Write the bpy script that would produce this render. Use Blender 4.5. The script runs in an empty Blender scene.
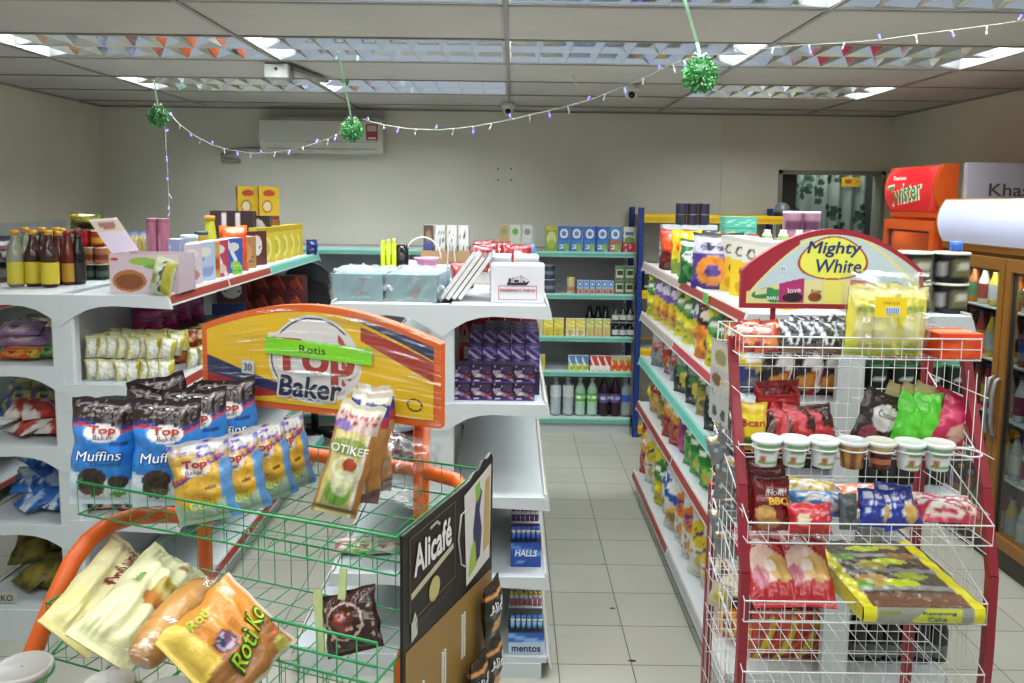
import bpy, math, random
import numpy as np
from mathutils import Vector, Matrix

SC = bpy.context.scene
COL = SC.collection
PI = math.pi

# ------------------------------------------------------------------ camera
def hx(s):
    s = s.lstrip('#')
    v = [int(s[i:i+2], 16)/255 for i in (0, 2, 4)]
    return tuple(c/12.92 if c <= .04045 else ((c+.055)/1.055)**2.4 for c in v)

_p, _r, EYE = math.atan(85/800), 0.0136, 1.8
_F = Vector((0, math.cos(_p), -math.sin(_p)))
_U0 = Vector((0, math.sin(_p), math.cos(_p)))
_R0 = Vector((1, 0, 0))
_R = math.cos(_r)*_R0 + math.sin(_r)*_U0
_U = -math.sin(_r)*_R0 + math.cos(_r)*_U0
cd = bpy.data.cameras.new('camera')
cam = bpy.data.objects.new('camera', cd)
COL.objects.link(cam)
m = Matrix((_R, _U, -_F)).transposed().to_4x4()
m.translation = (0, 0, EYE)
cam.matrix_world = m
cd.sensor_width = 36.0
cd.lens = 800/1024*36
cd.shift_y = -57.5/1024
cd.clip_start = .05
SC.camera = cam

# world: soft ambient fill, added through the side left open behind the camera
w = bpy.data.worlds.new('world'); SC.world = w; w.use_nodes = True
w.node_tree.nodes['Background'].inputs[0].default_value = (.80, .9, 1.0, 1)
w.node_tree.nodes['Background'].inputs[1].default_value = .50
SC.view_settings.view_transform = 'Standard'
SC.view_settings.look = 'None'
SC.view_settings.gamma = 1.0
SC.view_settings.use_curve_mapping = False
SC.view_settings.exposure = 0.0
SC.cycles.use_denoising = True
SC.cycles.max_bounces = 7
SC.cycles.diffuse_bounces = 4
SC.cycles.glossy_bounces = 4
SC.cycles.transparent_max_bounces = 24
SC.cycles.caustics_reflective = False
SC.cycles.caustics_refractive = False
SC.cycles.sample_clamp_indirect = 4.0

CEIL = 2.50
TX = [-3.31, -2.43, -1.235, -.037, 1.14, 2.31, 3.03]
TY = [3.0 + .631*k for k in range(-6, 6)]
LAMP_W = 60.0
def lamp(x, y, parent=None, power=LAMP_W):
    l = bpy.data.lights.new('fluorescent_or_fill_light', 'AREA')
    l.shape = 'RECTANGLE'; l.size = 1.08; l.size_y = .44; l.energy = power
    l.color = (.94, .99, 1.0)
    o = bpy.data.objects.new('fluorescent_or_fill_light', l); COL.objects.link(o)
    o.location = (x, y, CEIL+.118)
    if parent is not None:
        o.parent = parent; o.location = (0, 0, .118)
    return o
# unseen bare area lights added above and behind the camera as fill, no fixtures
for _y in (1.42, .16):
    for _x in (-1.83, -.63, .55, 1.73):
        lamp(_x, _y, None, LAMP_W*.20).location.z = CEIL-.01

def ray(px, py):
    a = (px-512)/800; b = (284-py)/800
    return _F + a*_R + b*_U
def at(px, py, Y=None, Z=None, X=None):
    d = ray(px, py)
    t = Y/d.y if Y is not None else (Z-EYE)/d.z if Z is not None else X/d.x
    return Vector((t*d.x, t*d.y, EYE+t*d.z))

# ------------------------------------------------------------------ materials
def _mat(name, rough=.5, metal=0., col=None, bump=0., bscale=60., coat=0., emis=0., trans=0., alpha=1., var=.0, vscale=4., spec=None):
    mt = bpy.data.materials.new(name); mt.use_nodes = True
    nt = mt.node_tree; b = nt.nodes['Principled BSDF']
    b.inputs['Roughness'].default_value = rough
    b.inputs['Metallic'].default_value = metal
    if spec is not None: b.inputs['Specular IOR Level'].default_value = spec
    b.inputs['Coat Weight'].default_value = coat
    b.inputs['Coat Roughness'].default_value = .12
    tc = nt.nodes.new('ShaderNodeTexCoord')
    if col is None:
        at_ = nt.nodes.new('ShaderNodeAttribute'); at_.attribute_name = 'Col'
        src = at_.outputs['Color']
    else:
        rgb = nt.nodes.new('ShaderNodeRGB'); rgb.outputs[0].default_value = (*col, 1)
        src = rgb.outputs[0]
    if var > 0:
        n = nt.nodes.new('ShaderNodeTexNoise'); n.inputs['Scale'].default_value = vscale
        n.inputs['Detail'].default_value = 5
        nt.links.new(tc.outputs['Object'], n.inputs['Vector'])
        mr = nt.nodes.new('ShaderNodeMapRange')
        mr.inputs[1].default_value = .3; mr.inputs[2].default_value = .7
        mr.inputs[3].default_value = 1-var; mr.inputs[4].default_value = 1
        nt.links.new(n.outputs['Fac'], mr.inputs[0])
        mx = nt.nodes.new('ShaderNodeVectorMath'); mx.operation = 'SCALE'
        nt.links.new(src, mx.inputs[0]); nt.links.new(mr.outputs[0], mx.inputs[3])
        src = mx.outputs[0]
    nt.links.new(src, b.inputs['Base Color'])
    if emis > 0:
        nt.links.new(src, b.inputs['Emission Color'])
        b.inputs['Emission Strength'].default_value = emis
    if trans > 0:
        b.inputs['Transmission Weight'].default_value = trans
    if bump > 0:
        n2 = nt.nodes.new('ShaderNodeTexNoise'); n2.inputs['Scale'].default_value = bscale
        n2.inputs['Detail'].default_value = 3
        nt.links.new(tc.outputs['Object'], n2.inputs['Vector'])
        bp = nt.nodes.new('ShaderNodeBump'); bp.inputs['Strength'].default_value = bump
        bp.inputs['Distance'].default_value = .01
        nt.links.new(n2.outputs['Fac'], bp.inputs['Height'])
        nt.links.new(bp.outputs[0], b.inputs['Normal'])
    if alpha < 1:
        b.inputs['Alpha'].default_value = alpha
    return mt

M = {}
M['card'] = _mat('printed_card', .42, var=.04, vscale=20)
M['foil'] = _mat('printed_foil_film', .24, bump=.8, bscale=26, coat=.3)
M['silver'] = _mat('silver_foil', .28, metal=.75, bump=.9, bscale=30)
M['film'] = _mat('soft_plastic_film', .32, bump=.35, bscale=45, coat=.1)
M['plastic'] = _mat('moulded_plastic', .4, var=.03, vscale=9)
M['gloss'] = _mat('glossy_plastic', .15)
M['paint'] = _mat('painted_steel', .38, var=.05, vscale=3)
M['wire'] = _mat('coated_wire', .3)
M['tin'] = _mat('printed_tin', .28, metal=.35)
M['matte'] = _mat('matte_surface', .8, var=.06, vscale=12)
M['leafy'] = _mat('artificial_leaves', .55)
M['glow_red'] = _mat('backlit_red_panel', .3, emis=.35)
M['glow_white'] = _mat('backlit_white_panel', .3, emis=.28)
M['led'] = _mat('lit_bulb', .3, emis=6)
M['tube'] = _mat('fluorescent_tube', .3, col=(1, 1, 1), emis=2.5)
M['mirror'] = _mat('polished_louvre_metal', .07, metal=1, col=(.86, .88, .9))
def clear(name, tint, fac, rough=.05, fres=True, haze=0.):
    mt = bpy.data.materials.new(name); mt.use_nodes = True
    nt = mt.node_tree; nt.nodes.clear()
    o = nt.nodes.new('ShaderNodeOutputMaterial'); mx = nt.nodes.new('ShaderNodeMixShader')
    t = nt.nodes.new('ShaderNodeBsdfTransparent'); g = nt.nodes.new('ShaderNodeBsdfGlossy')
    t.inputs[0].default_value = (*tint, 1); g.inputs['Roughness'].default_value = rough
    if fres:
        lw = nt.nodes.new('ShaderNodeLayerWeight'); lw.inputs[0].default_value = .5
        fr = nt.nodes.new('ShaderNodeMath'); fr.operation = 'POWER'; fr.inputs[1].default_value = 4.0; nt.links.new(lw.outputs['Facing'], fr.inputs[0])
        ad = nt.nodes.new('ShaderNodeMath'); ad.operation = 'ADD'; ad.inputs[1].default_value = fac; ad.use_clamp = True
        nt.links.new(fr.outputs[0], ad.inputs[0]); nt.links.new(ad.outputs[0], mx.inputs[0])
    else:
        # film: reflections come in creases
        tc = nt.nodes.new('ShaderNodeTexCoord'); n = nt.nodes.new('ShaderNodeTexNoise'); n.inputs['Scale'].default_value = 22; n.inputs['Detail'].default_value = 4
        mp = nt.nodes.new('ShaderNodeMapping'); mp.inputs['Scale'].default_value = (.25, 1, 3.2) if 'stretch' in name else (1, 1, 1)
        mr = nt.nodes.new('ShaderNodeMapRange'); mr.inputs[1].default_value = .52; mr.inputs[2].default_value = .72
        mr.inputs[3].default_value = fac*.35; mr.inputs[4].default_value = fac*2.6
        bp = nt.nodes.new('ShaderNodeBump'); bp.inputs['Strength'].default_value = .6; bp.inputs['Distance'].default_value = .008
        nt.links.new(tc.outputs['Object'], mp.inputs[0]); nt.links.new(mp.outputs[0], n.inputs['Vector'])
        nt.links.new(n.outputs['Fac'], mr.inputs[0]); nt.links.new(mr.outputs[0], mx.inputs[0])
        nt.links.new(n.outputs['Fac'], bp.inputs['Height']); nt.links.new(bp.outputs[0], g.inputs['Normal'])
    src = t
    if haze > 0:
        df = nt.nodes.new('ShaderNodeBsdfDiffuse'); df.inputs[0].default_value = (.75, .8, .82, 1)
        m2 = nt.nodes.new('ShaderNodeMixShader'); m2.inputs[0].default_value = haze
        nt.links.new(t.outputs[0], m2.inputs[1]); nt.links.new(df.outputs[0], m2.inputs[2]); src = m2
    nt.links.new(src.outputs[0], mx.inputs[1]); nt.links.new(g.outputs[0], mx.inputs[2])
    nt.links.new(mx.outputs[0], o.inputs[0])
    return mt
M['pane'] = clear('glass_pane', (.86, .9, .9), .04, .03)
M['wrap'] = clear('crinkled_clear_wrap', (.985, .985, .985), .17, .2, False)
M['haze'] = clear('hazy_clear_wrap', (.985, .985, .985), .24, .2, False, .16)
M['stretch'] = clear('stretch_film', (.99, .99, .99), .12, .22, False)
M['bottle'] = clear('clear_bottle_plastic', (.72, .76, .78), .06, .08)

# ------------------------------------------------------------------ mesh builder
W_ = (1, 1, 1)
class MB:
    def __init__(s): s.v = []; s.f = []; s.c = []; s.sm = []
    def add(s, vs, fs, col=W_, smooth=False):
        b = len(s.v)
        s.v += [tuple(p) for p in vs]
        s.f += [tuple(i+b for i in f) for f in fs]
        s.sm += [smooth]*len(fs)
        if isinstance(col, tuple): s.c += [col]*len(vs)
        else: s.c += [tuple(map(float, c)) for c in col]
        return s
    def box(s, x0, y0, z0, x1, y1, z1, col=W_):
        vs = [(x, y, z) for z in (z0, z1) for y in (y0, y1) for x in (x0, x1)]
        return s.add(vs, [(0, 2, 3, 1), (4, 5, 7, 6), (0, 1, 5, 4), (2, 6, 7, 3), (0, 4, 6, 2), (1, 3, 7, 5)], col)
    def bbox(s, x0, y0, z0, x1, y1, z1, col=W_, b=.004):
        # box with chamfered vertical edges and top edge
        q = lambda e: [(x0+e, y0), (x1-e, y0), (x1, y0+e), (x1, y1-e), (x1-e, y1), (x0+e, y1), (x0, y1-e), (x0, y0+e)]
        P0 = [(x, y, z0) for x, y in q(b)]; P1 = [(x, y, z1-b) for x, y in q(b)]
        P2 = [(min(max(x, x0+b), x1-b), min(max(y, y0+b), y1-b), z1) for x, y in q(b)]
        vs = P0+P1+P2; fs = []
        for r in (0, 8):
            for i in range(8):
                j = (i+1) % 8; fs.append((r+i, r+j, r+8+j, r+8+i))
        fs += [tuple(range(16, 24)), tuple(range(7, -1, -1))]
        return s.add(vs, fs, col)
    def tube(s, pts, r, n=6, col=W_, closed=False, smooth=True):
        pts = [Vector(p) for p in pts]; N = len(pts); vs = []; up = None
        for i, p in enumerate(pts):
            a = pts[(i-1) % N] if closed or i > 0 else p
            b = pts[(i+1) % N] if closed or i < N-1 else p
            t = (b-a); t = t.normalized() if t.length > 1e-9 else Vector((0, 0, 1))
            if up is None: up = t.orthogonal().normalized()
            else:
                up = up - t*up.dot(t)
                up = up.normalized() if up.length > 1e-6 else t.orthogonal().normalized()
            sd = t.cross(up)
            rr = r[i] if isinstance(r, (list, tuple)) else r
            for k in range(n):
                an = 2*PI*(k+.5)/n
                vs.append(p + rr*(math.cos(an)*up + math.sin(an)*sd))
        fs = []
        for i in range(N if closed else N-1):
            j = (i+1) % N
            for k in range(n):
                l = (k+1) % n
                fs.append((i*n+k, i*n+l, j*n+l, j*n+k))
        if not closed: fs += [tuple(range(n-1, -1, -1)), tuple((N-1)*n+k for k in range(n))]
        return s.add(vs, fs, col, smooth)
    def bar(s, a, b, w, t, col=W_, up=(0, 0, 1)):
        # rectangular bar from a to b, w along side, t along up
        a = Vector(a); b = Vector(b); d = (b-a).normalized(); up = Vector(up)
        sd = d.cross(up).normalized(); up = sd.cross(d)
        vs = [p + i*w/2*sd + j*t/2*up for p in (a, b) for i, j in ((-1, -1), (1, -1), (1, 1), (-1, 1))]
        return s.add(vs, [(3, 2, 1, 0), (4, 5, 6, 7), (0, 1, 5, 4), (1, 2, 6, 5), (2, 3, 7, 6), (3, 0, 4, 7)], col)
    def lathe(s, prof, n=16, cols=None, cx=0, cy=0, smooth=True, cap=True, wrap=None):
        # prof: (r,z) ; cols: one per ring or a tuple; wrap(k/n, z)->colour
        vs = []; cc = []
        for i, (r, z) in enumerate(prof):
            for k in range(n):
                a = 2*PI*k/n - PI/2
                vs.append((cx+r*math.cos(a), cy+r*math.sin(a), z))
                c = cols if isinstance(cols, tuple) else (cols[i] if cols else W_)
                if wrap is not None:
                    q = wrap(k/n, z)
                    if q is not None: c = q
                cc.append(c)
        fs = []
        for i in range(len(prof)-1):
            for k in range(n):
                l = (k+1) % n
                fs.append((i*n+k, i*n+l, (i+1)*n+l, (i+1)*n+k))
        if cap: fs += [tuple(range(n-1, -1, -1)), tuple((len(prof)-1)*n+k for k in range(n))]
        return s.add(vs, fs, cc, smooth)
    def prism(s, poly, fn, d0, d1, col=W_):
        # poly 2D outline, fn(a,b,d)->xyz, extruded d0..d1
        n = len(poly)
        vs = [fn(a, b, d0) for a, b in poly]+[fn(a, b, d1) for a, b in poly]
        fs = [tuple(range(n)), tuple(range(2*n-1, n-1, -1))]
        fs += [((i+1) % n, i, n+i, n+(i+1) % n) for i in range(n)]
        return s.add(vs, fs, col)
    def sheet(s, fn, nu, nv, art=None, col=W_, smooth=True, flip=False):
        vs = []; U = []; V = []
        for j in range(nv+1):
            for i in range(nu+1):
                u, v = i/nu, j/nv
                vs.append(fn(u, v)); U.append(u); V.append(v)
        fs = []
        for j in range(nv):
            for i in range(nu):
                a = j*(nu+1)+i
                f = (a, a+1, a+nu+2, a+nu+1)
                fs.append(f[::-1] if flip else f)
        cc = art(np.array(U), np.array(V)) if art else col
        return s.add(vs, fs, cc if art else col, smooth)
    def mesh(s, name):
        me = bpy.data.meshes.new(name)
        me.from_pydata(s.v, [], s.f)
        at_ = me.color_attributes.new('Col', 'FLOAT_COLOR', 'POINT')
        arr = np.ones((len(s.v), 4), dtype=np.float32); arr[:, :3] = np.array(s.c, dtype=np.float32).reshape(-1, 3)
        at_.data.foreach_set('color', arr.ravel())
        me.polygons.foreach_set('use_smooth', s.sm)
        me.update()
        return me

def mk(name, mb, mat, parent=None, loc=None):
    me = mb.mesh(name)
    me.materials.append(M[mat] if isinstance(mat, str) else mat)
    o = bpy.data.objects.new(name, me); COL.objects.link(o)
    if parent is not None: o.parent = parent
    if loc is not None: o.location = loc
    return o
def struct(name, mb, mat):
    o = mk(name, mb, mat); o['kind'] = 'structure'; return o
def tag(o, label, cat, group=None):
    o['label'] = label; o['category'] = cat
    if group: o['group'] = group
    return o
def root(name, label, cat, loc=(0, 0, 0), rz=0, group=None):
    o = bpy.data.objects.new(name, None); COL.objects.link(o)
    o.empty_display_size = .05
    o.location = loc; o.rotation_euler = (0, 0, rz)
    return tag(o, label, cat, group)

# prototypes: a builder returns an unplaced object tree; place() moves the first and copies the rest
_pool = {}
def _copy(o, parent=None):
    c = o.copy(); COL.objects.link(c)
    if parent is not None: c.parent = parent
    for ch in list(o.children): _copy(ch, c)
    return c
def place(key, builder, loc, rot=0, label='', cat='', group=None, scale=None):
    if key not in _pool:
        o = builder(); _pool[key] = o
    else:
        src = _pool[key]; o = _copy(src)
        for k in ('label', 'category', 'group'):
            if k in o: del o[k]
    o.rotation_mode = 'XYZ'
    o.location = loc
    o.rotation_euler = rot if isinstance(rot, tuple) else (0, 0, rot)
    o.scale = scale if scale is not None else (1, 1, 1)
    return tag(o, label, cat, group)

ORD = ['first', 'second', 'third', 'fourth', 'fifth', 'sixth', 'seventh', 'eighth', 'ninth', 'tenth', 'eleventh', 'twelfth', 'thirteenth', 'fourteenth', 'fifteenth', 'sixteenth']

# ------------------------------------------------------------------ printed artwork as colour functions of (u,v)
def art(bg, *shapes):
    bg = hx(bg) if isinstance(bg, str) else bg
    def f(U, V):
        c = np.tile(np.array(bg), (len(U), 1))
        for s in shapes:
            k = s[0]
            if k == 'r': msk = (U >= s[1]) & (U <= s[3]) & (V >= s[2]) & (V <= s[4]); q = s[5]
            elif k == 'e': msk = ((U-s[1])/s[3])**2+((V-s[2])/s[4])**2 <= 1; q = s[5]
            elif k == 'd':   # diagonal band: lo <= a*u+b*v <= hi
                t = s[1]*U+s[2]*V; msk = (t >= s[3]) & (t <= s[4]); q = s[5]
            elif k == 'arc': # below a curve v <= y0 + amp*sin(pi*u)
                msk = V <= s[1]+s[2]*np.sin(PI*U*s[3]+s[4]); q = s[5]
            elif k == 'arcT':
                msk = V >= s[1]+s[2]*np.sin(PI*U*s[3]+s[4]); q = s[5]
            elif k == 'spk': # speckle cells in a rectangle
                x0, y0, x1, y1, nx, ny, pr, sd, q = s[1:10]
                iu = np.floor((U-x0)/(x1-x0)*nx).astype(int); iv = np.floor((V-y0)/(y1-y0)*ny).astype(int)
                hh = np.sin(iu*12.9898+iv*78.233+sd*37.7)*43758.5453; hh = hh-np.floor(hh)
                h2 = np.modf(np.abs(hh*917.13))[0]; h3 = np.modf(np.abs(hh*3119.7))[0]
                fu = (U-x0)/(x1-x0)*nx-iu-.5-(h2-.5)*.35; fv = (V-y0)/(y1-y0)*ny-iv-.5-(h3-.5)*.35
                blob = (fu/(.36+.22*h3))**2+(fv/(.30+.22*h2))**2 < 1
                msk = (U >= x0) & (U < x1) & (V >= y0) & (V < y1) & (hh < pr) & blob
            elif k == 'poly':
                pts = s[1]; q = s[2]; msk = np.zeros(len(U), bool); n = len(pts)
                for i in range(n):
                    x1, y1 = pts[i]; x2, y2 = pts[(i+1) % n]
                    if y1 == y2: continue
                    cr = ((V < y1) != (V < y2)) & (U < (x2-x1)*(V-y1)/(y2-y1)+x1)
                    msk ^= cr
            elif k == 'ring':
                rr = ((U-s[1])/s[3])**2+((V-s[2])/s[4])**2; msk = (rr <= 1) & (rr >= s[5]); q = s[6]
            q = hx(q) if isinstance(q, str) else q
            c[msk] = q
        return c
    return f

def bagmb(w, h, d, af, ab=None, nx=12, ny=16, seed=0, crimp=.06, wr=.10, dep=2.4, pinch=.05):
    """pillow pack standing on its bottom seam, front towards -Y"""
    rnd = random.Random(seed)
    ph = [rnd.uniform(0, 6.28) for _ in range(6)]; fr = [rnd.uniform(1.5, 5) for _ in range(6)]
    def thick(u, v):
        if v < crimp or v > 1-crimp: return .0012
        vv = (v-crimp)/(1-2*crimp)
        t = (max(0, 1-abs(2*u-1)**dep))**.62*(max(0, math.sin(PI*vv)))**.42
        n = sum(math.sin(ph[k]+fr[k]*6*(u if k % 2 else v)+ph[5-k]*(v if k % 2 else u)*2) for k in range(6))/6
        edge = abs(2*vv-1)**2
        n2 = math.sin(u*26+ph[0]+2*math.sin(v*9+ph[3]))*edge*.5
        e3 = math.exp(-min(vv, 1-vv)/.14)*math.sin(u*43+ph[1]*3+5*math.sin(u*7+ph[2]))
        n4 = math.sin((u*9+v*13)+ph[4]*2+2.2*math.sin(u*5-v*7+ph[5]))
        return max(.0012, d/2*(t*(1+wr*2.4*n+wr*2.6*n2+wr*.8*n4)+wr*1.1*e3*min(1, t*2)))
    def X(u, v): return (u-.5)*w*(1-pinch*math.sin(PI*v))+w*.016*(math.sin(v*11+ph[0])+.6*math.sin(v*23+ph[1]))*abs(2*u-1)
    def Z(u, v): return v*h - h*(.02*math.sin(PI*u)+.010*math.sin(u*8+ph[2])+.006*math.sin(u*19+ph[3]))*max(0, (v-.6)/.4)
    mb = MB()
    mb.sheet(lambda u, v: (X(u, v), -thick(u, v), Z(u, v)), nx, ny, af)
    mb.sheet(lambda u, v: (X(u, v), thick(1-u, v), Z(u, v)), max(6, nx//2), max(8, ny//2), ab or af, flip=True)
    mb.surf = lambda x, z: -thick(min(1, max(0, x/(w*(1-pinch*math.sin(PI*z/h)))+.5)), min(1, max(0, z/h)))
    return mb

def boxmb(w, d, h, front, side=None, top=None, nx=8, ny=10):
    """carton: front towards -Y, origin at base centre"""
    side = side or front
    mb = MB()
    x, y = w/2, d/2
    top = top or art('#dddddd')
    S = lambda o, a, b: (lambda u, v: (o[0]+u*a[0]+v*b[0], o[1]+u*a[1]+v*b[1], o[2]+u*a[2]+v*b[2]))
    mb.sheet(S((-x, -y, 0), (w, 0, 0), (0, 0, h)), nx, ny, front, smooth=False)
    mb.sheet(S((x, y, 0), (-w, 0, 0), (0, 0, h)), nx, ny, front, smooth=False)
    mb.sheet(S((x, -y, 0), (0, d, 0), (0, 0, h)), nx, ny, side, smooth=False)
    mb.sheet(S((-x, y, 0), (0, -d, 0), (0, 0, h)), nx, ny, side, smooth=False)
    mb.sheet(S((-x, -y, h), (w, 0, 0), (0, d, 0)), nx, max(2, nx//2), top, smooth=False)
    mb.box(-x, -y, 0, x, y, .001, hx('#999999'))
    return mb

_tc = {}
def textdata(t, shear=0., bold=0.):
    k = (t, shear, bold)
    if k not in _tc:
        cu = bpy.data.curves.new('lettering', 'FONT'); cu.body = t; cu.size = 1
        cu.align_x = 'CENTER'; cu.align_y = 'CENTER'; cu.shear = shear; cu.offset = bold; cu.resolution_u = 3
        o = bpy.data.objects.new('lettering', cu)
        me = bpy.data.meshes.new_from_object(o)
        v = [tuple(a.co) for a in me.vertices]; f = [tuple(p.vertices) for p in me.polygons]
        bpy.data.objects.remove(o); bpy.data.curves.remove(cu); bpy.data.meshes.remove(me)
        xs = [a[0] for a in v]; ys = [a[1] for a in v]
        cx, cy = (min(xs)+max(xs))/2, (min(ys)+max(ys))/2; ww, hh = max(xs)-min(xs), max(ys)-min(ys)
        v = [((a[0]-cx)/hh, (a[1]-cy)/hh) for a in v]
        _tc[k] = (v, f, ww/hh)
    return _tc[k]
def text(parent, name, t, fn, cx, cz, height, col, width=None, shear=0., bold=.0, mat='plastic', rot=0., arcamp=0.):
    """lettering laid on a surface: fn(x,z)->point in parent space"""
    v, f, asp = textdata(t, shear, 0.)
    sx = (width/asp) if width else height
    c, s = math.cos(rot), math.sin(rot)
    b = bold*1.1
    sh = [(0, 0)] if b <= 0 else [(b*math.cos(PI*k/4), b*math.sin(PI*k/4)) for k in range(8)]
    p0 = Vector(fn(cx, cz)); nn = (Vector(fn(cx+.002, cz))-p0).cross(Vector(fn(cx, cz+.002))-p0)
    nn = nn.normalized()*.00009 if nn.length > 0 else Vector((0, -.00009, 0))
    vs = []; ff = []
    for kk, (ox, oz) in enumerate(sh):
        n0 = len(vs)
        for a, q in v:
            x = (a+ox)*sx; z = (q+oz)*height
            vs.append(Vector(fn(cx+x*c-z*s, cz+x*s+z*c))+nn*kk)
        ff += [tuple(i+n0 for i in p) for p in f]
    f = ff
    mb = MB(); mb.add(vs, f, hx(col) if isinstance(col, str) else col)
    return mk(name, mb, mat, parent)
# ================================================================== the room
XL, XR, YB, YF = -3.31, 3.03, 6.5, -1.6
WALL = hx('#c9c3ad'); WALLG = hx('#c2beb0')
M['wall'] = _mat('painted_plaster', .85, col=hx('#d8d4c0'), var=.10, vscale=1.3, bump=.08, bscale=80)
M['wall2'] = _mat('painted_plaster_panel', .85, col=hx('#d6d4c6'), var=.10, vscale=1.5, bump=.08, bscale=80)
M['ceil'] = _mat('ceiling_board', .9, col=hx('#bdb9b0'), var=.12, vscale=2.5)
M['tbar'] = _mat('ceiling_grid_metal', .5, col=hx('#8f8b84'), var=.1, vscale=6)
M['fridge_in'] = _mat('fridge_liner', .4, col=hx('#9aa2a6'), var=.05)

# floor tiles
def tile_mat():
    mt = bpy.data.materials.new('glazed_floor_tiles'); mt.use_nodes = True
    nt = mt.node_tree; b = nt.nodes['Principled BSDF']
    tc = nt.nodes.new('ShaderNodeTexCoord'); mp = nt.nodes.new('ShaderNodeMapping')
    mp.inputs['Location'].default_value = (-.487+.2875*20, -2.945+.287*20, 0)
    br = nt.nodes.new('ShaderNodeTexBrick'); br.offset = 0; br.squash = 1
    br.inputs['Scale'].default_value = 1; br.inputs['Mortar Size'].default_value = .0022
    br.inputs['Mortar Smooth'].default_value = .1; br.inputs['Bias'].default_value = 0
    br.inputs['Brick Width'].default_value = .2875; br.inputs['Row Height'].default_value = .287
    br.inputs['Color1'].default_value = (*hx('#abaa9d'), 1); br.inputs['Color2'].default_value = (*hx('#a4a396'), 1)
    br.inputs['Mortar'].default_value = (*hx('#4c4a45'), 1)
    n = nt.nodes.new('ShaderNodeTexNoise'); n.inputs['Scale'].default_value = 2.2; n.inputs['Detail'].default_value = 6
    mr = nt.nodes.new('ShaderNodeMapRange'); mr.inputs[1].default_value = .3; mr.inputs[2].default_value = .7
    mr.inputs[3].default_value = .9; mr.inputs[4].default_value = 1.03
    sc = nt.nodes.new('ShaderNodeVectorMath'); sc.operation = 'SCALE'
    nt.links.new(tc.outputs['Object'], mp.inputs[0]); nt.links.new(mp.outputs[0], br.inputs[0])
    nt.links.new(tc.outputs['Object'], n.inputs[0]); nt.links.new(n.outputs[0], mr.inputs[0])
    nt.links.new(br.outputs[0], sc.inputs[0]); nt.links.new(mr.outputs[0], sc.inputs[3])
    nt.links.new(sc.outputs[0], b.inputs['Base Color'])
    b.inputs['Roughness'].default_value = .34
    bp = nt.nodes.new('ShaderNodeBump'); bp.inputs['Strength'].default_value = .3; bp.inputs['Distance'].default_value = .002; bp.invert = True
    nt.links.new(br.outputs['Fac'], bp.inputs['Height']); nt.links.new(bp.outputs[0], b.inputs['Normal'])
    return mt
M['tiles'] = tile_mat()
struct('floor', MB().box(XL-.1, YF, -.1, XR+.1, 7.7, 0), 'tiles')
# marks on the floor tiles
for (px, py, rr) in ((612.5, 608.5, .012), (632, 661, .016), (619, 626, .006), (603, 564.5, .005)):
    p = at(px, py, Z=.0)
    mb = MB(); mb.add([(p.x+rr*(1+.25*math.sin(3*k))*math.cos(k*PI/5), p.y+rr*.55*math.sin(k*PI/5), .0012) for k in range(10)], [tuple(range(10))], hx('#2b2723'))
    struct('trim_floor_scuff', mb, 'matte')

# walls
DX0, DX1, DZ = 2.13, 2.985, 2.06
mb = MB(); mb.box(XL-.1, YB, 0, 1.67, YB+.12, CEIL+.2)
struct('wall_back', mb, 'wall2')
mb = MB(); mb.box(1.67, YB-.012, 0, DX0, YB+.12, CEIL+.2); mb.box(DX0, YB-.012, DZ, DX1, YB+.12, CEIL+.2); mb.box(DX1, YB-.012, 0, XR+.1, YB+.12, CEIL+.2)
struct('wall_back_right', mb, 'wall')
struct('wall_left', MB().box(XL-.1, YF, 0, XL, YB, CEIL+.2), 'wall')
struct('wall_right', MB().box(XR, YF, 0, XR+.1, YB, CEIL+.2), 'wall')
# doorway frame and the dim room behind it
mb = MB(); c = hx('#8d8a80')
mb.box(DX0, YB-.03, 0, DX0+.03, YB+.13, DZ, c); mb.box(DX1-.03, YB-.03, 0, DX1, YB+.13, DZ, c); mb.box(DX0, YB-.03, DZ-.03, DX1, YB+.13, DZ, c)
struct('door_1', mb, 'paint')
mb = MB(); c = hx('#55534e')
mb.box(1.9, 7.6, 0, XR+.3, 7.7, 2.5, c); mb.box(1.9, YB+.12, 0, 2.0, 7.7, 2.5, c); mb.box(XR+.2, YB+.12, 0, XR+.3, 7.7, 2.5, c); mb.box(1.9, YB+.12, 2.4, XR+.3, 7.7, 2.5, c)
struct('wall_back_room', mb, 'matte')
l = bpy.data.lights.new('back_room_fill', 'AREA'); l.size = .5; l.energy = 9; l.color = (.9, 1, .97)  # unseen fill light added to brighten the curtain beyond the doorway
lo = bpy.data.objects.new('back_room_fill', l); COL.objects.link(lo); lo.location = (2.6, 6.78, 2.39)
# open door leaf (dark) on the left of the opening
mb = MB(); mb.box(DX0+.035, YB+.135, .01, DX0+.20, YB+.175, 2.03, hx('#3b3a37'))
struct('door_2', mb, 'paint')
# wall screw holes and stains
for (px, py) in ((498, 169), (511, 169), (498, 180), (511, 180)):
    p = at(px, py, Y=YB-.001); mb = MB()
    mb.tube([(p.x, YB-.002, p.z), (p.x, YB+.01, p.z)], .007, 8, hx('#3a352d'))
    struct('trim_screw_hole', mb, 'matte')

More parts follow.
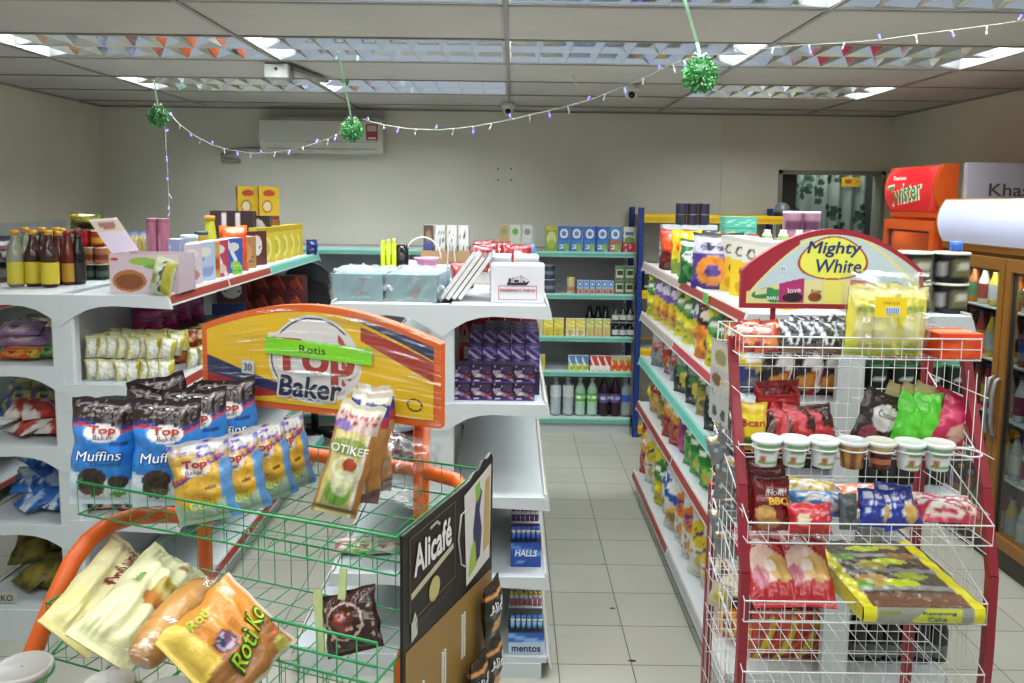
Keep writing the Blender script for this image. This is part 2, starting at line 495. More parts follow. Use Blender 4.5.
# ceiling: boards with the light openings left free, metal grid below
LIGHTS = []
for (row, cols) in (((TY[5], TY[6]), (2, 3, 4)), ((TY[7], TY[8]), (1, 2, 3, 4)), ((TY[9], TY[10]), (1, 2, 4))):
    for c_ in cols: LIGHTS.append((TX[c_], TX[c_+1], row[0], row[1]))
mb = MB()
xs = TX; ys = TY + [YB]
ys = [YF]+[y for y in ys if y > YF and y < YB-.01]+[YB]
for i in range(len(xs)-1):
    for j in range(len(ys)-1):
        if any(abs(xs[i]-l[0]) < .01 and abs(ys[j]-l[2]) < .02 for l in LIGHTS): continue
        rnd = random.Random(i*31+j)
        dz = rnd.uniform(0, .004)
        mb.box(xs[i], ys[j], CEIL+dz, xs[i+1], ys[j+1], CEIL+.02)
struct('ceiling', mb, 'ceil')
mb = MB(); mb.box(XL-.1, YF, CEIL+.22, XR+.1, YB+.1, CEIL+.26)
struct('ceiling_slab', mb, 'ceil')
mb = MB()
for x in xs[1:-1]: mb.box(x-.010, YF, CEIL-.006, x+.010, YB, CEIL+.001)
for y in ys[1:-1]: mb.box(XL, y-.009, CEIL-.005, XR, y+.009, CEIL+.001)
mb.box(XL, YB-.02, CEIL-.012, XR, YB, CEIL); mb.box(XL, YF, CEIL-.012, XL+.02, YB, CEIL); mb.box(XR-.02, YF, CEIL-.012, XR, YB, CEIL)
struct('trim_1', mb, 'tbar')

def ceiling_light():
    t = root('ceiling_light', '', '')
    W2, D2 = .575, .295
    mb = MB(); c = hx('#cfd2d2')
    # housing: top and sloping sides, open below
    z1 = .125
    mb.box(-W2, -D2, z1, W2, D2, z1+.006, c)
    mb.box(-W2-.012, -D2-.012, 0, -W2, D2+.012, z1, c); mb.box(W2, -D2-.012, 0, W2+.012, D2+.012, z1, c)
    mb.box(-W2, -D2-.012, 0, W2, -D2, z1, c); mb.box(-W2, D2, 0, W2, D2+.012, z1, c)
    mk('housing', mb, 'paint', t)
    for y in (-.15, .15):
        mb = MB(); mb.tube([(-.56, y, .098), (.56, y, .098)], .013, 8)
        mk('fluorescent_tube', mb, 'tube', t)
    # mirror louvre: wedge blades
    mb = MB()
    def wedge(p0, p1, half, z0, z1):
        p0 = Vector(p0); p1 = Vector(p1); d = (p1-p0).normalized(); s_ = Vector((-d.y, d.x, 0))
        vs = []
        for p in (p0, p1):
            vs += [p+s_*half+Vector((0, 0, z1)), p+s_*.0012+Vector((0, 0, z0)), p-s_*.0012+Vector((0, 0, z0)), p-s_*half+Vector((0, 0, z1))]
        mb.add(vs, [(0, 1, 5, 4), (1, 2, 6, 5), (2, 3, 7, 6), (3, 0, 4, 7), (3, 2, 1, 0), (4, 5, 6, 7)])
    for k in range(1, 8):
        x = -W2 + 2*W2*k/8
        wedge((x, -D2, 0), (x, D2, 0), .032, .003, .070)
    wedge((-W2, 0, 0), (W2, 0, 0), .012, .002, .072)
    wedge((-W2, -D2+.004, 0), (W2, -D2+.004, 0), .012, .002, .082)
    wedge((-W2, D2-.004, 0), (W2, D2-.004, 0), .012, .002, .082)
    mk('mirror_louvre', mb, 'mirror', t)
    lamp(0, 0, t)
    return t
rowname = {0: 'in the row nearest the camera', 1: 'in the middle row', 2: 'in the row nearest the back wall'}
cnt = {}
for i, (x0, x1, y0, y1) in enumerate(LIGHTS):
    r = 0 if y0 < 3 else 1 if y0 < 4.5 else 2
    cnt[r] = cnt.get(r, 0)+1
    place('light', ceiling_light, ((x0+x1)/2, (y0+y1)/2, CEIL), 0,
          'recessed mirror-louvre ceiling light, %s from the left %s' % (ORD[cnt[r]-1], rowname[r]), 'ceiling light', 'recessed louvre ceiling lights')

# ================================================================== shelving
WHT = hx('#c4cbce'); RED = hx('#8e2f28'); TEAL = hx('#5fae9c'); GREY = hx('#b9bcbb'); PINKRED = hx('#a23a48')
def bracket(D, h, sgn, y, t=.018, drop=.11):
    pts = [(0, h), (D+.003, h), (D+.010, h-.012), (D+.022, h-.050), (D*.5, h-.040), (D*.36, h-.045), (D*.24, h-.058), (D*.13, h-.082), (D*.05, h-.105), (0, h-drop)]
    mb = MB(); mb.prism(pts, lambda a, b, d: (sgn*a, d, b), y, y+t, WHT)
    return mb
def gondola(label, xc, y0, y1, tiers, rails):
    t = root('gondola_shelf', label, 'shelf unit', (xc, 0, 0))
    top = tiers['top']
    mb = MB(); mb.box(-.018, y0+.02, .06, .018, y1-.02, top-.01, GREY)
    yy = y0+.9
    while yy < y1-.1:   # slotted uprights
        for s in (-1, 1):
            mb.box(s*.018-.006, yy-.02, .06, s*.018+.006, yy+.02, top-.02, hx('#a9acab'))
            z = .15
            while z < top-.06:
                mb.box(s*.026-.002, yy-.004, z, s*.026+.002, yy+.004, z+.022, hx('#3f4242')); z += .05
        yy += .9
    mk('back_panel', mb, 'paint', t)
    for yy in (y0, y1-.05):
        mb = MB(); mb.bbox(-.045, yy, 0, .045, yy+.05, top, WHT, .008); mk('end_post', mb, 'paint', t)
    for side in (-1, 1):
        for (h, D) in tiers['L' if side < 0 else 'R']:
            base = h < .2
            mb = MB()
            mb.box(min(side*.03, side*D), y0+.015, h-.022, max(side*.03, side*D), y1-.015, h, WHT)
            sh = mk('base_shelf' if base else 'shelf', mb, 'paint', t)
            if base:
                mb = MB(); a, b = sorted((side*.03, side*(D-.02)))
                mb.box(a, y0+.01, 0, b, y1-.01, h-.022, WHT); mk('plinth', mb, 'paint', sh)
            else:
                for q, yy in enumerate((y0-.004, y1-.014)):
                    mk('end_bracket', bracket(D, h, side, yy, drop=.12 if abs(h-top) < .05 else .10), 'paint', sh)
            for (ra, rb, rc) in rails(side, h, y0, y1):
                mb = MB()
                n0 = (side*(D+.002), h+.010); n1 = (side*(D+.016), h-.038)
                def q(a, off): # a 0..1 from top to bottom
                    return (n0[0]+(n1[0]-n0[0])*a + side*off, n0[1]+(n1[1]-n0[1])*a)
                def strip(ya, yb, a0, a1, off, col):
                    p = [q(a0, off), q(a1, off), q(a1, off-.006), q(a0, off-.006)]
                    mb.add([(p[k][0], yv, p[k][1]) for yv in (ya, yb) for k in range(4)], [(0, 1, 2, 3), (7, 6, 5, 4), (0, 4, 5, 1), (1, 5, 6, 2), (2, 6, 7, 3), (3, 7, 4, 0)], col)
                lt = hx('#d2cdc8') if rc != TEAL else hx('#9dc9bd')
                strip(ra+.004, rb-.004, 0, 1, .004, lt)
                strip(ra+.012, rb-.012, .2, .82, .006, rc)
                mk('price_rail', mb, 'plastic', sh)
    return t
def segs(y0, y1, cols, L=.92):
    out = []; y = y0; k = 0
    n = max(1, round((y1-y0)/L)); st = (y1-y0)/n
    for k in range(n): out.append((y0+k*st, y0+(k+1)*st, cols[k % len(cols)] if k < len(cols) else cols[-1]))
    return out
AX, AY0, AY1 = -1.735, 3.05, 5.45
def railsA(side, h, y0, y1):
    if side > 0:
        if h > 1.3: return [(3.05, 3.7, RED), (3.7, 4.35, RED), (4.35, 5.45, TEAL)]
        return segs(y0, y1, [RED, RED, TEAL])
    return segs(y0, y1, [RED])
gondola('white double-sided shelf unit on the left, bottles and boxes on its top shelf', AX, AY0, AY1,
        {'top': 1.41, 'L': [(1.41, .40), (1.13, .40), (.81, .40), (.49, .40), (.15, .42)], 'R': [(1.41, .405), (1.06, .405), (.79, .405), (.51, .405), (.14, .42)]}, railsA)
BX, BY0, BY1 = -.25, 2.84, 4.9
gondola('white double-sided shelf unit in the middle with chocolate and mint boxes', BX, BY0, BY1,
        {'top': 1.42, 'L': [(1.42, .39), (1.06, .39), (.73, .39), (.41, .40), (.11, .55)], 'R': [(1.42, .375), (1.06, .375), (.71, .38), (.405, .385), (.08, .40)]},
        lambda s, h, a, b: segs(a, b, [hx('#b8bcbc')]))
CX, CY0, CY1 = 1.165, 2.68, 4.84
CT = [1.425, 1.12, .85, .565, .125]
def railsC(side, h, y0, y1):
    if side < 0:
        if h > 1.3: return [(2.68, 3.75, RED), (3.75, 4.84, hx('#a8938f'))]
        if h > 1.0: return [(2.68, 3.85, PINKRED), (3.85, 4.84, hx('#a09490'))]
        if h > .7: return segs(y0, y1, [TEAL])
        if h > .3: return segs(y0, y1, [RED])
        return [(2.68, 3.72, hx('#9fa3a5')), (3.72, 4.84, RED)]
    return segs(y0, y1, [hx('#c4c8c8')])
gondola('white double-sided shelf unit on the right filled with snack bags', CX, CY0, CY1,
        {'top': 1.425, 'L': [(CT[0], .362), (CT[1], .365), (CT[2], .365), (CT[3], .37), (CT[4], .385)], 'R': [(1.425, .385), (1.14, .385), (.80, .39), (.50, .39), (.125, .40)]}, railsC)

# wall shelving at the back, teal price rails
def wallshelf(label, x0, x1, hs, y0=6.02, y1=6.46):
    t = root('wall_shelf_unit', label, 'shelf unit', ((x0+x1)/2, 0, 0)); W2 = (x1-x0)/2
    mb = MB(); mb.box(-W2, y1-.02, 0, W2, y1, 1.42, hx('#9ea1a2'))
    mk('back_panel', mb, 'paint', t)
    n = max(1, round(2*W2/.92))
    for k in range(n+1):
        x = -W2+.012+(2*W2-.024)*k/n; mb = MB(); mb.box(x-.012, y1-.045, 0, x+.012, y1-.02, 1.42, GREY)
        z = .1
        while z < 1.36: mb.box(x-.004, y1-.047, z, x+.004, y1-.044, z+.022, hx('#3f4242')); z += .05
        mk('slotted_upright', mb, 'paint', t)
    for h in hs:
        mb = MB(); mb.box(-W2, y0+.02, h-.02, W2, y1-.02, h, WHT); s = mk('shelf', mb, 'paint', t)
        mb = MB(); mb.box(-W2, y0+.004, h-.034, W2, y0+.018, h+.008, hx('#a5cfc4')); mb.box(-W2, y0, h-.024, W2, y0+.006, h-.004, TEAL)
        mk('price_rail', mb, 'plastic', s)
    mb = MB(); mb.box(-W2, y0+.03, 0, W2, y1-.03, hs[-1]-.02, WHT); mk('plinth', mb, 'paint', t)
    return t
DH = [1.405, 1.085, .758, .488, .122]
wallshelf('white wall shelf unit with teal rails stocked with cartons and bottles', -.05, .925, DH)
wallshelf('nearly empty white wall shelf unit with teal rails at the back', -2.4, -.055, [1.405, 1.085, .76, .45, .122])

# shelving along the left wall, glimpsed through the left shelf unit
t = root('wall_shelf_unit', 'white shelving with red rails along the left wall', 'shelf unit', (XL, 0, 0))
mb = MB(); mb.box(0, 2.6, 0, .02, 5.9, 1.6, GREY); mk('back_panel', mb, 'paint', t)
for h in (1.44, 1.16, .8, .45, .12):
    mb = MB(); mb.box(.02, 2.6, h-.02, .36, 5.9, h, WHT); s = mk('shelf', mb, 'paint', t)
    mb = MB(); mb.box(.36, 2.6, h-.03, .37, 5.9, h+.01, hx('#cfc6c0')); mb.box(.368, 2.6, h-.022, .374, 5.9, h+.002, RED); mk('price_rail', mb, 'plastic', s)

# blue and yellow boltless rack behind the right shelf unit
BLUE = hx('#1c3a86'); YEL = hx('#e0b81c')
t = root('boltless_rack', 'blue and yellow steel storage rack behind the right shelf unit', 'rack', (1.5, 6.2, 0))
RX0, RX1 = .955, 2.06
for x in (RX0, RX1):
    for y in (5.98, 6.44):
        mb = MB(); mb.box(x-1.5-.02, y-6.2-.02, 0, x-1.5+.02, y-6.2-.016, 1.75, BLUE); mb.box(x-1.5-.02, y-6.2-.02, 0, x-1.5-.016, y-6.2+.02, 1.75, BLUE)
        mb.box(x-1.5+.016, y-6.2-.02, 0, x-1.5+.02, y-6.2+.02, 1.75, BLUE)
        z = .05
        while z < 1.73: mb.box(x-1.5-.005, y-6.2-.022, z, x-1.5+.005, y-6.2-.02, z+.016, hx('#0b1636')); z += .045
        mk('post', mb, 'paint', t)
for z in (1.67, 1.10, .66, .06):
    for y in (5.975, 6.445):
        mb = MB(); mb.box(RX0-1.5+.02, y-6.2-.012, z-.03, RX1-1.5-.02, y-6.2+.012, z+.03, YEL); mb.box(RX0-1.5+.02, y-6.2-.016, z-.012, RX1-1.5-.02, y-6.2-.010, z+.012, hx('#c9a214'))
        mk('beam', mb, 'paint', t)
    mb = MB(); mb.box(RX0-1.5+.02, -.21, z+.0, RX1-1.5-.02, .23, z+.02, hx('#8d8f90')); mk('deck', mb, 'paint', t)

# ================================================================== glass-door fridges on the right wall
def fridge(name, label, cat, y0, y1, x0, frame, header_z, face, cap, ndoors, face_mat):
    t = root(name, label, cat, (x0, (y0+y1)/2, 0)); L = (y1-y0)/2
    z0, z1 = header_z; D = XR-x0-.02
    mb = MB(); fr = frame
    mb.box(.55 if D > .57 else D-.03, -L, .08, D, L, z0, hx('#8f979b')); mb.box(0, -L, 0, D, L, .10, hx('#3a2d20') if cat == 'fridge' else fr)
    mb.box(.02, -L, .10, D, -L+.03, z0, fr); mb.box(.02, L-.03, .10, D, L, z0, fr); mb.box(0, -L, z0-.03, D, L, z0, fr)
    mk('cabinet', mb, 'paint', t)
    mb = MB()
    for z in (.42, .72, 1.0, 1.27): mb.box(.06, -L+.035, z-.008, D-.08, L-.035, z, hx('#c3c9cc'))
    mk('shelves', mb, 'wire', t)
    mb = MB(); mb.box(.05, -L+.06, z0-.10, .08, L-.06, z0-.08); mk('inside_lamp', mb, 'tube', t)
    li = bpy.data.lights.new('inside_lamp_light', 'AREA'); li.shape = 'RECTANGLE'; li.size = .06; li.size_y = 2*L-.14; li.energy = 4.5*L/.6; li.color = (.9, .97, 1)
    lo = bpy.data.objects.new('inside_lamp_light', li); COL.objects.link(lo); lo.parent = t; lo.location = (.05, 0, z0-.105); lo.rotation_euler = (0, -.5, 0)
    dl = (2*L)/ndoors
    for k in range(ndoors):
        a = -L+k*dl+.004; b = a+dl-.008; fw = .045
        mb = MB()
        mb.box(-.035, a, .12, .01, a+fw, z0-.05, fr); mb.box(-.035, b-fw, .12, .01, b, z0-.05, fr)
        mb.box(-.035, a+fw, .12, .01, b-fw, .18, fr); mb.box(-.035, a+fw, z0-.11, .01, b-fw, z0-.05, fr)
        d = mk('door', mb, 'paint', t)
        mb = MB(); mb.box(-.018, a+fw, .18, -.012, b-fw, z0-.11); mk('glass', mb, 'pane', d)
        mb = MB(); g = hx('#2c2f30'); e = .012
        mb.box(-.022, a+fw, .18, -.008, a+fw+e, z0-.11, g); mb.box(-.022, b-fw-e, .18, -.008, b-fw, z0-.11, g); mb.box(-.022, a+fw, z0-.11-e, -.008, b-fw, z0-.11, g)
        mk('gasket', mb, 'plastic', d)
        hy = a+.022 if k == 0 and ndoors > 1 else b-.022
        hy = (b-.02 if k == 0 else a+.02) if ndoors > 1 else a+.02
        mb = MB(); mb.tube([(-.035, hy, .66), (-.055, hy, .67), (-.068, hy, .74), (-.068, hy, .86), (-.055, hy, .94), (-.035, hy, .95)], .010, 8, hx('#8f9294'))
        mk('handle', mb, 'tin', d)
    # header, bulging forward
    prof = [(.08, z0), (0, z0)]
    for k in range(9):
        q = k/8; prof.append((-.045*math.sin(PI*q)**.8, z0+(z1-z0)*q))
    prof += [(.08, z1)]
    mb = MB(); mb.prism(prof, lambda a, b, d: (a, d, b), -L, L, cap)
    mb.prism([(a-.004 if a < .1 else a, b+(.003 if b > z1-.001 else 0)) for a, b in prof], lambda a, b, d: (a, d, b), -L-.018, -L+.012, cap)
    hd = mk('header', mb, 'gloss', t)
    mb = MB()
    mb.sheet(lambda u, v: (-.045*math.sin(PI*(.03+.94*v))**.8-.004, L-.02-u*(2*L-.04), z0+(z1-z0)*(.03+.94*v)), 30, 10, face)
    fc = mk('header_face', mb, face_mat, t)
    t['z0'] = z0; t['z1'] = z1; t['L'] = L
    surf = lambda a, z: (-.045*math.sin(PI*max(0, min(1, (z-z0)/(z1-z0))))**.8-.008, -a, z)
    return t, surf
BROWN = hx('#8a5c24'); ORG = hx('#d4571c')
redface = art('#d8232c', ('ring', .5, .5, .53, .72, .86, '#e34a4a'), ('spk', 0, 0, 1, 1, 60, 30, .02, 3, '#e8503f'))
fo, sf = fridge('drinks_fridge', 'orange glass-door drinks fridge with a glowing red header sign', 'fridge', 4.60, 5.22, 2.45, ORG, (1.755, 2.03), redface, ORG, 1, 'glow_red')
q_ = text(fo, 'sign_lettering', 'Twister', lambda a, z: sf(a, z), -.03, 1.872, .125, '#f3ecd0', width=.42, shear=.2, bold=.045, mat='glow_white', rot=.12)
text(fo, 'sign_lettering', 'Twister', lambda a, z: Vector(sf(a, z))+Vector((-.004, 0, 0)), -.03, 1.872, .112, '#3f9a63', width=.40, shear=.2, bold=.012, rot=.12)
text(fo, 'sign_lettering', 'Tropicana', lambda a, z: sf(a, z), -.12, 1.958, .03, '#f2f0e6', width=.17, bold=.03)
fb, sf2 = fridge('drinks_fridge', 'brown-framed double-door drinks fridge with a glowing blank white header', 'fridge', 3.25, 4.56, 2.45, BROWN, (1.59, 1.835), art('#cfd4f0'), hx('#c79a3c'), 2, 'glow_white')
# pale sign panel standing on the brown fridge
t = root('sign_board', 'pale lilac sign board with dark lettering standing on the brown fridge', 'sign', (2.75, 4.50, 1.837))
mb = MB(); mb.bbox(-.225, 0, 0, .225, .04, .20, hx('#b9b7c9'), .006); mk('panel', mb, 'plastic', t)
text(t, 'lettering', 'Khasi', lambda a, z: (a, -.002, z), .03, .05, .068, '#5a4640', width=.25, bold=.02)
# ================================================================== product builders
def solid(name, mb, mat): return lambda: mk(name, mb, mat)
def bottle_b(r, h, neck, body, label, cap, lab=(.12, .5), liquid=None, mat='gloss'):
    """bottle: body + cap + label parts"""
    def b():
        o = None
        mb = MB()
        prof = [(r*.8, 0), (r, .012), (r, h*.5), (r*.97, h*.58), (r*.75, h*.68), (neck*1.15, h*.80), (neck, h*.86), (neck, h*.93)]
        mb.lathe(prof, 14, hx(body)); o = mk('bottle', mb, mat)
        mb = MB(); mb.lathe([(neck*1.15, h*.915), (neck*1.15, h*.995), (neck*.9, h)], 12, hx(cap)); mk('cap', mb, 'plastic', o)
        mb = MB(); mb.lathe([(r*1.012, h*lab[0]), (r*1.012, h*lab[1])], 14, hx(label), cap=False,
            wrap=lambda k, z: hx('#b0302a') if (abs(((k+.5) % 1)-.5) < .06 and .25 < (z/h-lab[0])/(lab[1]-lab[0]) < .7) else None)
        mk('label', mb, 'card', o)
        return o
    return b
def softdrink(h, liquid, label, cap, lab=(.38, .62), mat='gloss', mark=None):
    def b():
        r = h*.145
        prof = [(r*.55, 0), (r*.95, .012), (r*.97, h*.10), (r*.90, h*.2), (r*.97, h*.3), (r*.97, h*.64), (r*.8, h*.74), (r*.42, h*.87), (r*.3, h*.92), (r*.3, h*.95)]
        mb = MB(); mb.lathe(prof, 14, hx(liquid)); o = mk('bottle', mb, mat)
        mb = MB(); mb.lathe([(r*.36, h*.935), (r*.36, h), (r*.3, h)], 10, hx(cap)); mk('cap', mb, 'plastic', o)
        mb = MB(); mb.lathe([(r*.985, h*lab[0]), (r*.985, h*lab[1])], 14, hx(label), cap=False); lb = mk('label', mb, 'card', o)
        if mark:
            mb = MB(); mb.lathe([(r*1.0, h*(lab[0]+.07)), (r*1.0, h*(lab[1]-.07))], 14, hx(mark[0]), cap=False, wrap=lambda k, z: hx(label) if int(k*14) % 3 == 1 else None); mk('label_mark', mb, 'card', lb)
        return o
    return b
def can_b(r, h, body, lid, patch=None, rings=None):
    def b():
        mb = MB()
        def wr(k, z):
            if patch and .12*h < z < .9*h and abs(k-.0) < 1:
                for (k0, k1, z0, z1, c) in patch:
                    if k0 <= k <= k1 and z0*h <= z <= z1*h: return hx(c)
            return None
        prof = [(r*.94, 0), (r, h*.03)] + [(r, h*(.03+.94*i/8)) for i in range(1, 9)] + [(r*.94, h)]
        mb.lathe(prof, 20, hx(body), wrap=wr); o = mk('can', mb, 'tin')
        mb = MB(); mb.lathe([(r*1.02, h*.93), (r*1.03, h*.94), (r*1.03, h*1.005), (r*.92, h*1.015), (r*.9, h*1.0)], 20, hx(lid)); mk('lid', mb, 'plastic', o)
        return o
    return b

def rowx(key, b, n, px0, px1, Y, z, lab, cat, group=None, rz=0., jit=.0, where='', side='left'):
    """n copies spread between two picture columns at distance Y on height z"""
    for k in range(n):
        px = px0+(px1-px0)*(k+.5)/n
        X = at(px, 300, Y=Y).x
        l = lab if n == 1 else ('%s, %s from the %s%s' % (lab, ORD[k], side, where))
        place(key, b, (X, Y+random.Random(k+n).uniform(-jit, jit), z), rz+random.Random(k*3+1).uniform(-.04, .04), l, cat, group)

# ---------------- wall shelf at the back
def carton(w, d, h, front, side=None, top='#e8e8e4', nx=28, ny=36):
    mb = boxmb(w, d, h, front, side, art(top) if isinstance(top, str) else top, nx, ny); return solid('carton', mb, 'card')
def milk(c1, c2, white='#dfe8f0'):
    return art(c1, ('r', 0, .0, 1, .48, c2), ('e', .5, .72, .36, .19, white), ('e', .5, .72, .2, .1, '#6b7f98'), ('spk', .1, .05, .9, .3, 4, 4, .55, 2, white), ('e', .68, .2, .25, .16, '#7fae4e'))
place('c_green', carton(.088, .07, .195, art('#7f9a3a', ('e', .5, .5, .4, .3, '#c9c98a'), ('r', 0, .86, 1, 1, '#c2b23c'), ('e', .5, .3, .3, .18, '#9fb057'))), (at(551, 250, Y=6.1).x, 6.1, DH[0]), 0, 'green and yellow drink carton on the top teal shelf, left of the milk cartons', 'carton')
for k, px in enumerate((563.5, 576, 589, 601.5)):
    place('c_blue', carton(.086, .07, .195, milk('#2f62b8', '#3a7ac2')), (at(px, 250, Y=6.1).x, 6.1, DH[0]), .02*(k-1), 'blue milk carton on the top teal shelf, %s of four from the left' % ORD[k], 'carton', 'blue milk cartons')
place('c_blueb', carton(.086, .07, .195, milk('#3f86cc', '#a8654c')), (at(614.5, 250, Y=6.1).x, 6.1, DH[0]), 0, 'blue and brown milk carton on the top teal shelf beside the green and red one', 'carton')
place('c_gr', carton(.09, .07, .195, art('#d9dad2', ('r', 0, .0, 1, .42, '#b8303f'), ('r', .15, .68, .85, .82, '#6b6f9a'), ('e', .5, .5, .42, .12, '#5f9a45'), ('spk', .1, .05, .9, .35, 4, 3, .4, 5, '#e8c9c4'))), (at(628.5, 250, Y=6.1).x, 6.1, DH[0]), 0, 'white carton with green leaf and red berries, right end of top teal shelf', 'carton')
for k, (px, c) in enumerate(((504, '#b99c7a'), (515, '#c8cfc0'), (527, '#d2d0c8'))):
    place('c_tan%d' % k, carton(.078, .07, .20, art(c, ('e', .5, .75, .3, .12, ['#7a9a5a', '#6fae4a', '#8d8f8c'][k]), ('r', 0, 0, 1, .3, ['#8f5a3c', '#8fae6a', '#b9a083'][k]))), (at(px, 250, Y=6.1).x, 6.1, DH[0]), 0, '%s tall drink carton on the teal shelf behind the red candy bags' % ['brown topped', 'white and green', 'white and tan'][k], 'carton')
for k in range(2):
    place('jar_dk', can_b(.047, .108, '#4a5260', '#8d9196', [(0, 1, .35, .6, '#8a8fa5')]), (at(549, 280, Y=6.12).x, 6.12, DH[1]+k*.111), 0, ['dark blue-grey tin on the second teal shelf, lower of two', 'dark blue-grey tin on the second teal shelf, upper of two'][k], 'tin')
place('can_y', can_b(.031, .125, '#d9cf9a', '#d6c04a', [(.0, 1, .2, .45, '#c98a5a')]), (at(571, 280, Y=6.1).x, 6.1, DH[1]), 0, 'yellow-lidded tall can beside the small milk boxes on the second teal shelf', 'can')
rowx('mini', carton(.042, .035, .105, art('#8fb3da', ('r', 0, 0, 1, .42, '#b59a90'), ('e', .5, .72, .34, .2, '#3f6db5'), ('e', .5, .72, .18, .1, '#dfe8f0'), ('e', .5, .2, .3, .14, '#a5574c')), nx=14, ny=20), 6, 576.5, 613.5, 6.09, DH[1], 'small blue and pink milk box on the second teal shelf', 'carton', 'small milk boxes')
for k in range(2):
    for q in range(2):
        place('gbox', carton(.073, .07, .108, art('#4e7a58', ('r', .12, .2, .88, .8, '#c9c5a5'), ('r', .25, .38, .85, .72, '#2c3a2e'), ('spk', .1, .0, .9, .2, 5, 2, .4, 2, '#a8485a'))), (at(619+10.0*q, 280, Y=6.1).x, 6.1, DH[1]+k*.1085), 0, 'dark green carton at the right end of the second teal shelf, %s %s' % (['lower', 'upper'][k], ['left', 'right'][q]), 'carton', 'dark green cartons')
for (nm, n, a, b, c1, c2, lab) in (('yb1', 2, 543.5, 564.5, '#d8c94e', '#c2b83a', 'bright yellow drink box, left pair on the third teal shelf'),
                        ('yb2', 2, 566, 586, '#ddc95c', '#d2cdb5', 'yellow and cream drink box, middle of third teal shelf'),
                        ('yb3', 3, 586.5, 611, '#b9bf6a', '#c9a884', 'yellow-green drink box on the third teal shelf')):
    rowx(nm, carton((b-a)/n*.0075*.97, .05, .135, art(c1, ('r', 0, 0, 1, .45, c2), ('spk', .05, .45, .95, .95, 3, 5, .45, 4, '#e8e2a0'), ('e', .5, .24, .32, .14, '#cbb04a'), ('spk', .1, .02, .9, .3, 4, 4, .3, 9, '#5f6a3c')), nx=16, ny=24), n, a, b, 6.09, DH[2], lab, 'drink box')
dk = bottle_b(.029, .112, .013, '#191c1a', '#c4c6bd', '#23402c', (.14, .5))
for k, px in enumerate((590, 598.5, 606)): place('dkb', dk, (at(px, 300, Y=6.27).x, 6.27, DH[2]+.0), 0, 'dark bottle with white label standing behind the yellow boxes, %s from the left' % ORD[k], 'bottle', 'dark bottles behind the yellow boxes', (1.25, 1.25, 1.9))
for k, px in enumerate((616, 623.5, 631)):
    place('dkb', dk, (at(px, 300, Y=6.09).x, 6.09, DH[2]), 0, 'dark white-labelled bottle in the lower layer, %s of three, beside the yellow boxes' % ORD[k], 'bottle', 'dark stacked bottles')
mb = MB(); mb.box(-.105, -.06, 0, .105, .06, .004, hx('#8f9496')); trayb = solid('tray', mb, 'card')
place('tray', trayb, (at(623.5, 300, Y=6.1).x, 6.1, DH[2]+.112), 0, 'thin card sheet between two layers of dark bottles', 'card sheet')
for k, px in enumerate((616, 623.5, 631)):
    place('dkb', dk, (at(px, 300, Y=6.09).x, 6.09, DH[2]+.116), 0, 'dark white-labelled bottle in the upper layer, %s of three, under the green cartons' % ORD[k], 'bottle', 'dark stacked bottles')
rowx('bx1', carton(.051, .04, .118, art('#4f7fae', ('r', 0, 0, 1, .45, '#c9c04e'), ('d', 1, 1, .7, 1.0, '#d9dcd2'), ('e', .6, .2, .3, .13, '#7fae4e')), nx=14, ny=20), 3, 569.5, 590, 6.09, DH[3], 'blue and yellow drink box on the fourth teal shelf', 'drink box', 'blue and yellow drink boxes')
rowx('bx2', carton(.051, .04, .118, art('#c23a36', ('r', 0, 0, 1, .35, '#dcd8d0'), ('d', 1, 1, .8, 1.1, '#e6e0da'), ('spk', 0, .0, 1, .3, 4, 3, .4, 3, '#b8504c')), nx=14, ny=20), 3, 591.5, 612, 6.09, DH[3], 'red and white drink box on the fourth teal shelf', 'drink box', 'red drink boxes')
rowx('bx3', carton(.051, .04, .118, art('#c96a2e', ('r', 0, .75, 1, 1, '#a8b07a'), ('d', 1, 1, .6, .85, '#e8c9a4'), ('e', .5, .3, .35, .16, '#d2421e')), nx=14, ny=20), 3, 612.5, 632.5, 6.09, DH[3], 'orange drink box on the fourth teal shelf', 'drink box', 'orange drink boxes')
place('bx4', carton(.06, .05, .118, art('#c9bc4a', ('e', .5, .5, .3, .3, '#8fa04a'))), (at(541, 360, Y=6.1).x, 6.1, DH[3]), 0, 'yellow drink box alone at the left of the fourth teal shelf', 'drink box')
place('bx5', carton(.07, .05, .13, art('#c8c2a0', ('e', .5, .5, .3, .3, '#c9b44a'))), (at(538, 330, Y=6.1).x, 6.1, DH[2]), 0, 'cream drink box at the left of the third teal shelf', 'drink box')
for k, (px, kd) in enumerate(((541, 0), (555.5, 0), (568, 0), (580, 1), (592, 1), (603.8, 2), (615.2, 2), (625.5, 3))):
    spec = [(.305, '#a9b3b6', '#d5dade', '#c9cdd0', 'gloss', 'clear mineral water bottle'), (.30, '#a4bfae', '#59b33a', '#cfd6d0', 'gloss', 'pale green soda bottle with a lime green label'), (.315, '#2a1420', '#5a4a86', '#2c2438', 'gloss', 'dark cola bottle with a purple label'), (.30, '#8f9a9e', '#3a56b8', '#b9c0c4', 'gloss', 'clear bottle with a small blue label')][kd]
    place('sd%d' % kd, softdrink(*spec[:4], mat=spec[4], mark=[None, ('#e8efe0',), ('#c9c6dc',), None][kd], lab=[(.5, .8), (.40, .62), (.36, .58), (.40, .58)][kd]), (at(px, 400, Y=6.13).x, 6.13, DH[4]), k*.7,
          '%s on the bottom teal shelf%s' % (spec[5], ['', ', first of the three clear', ', second', ', third', ', left one', ', right one', ', left one', ', right one', ''][[1, 2, 3, 4, 5, 6, 7, 8][k]] if k else ', leftmost'), 'bottle')

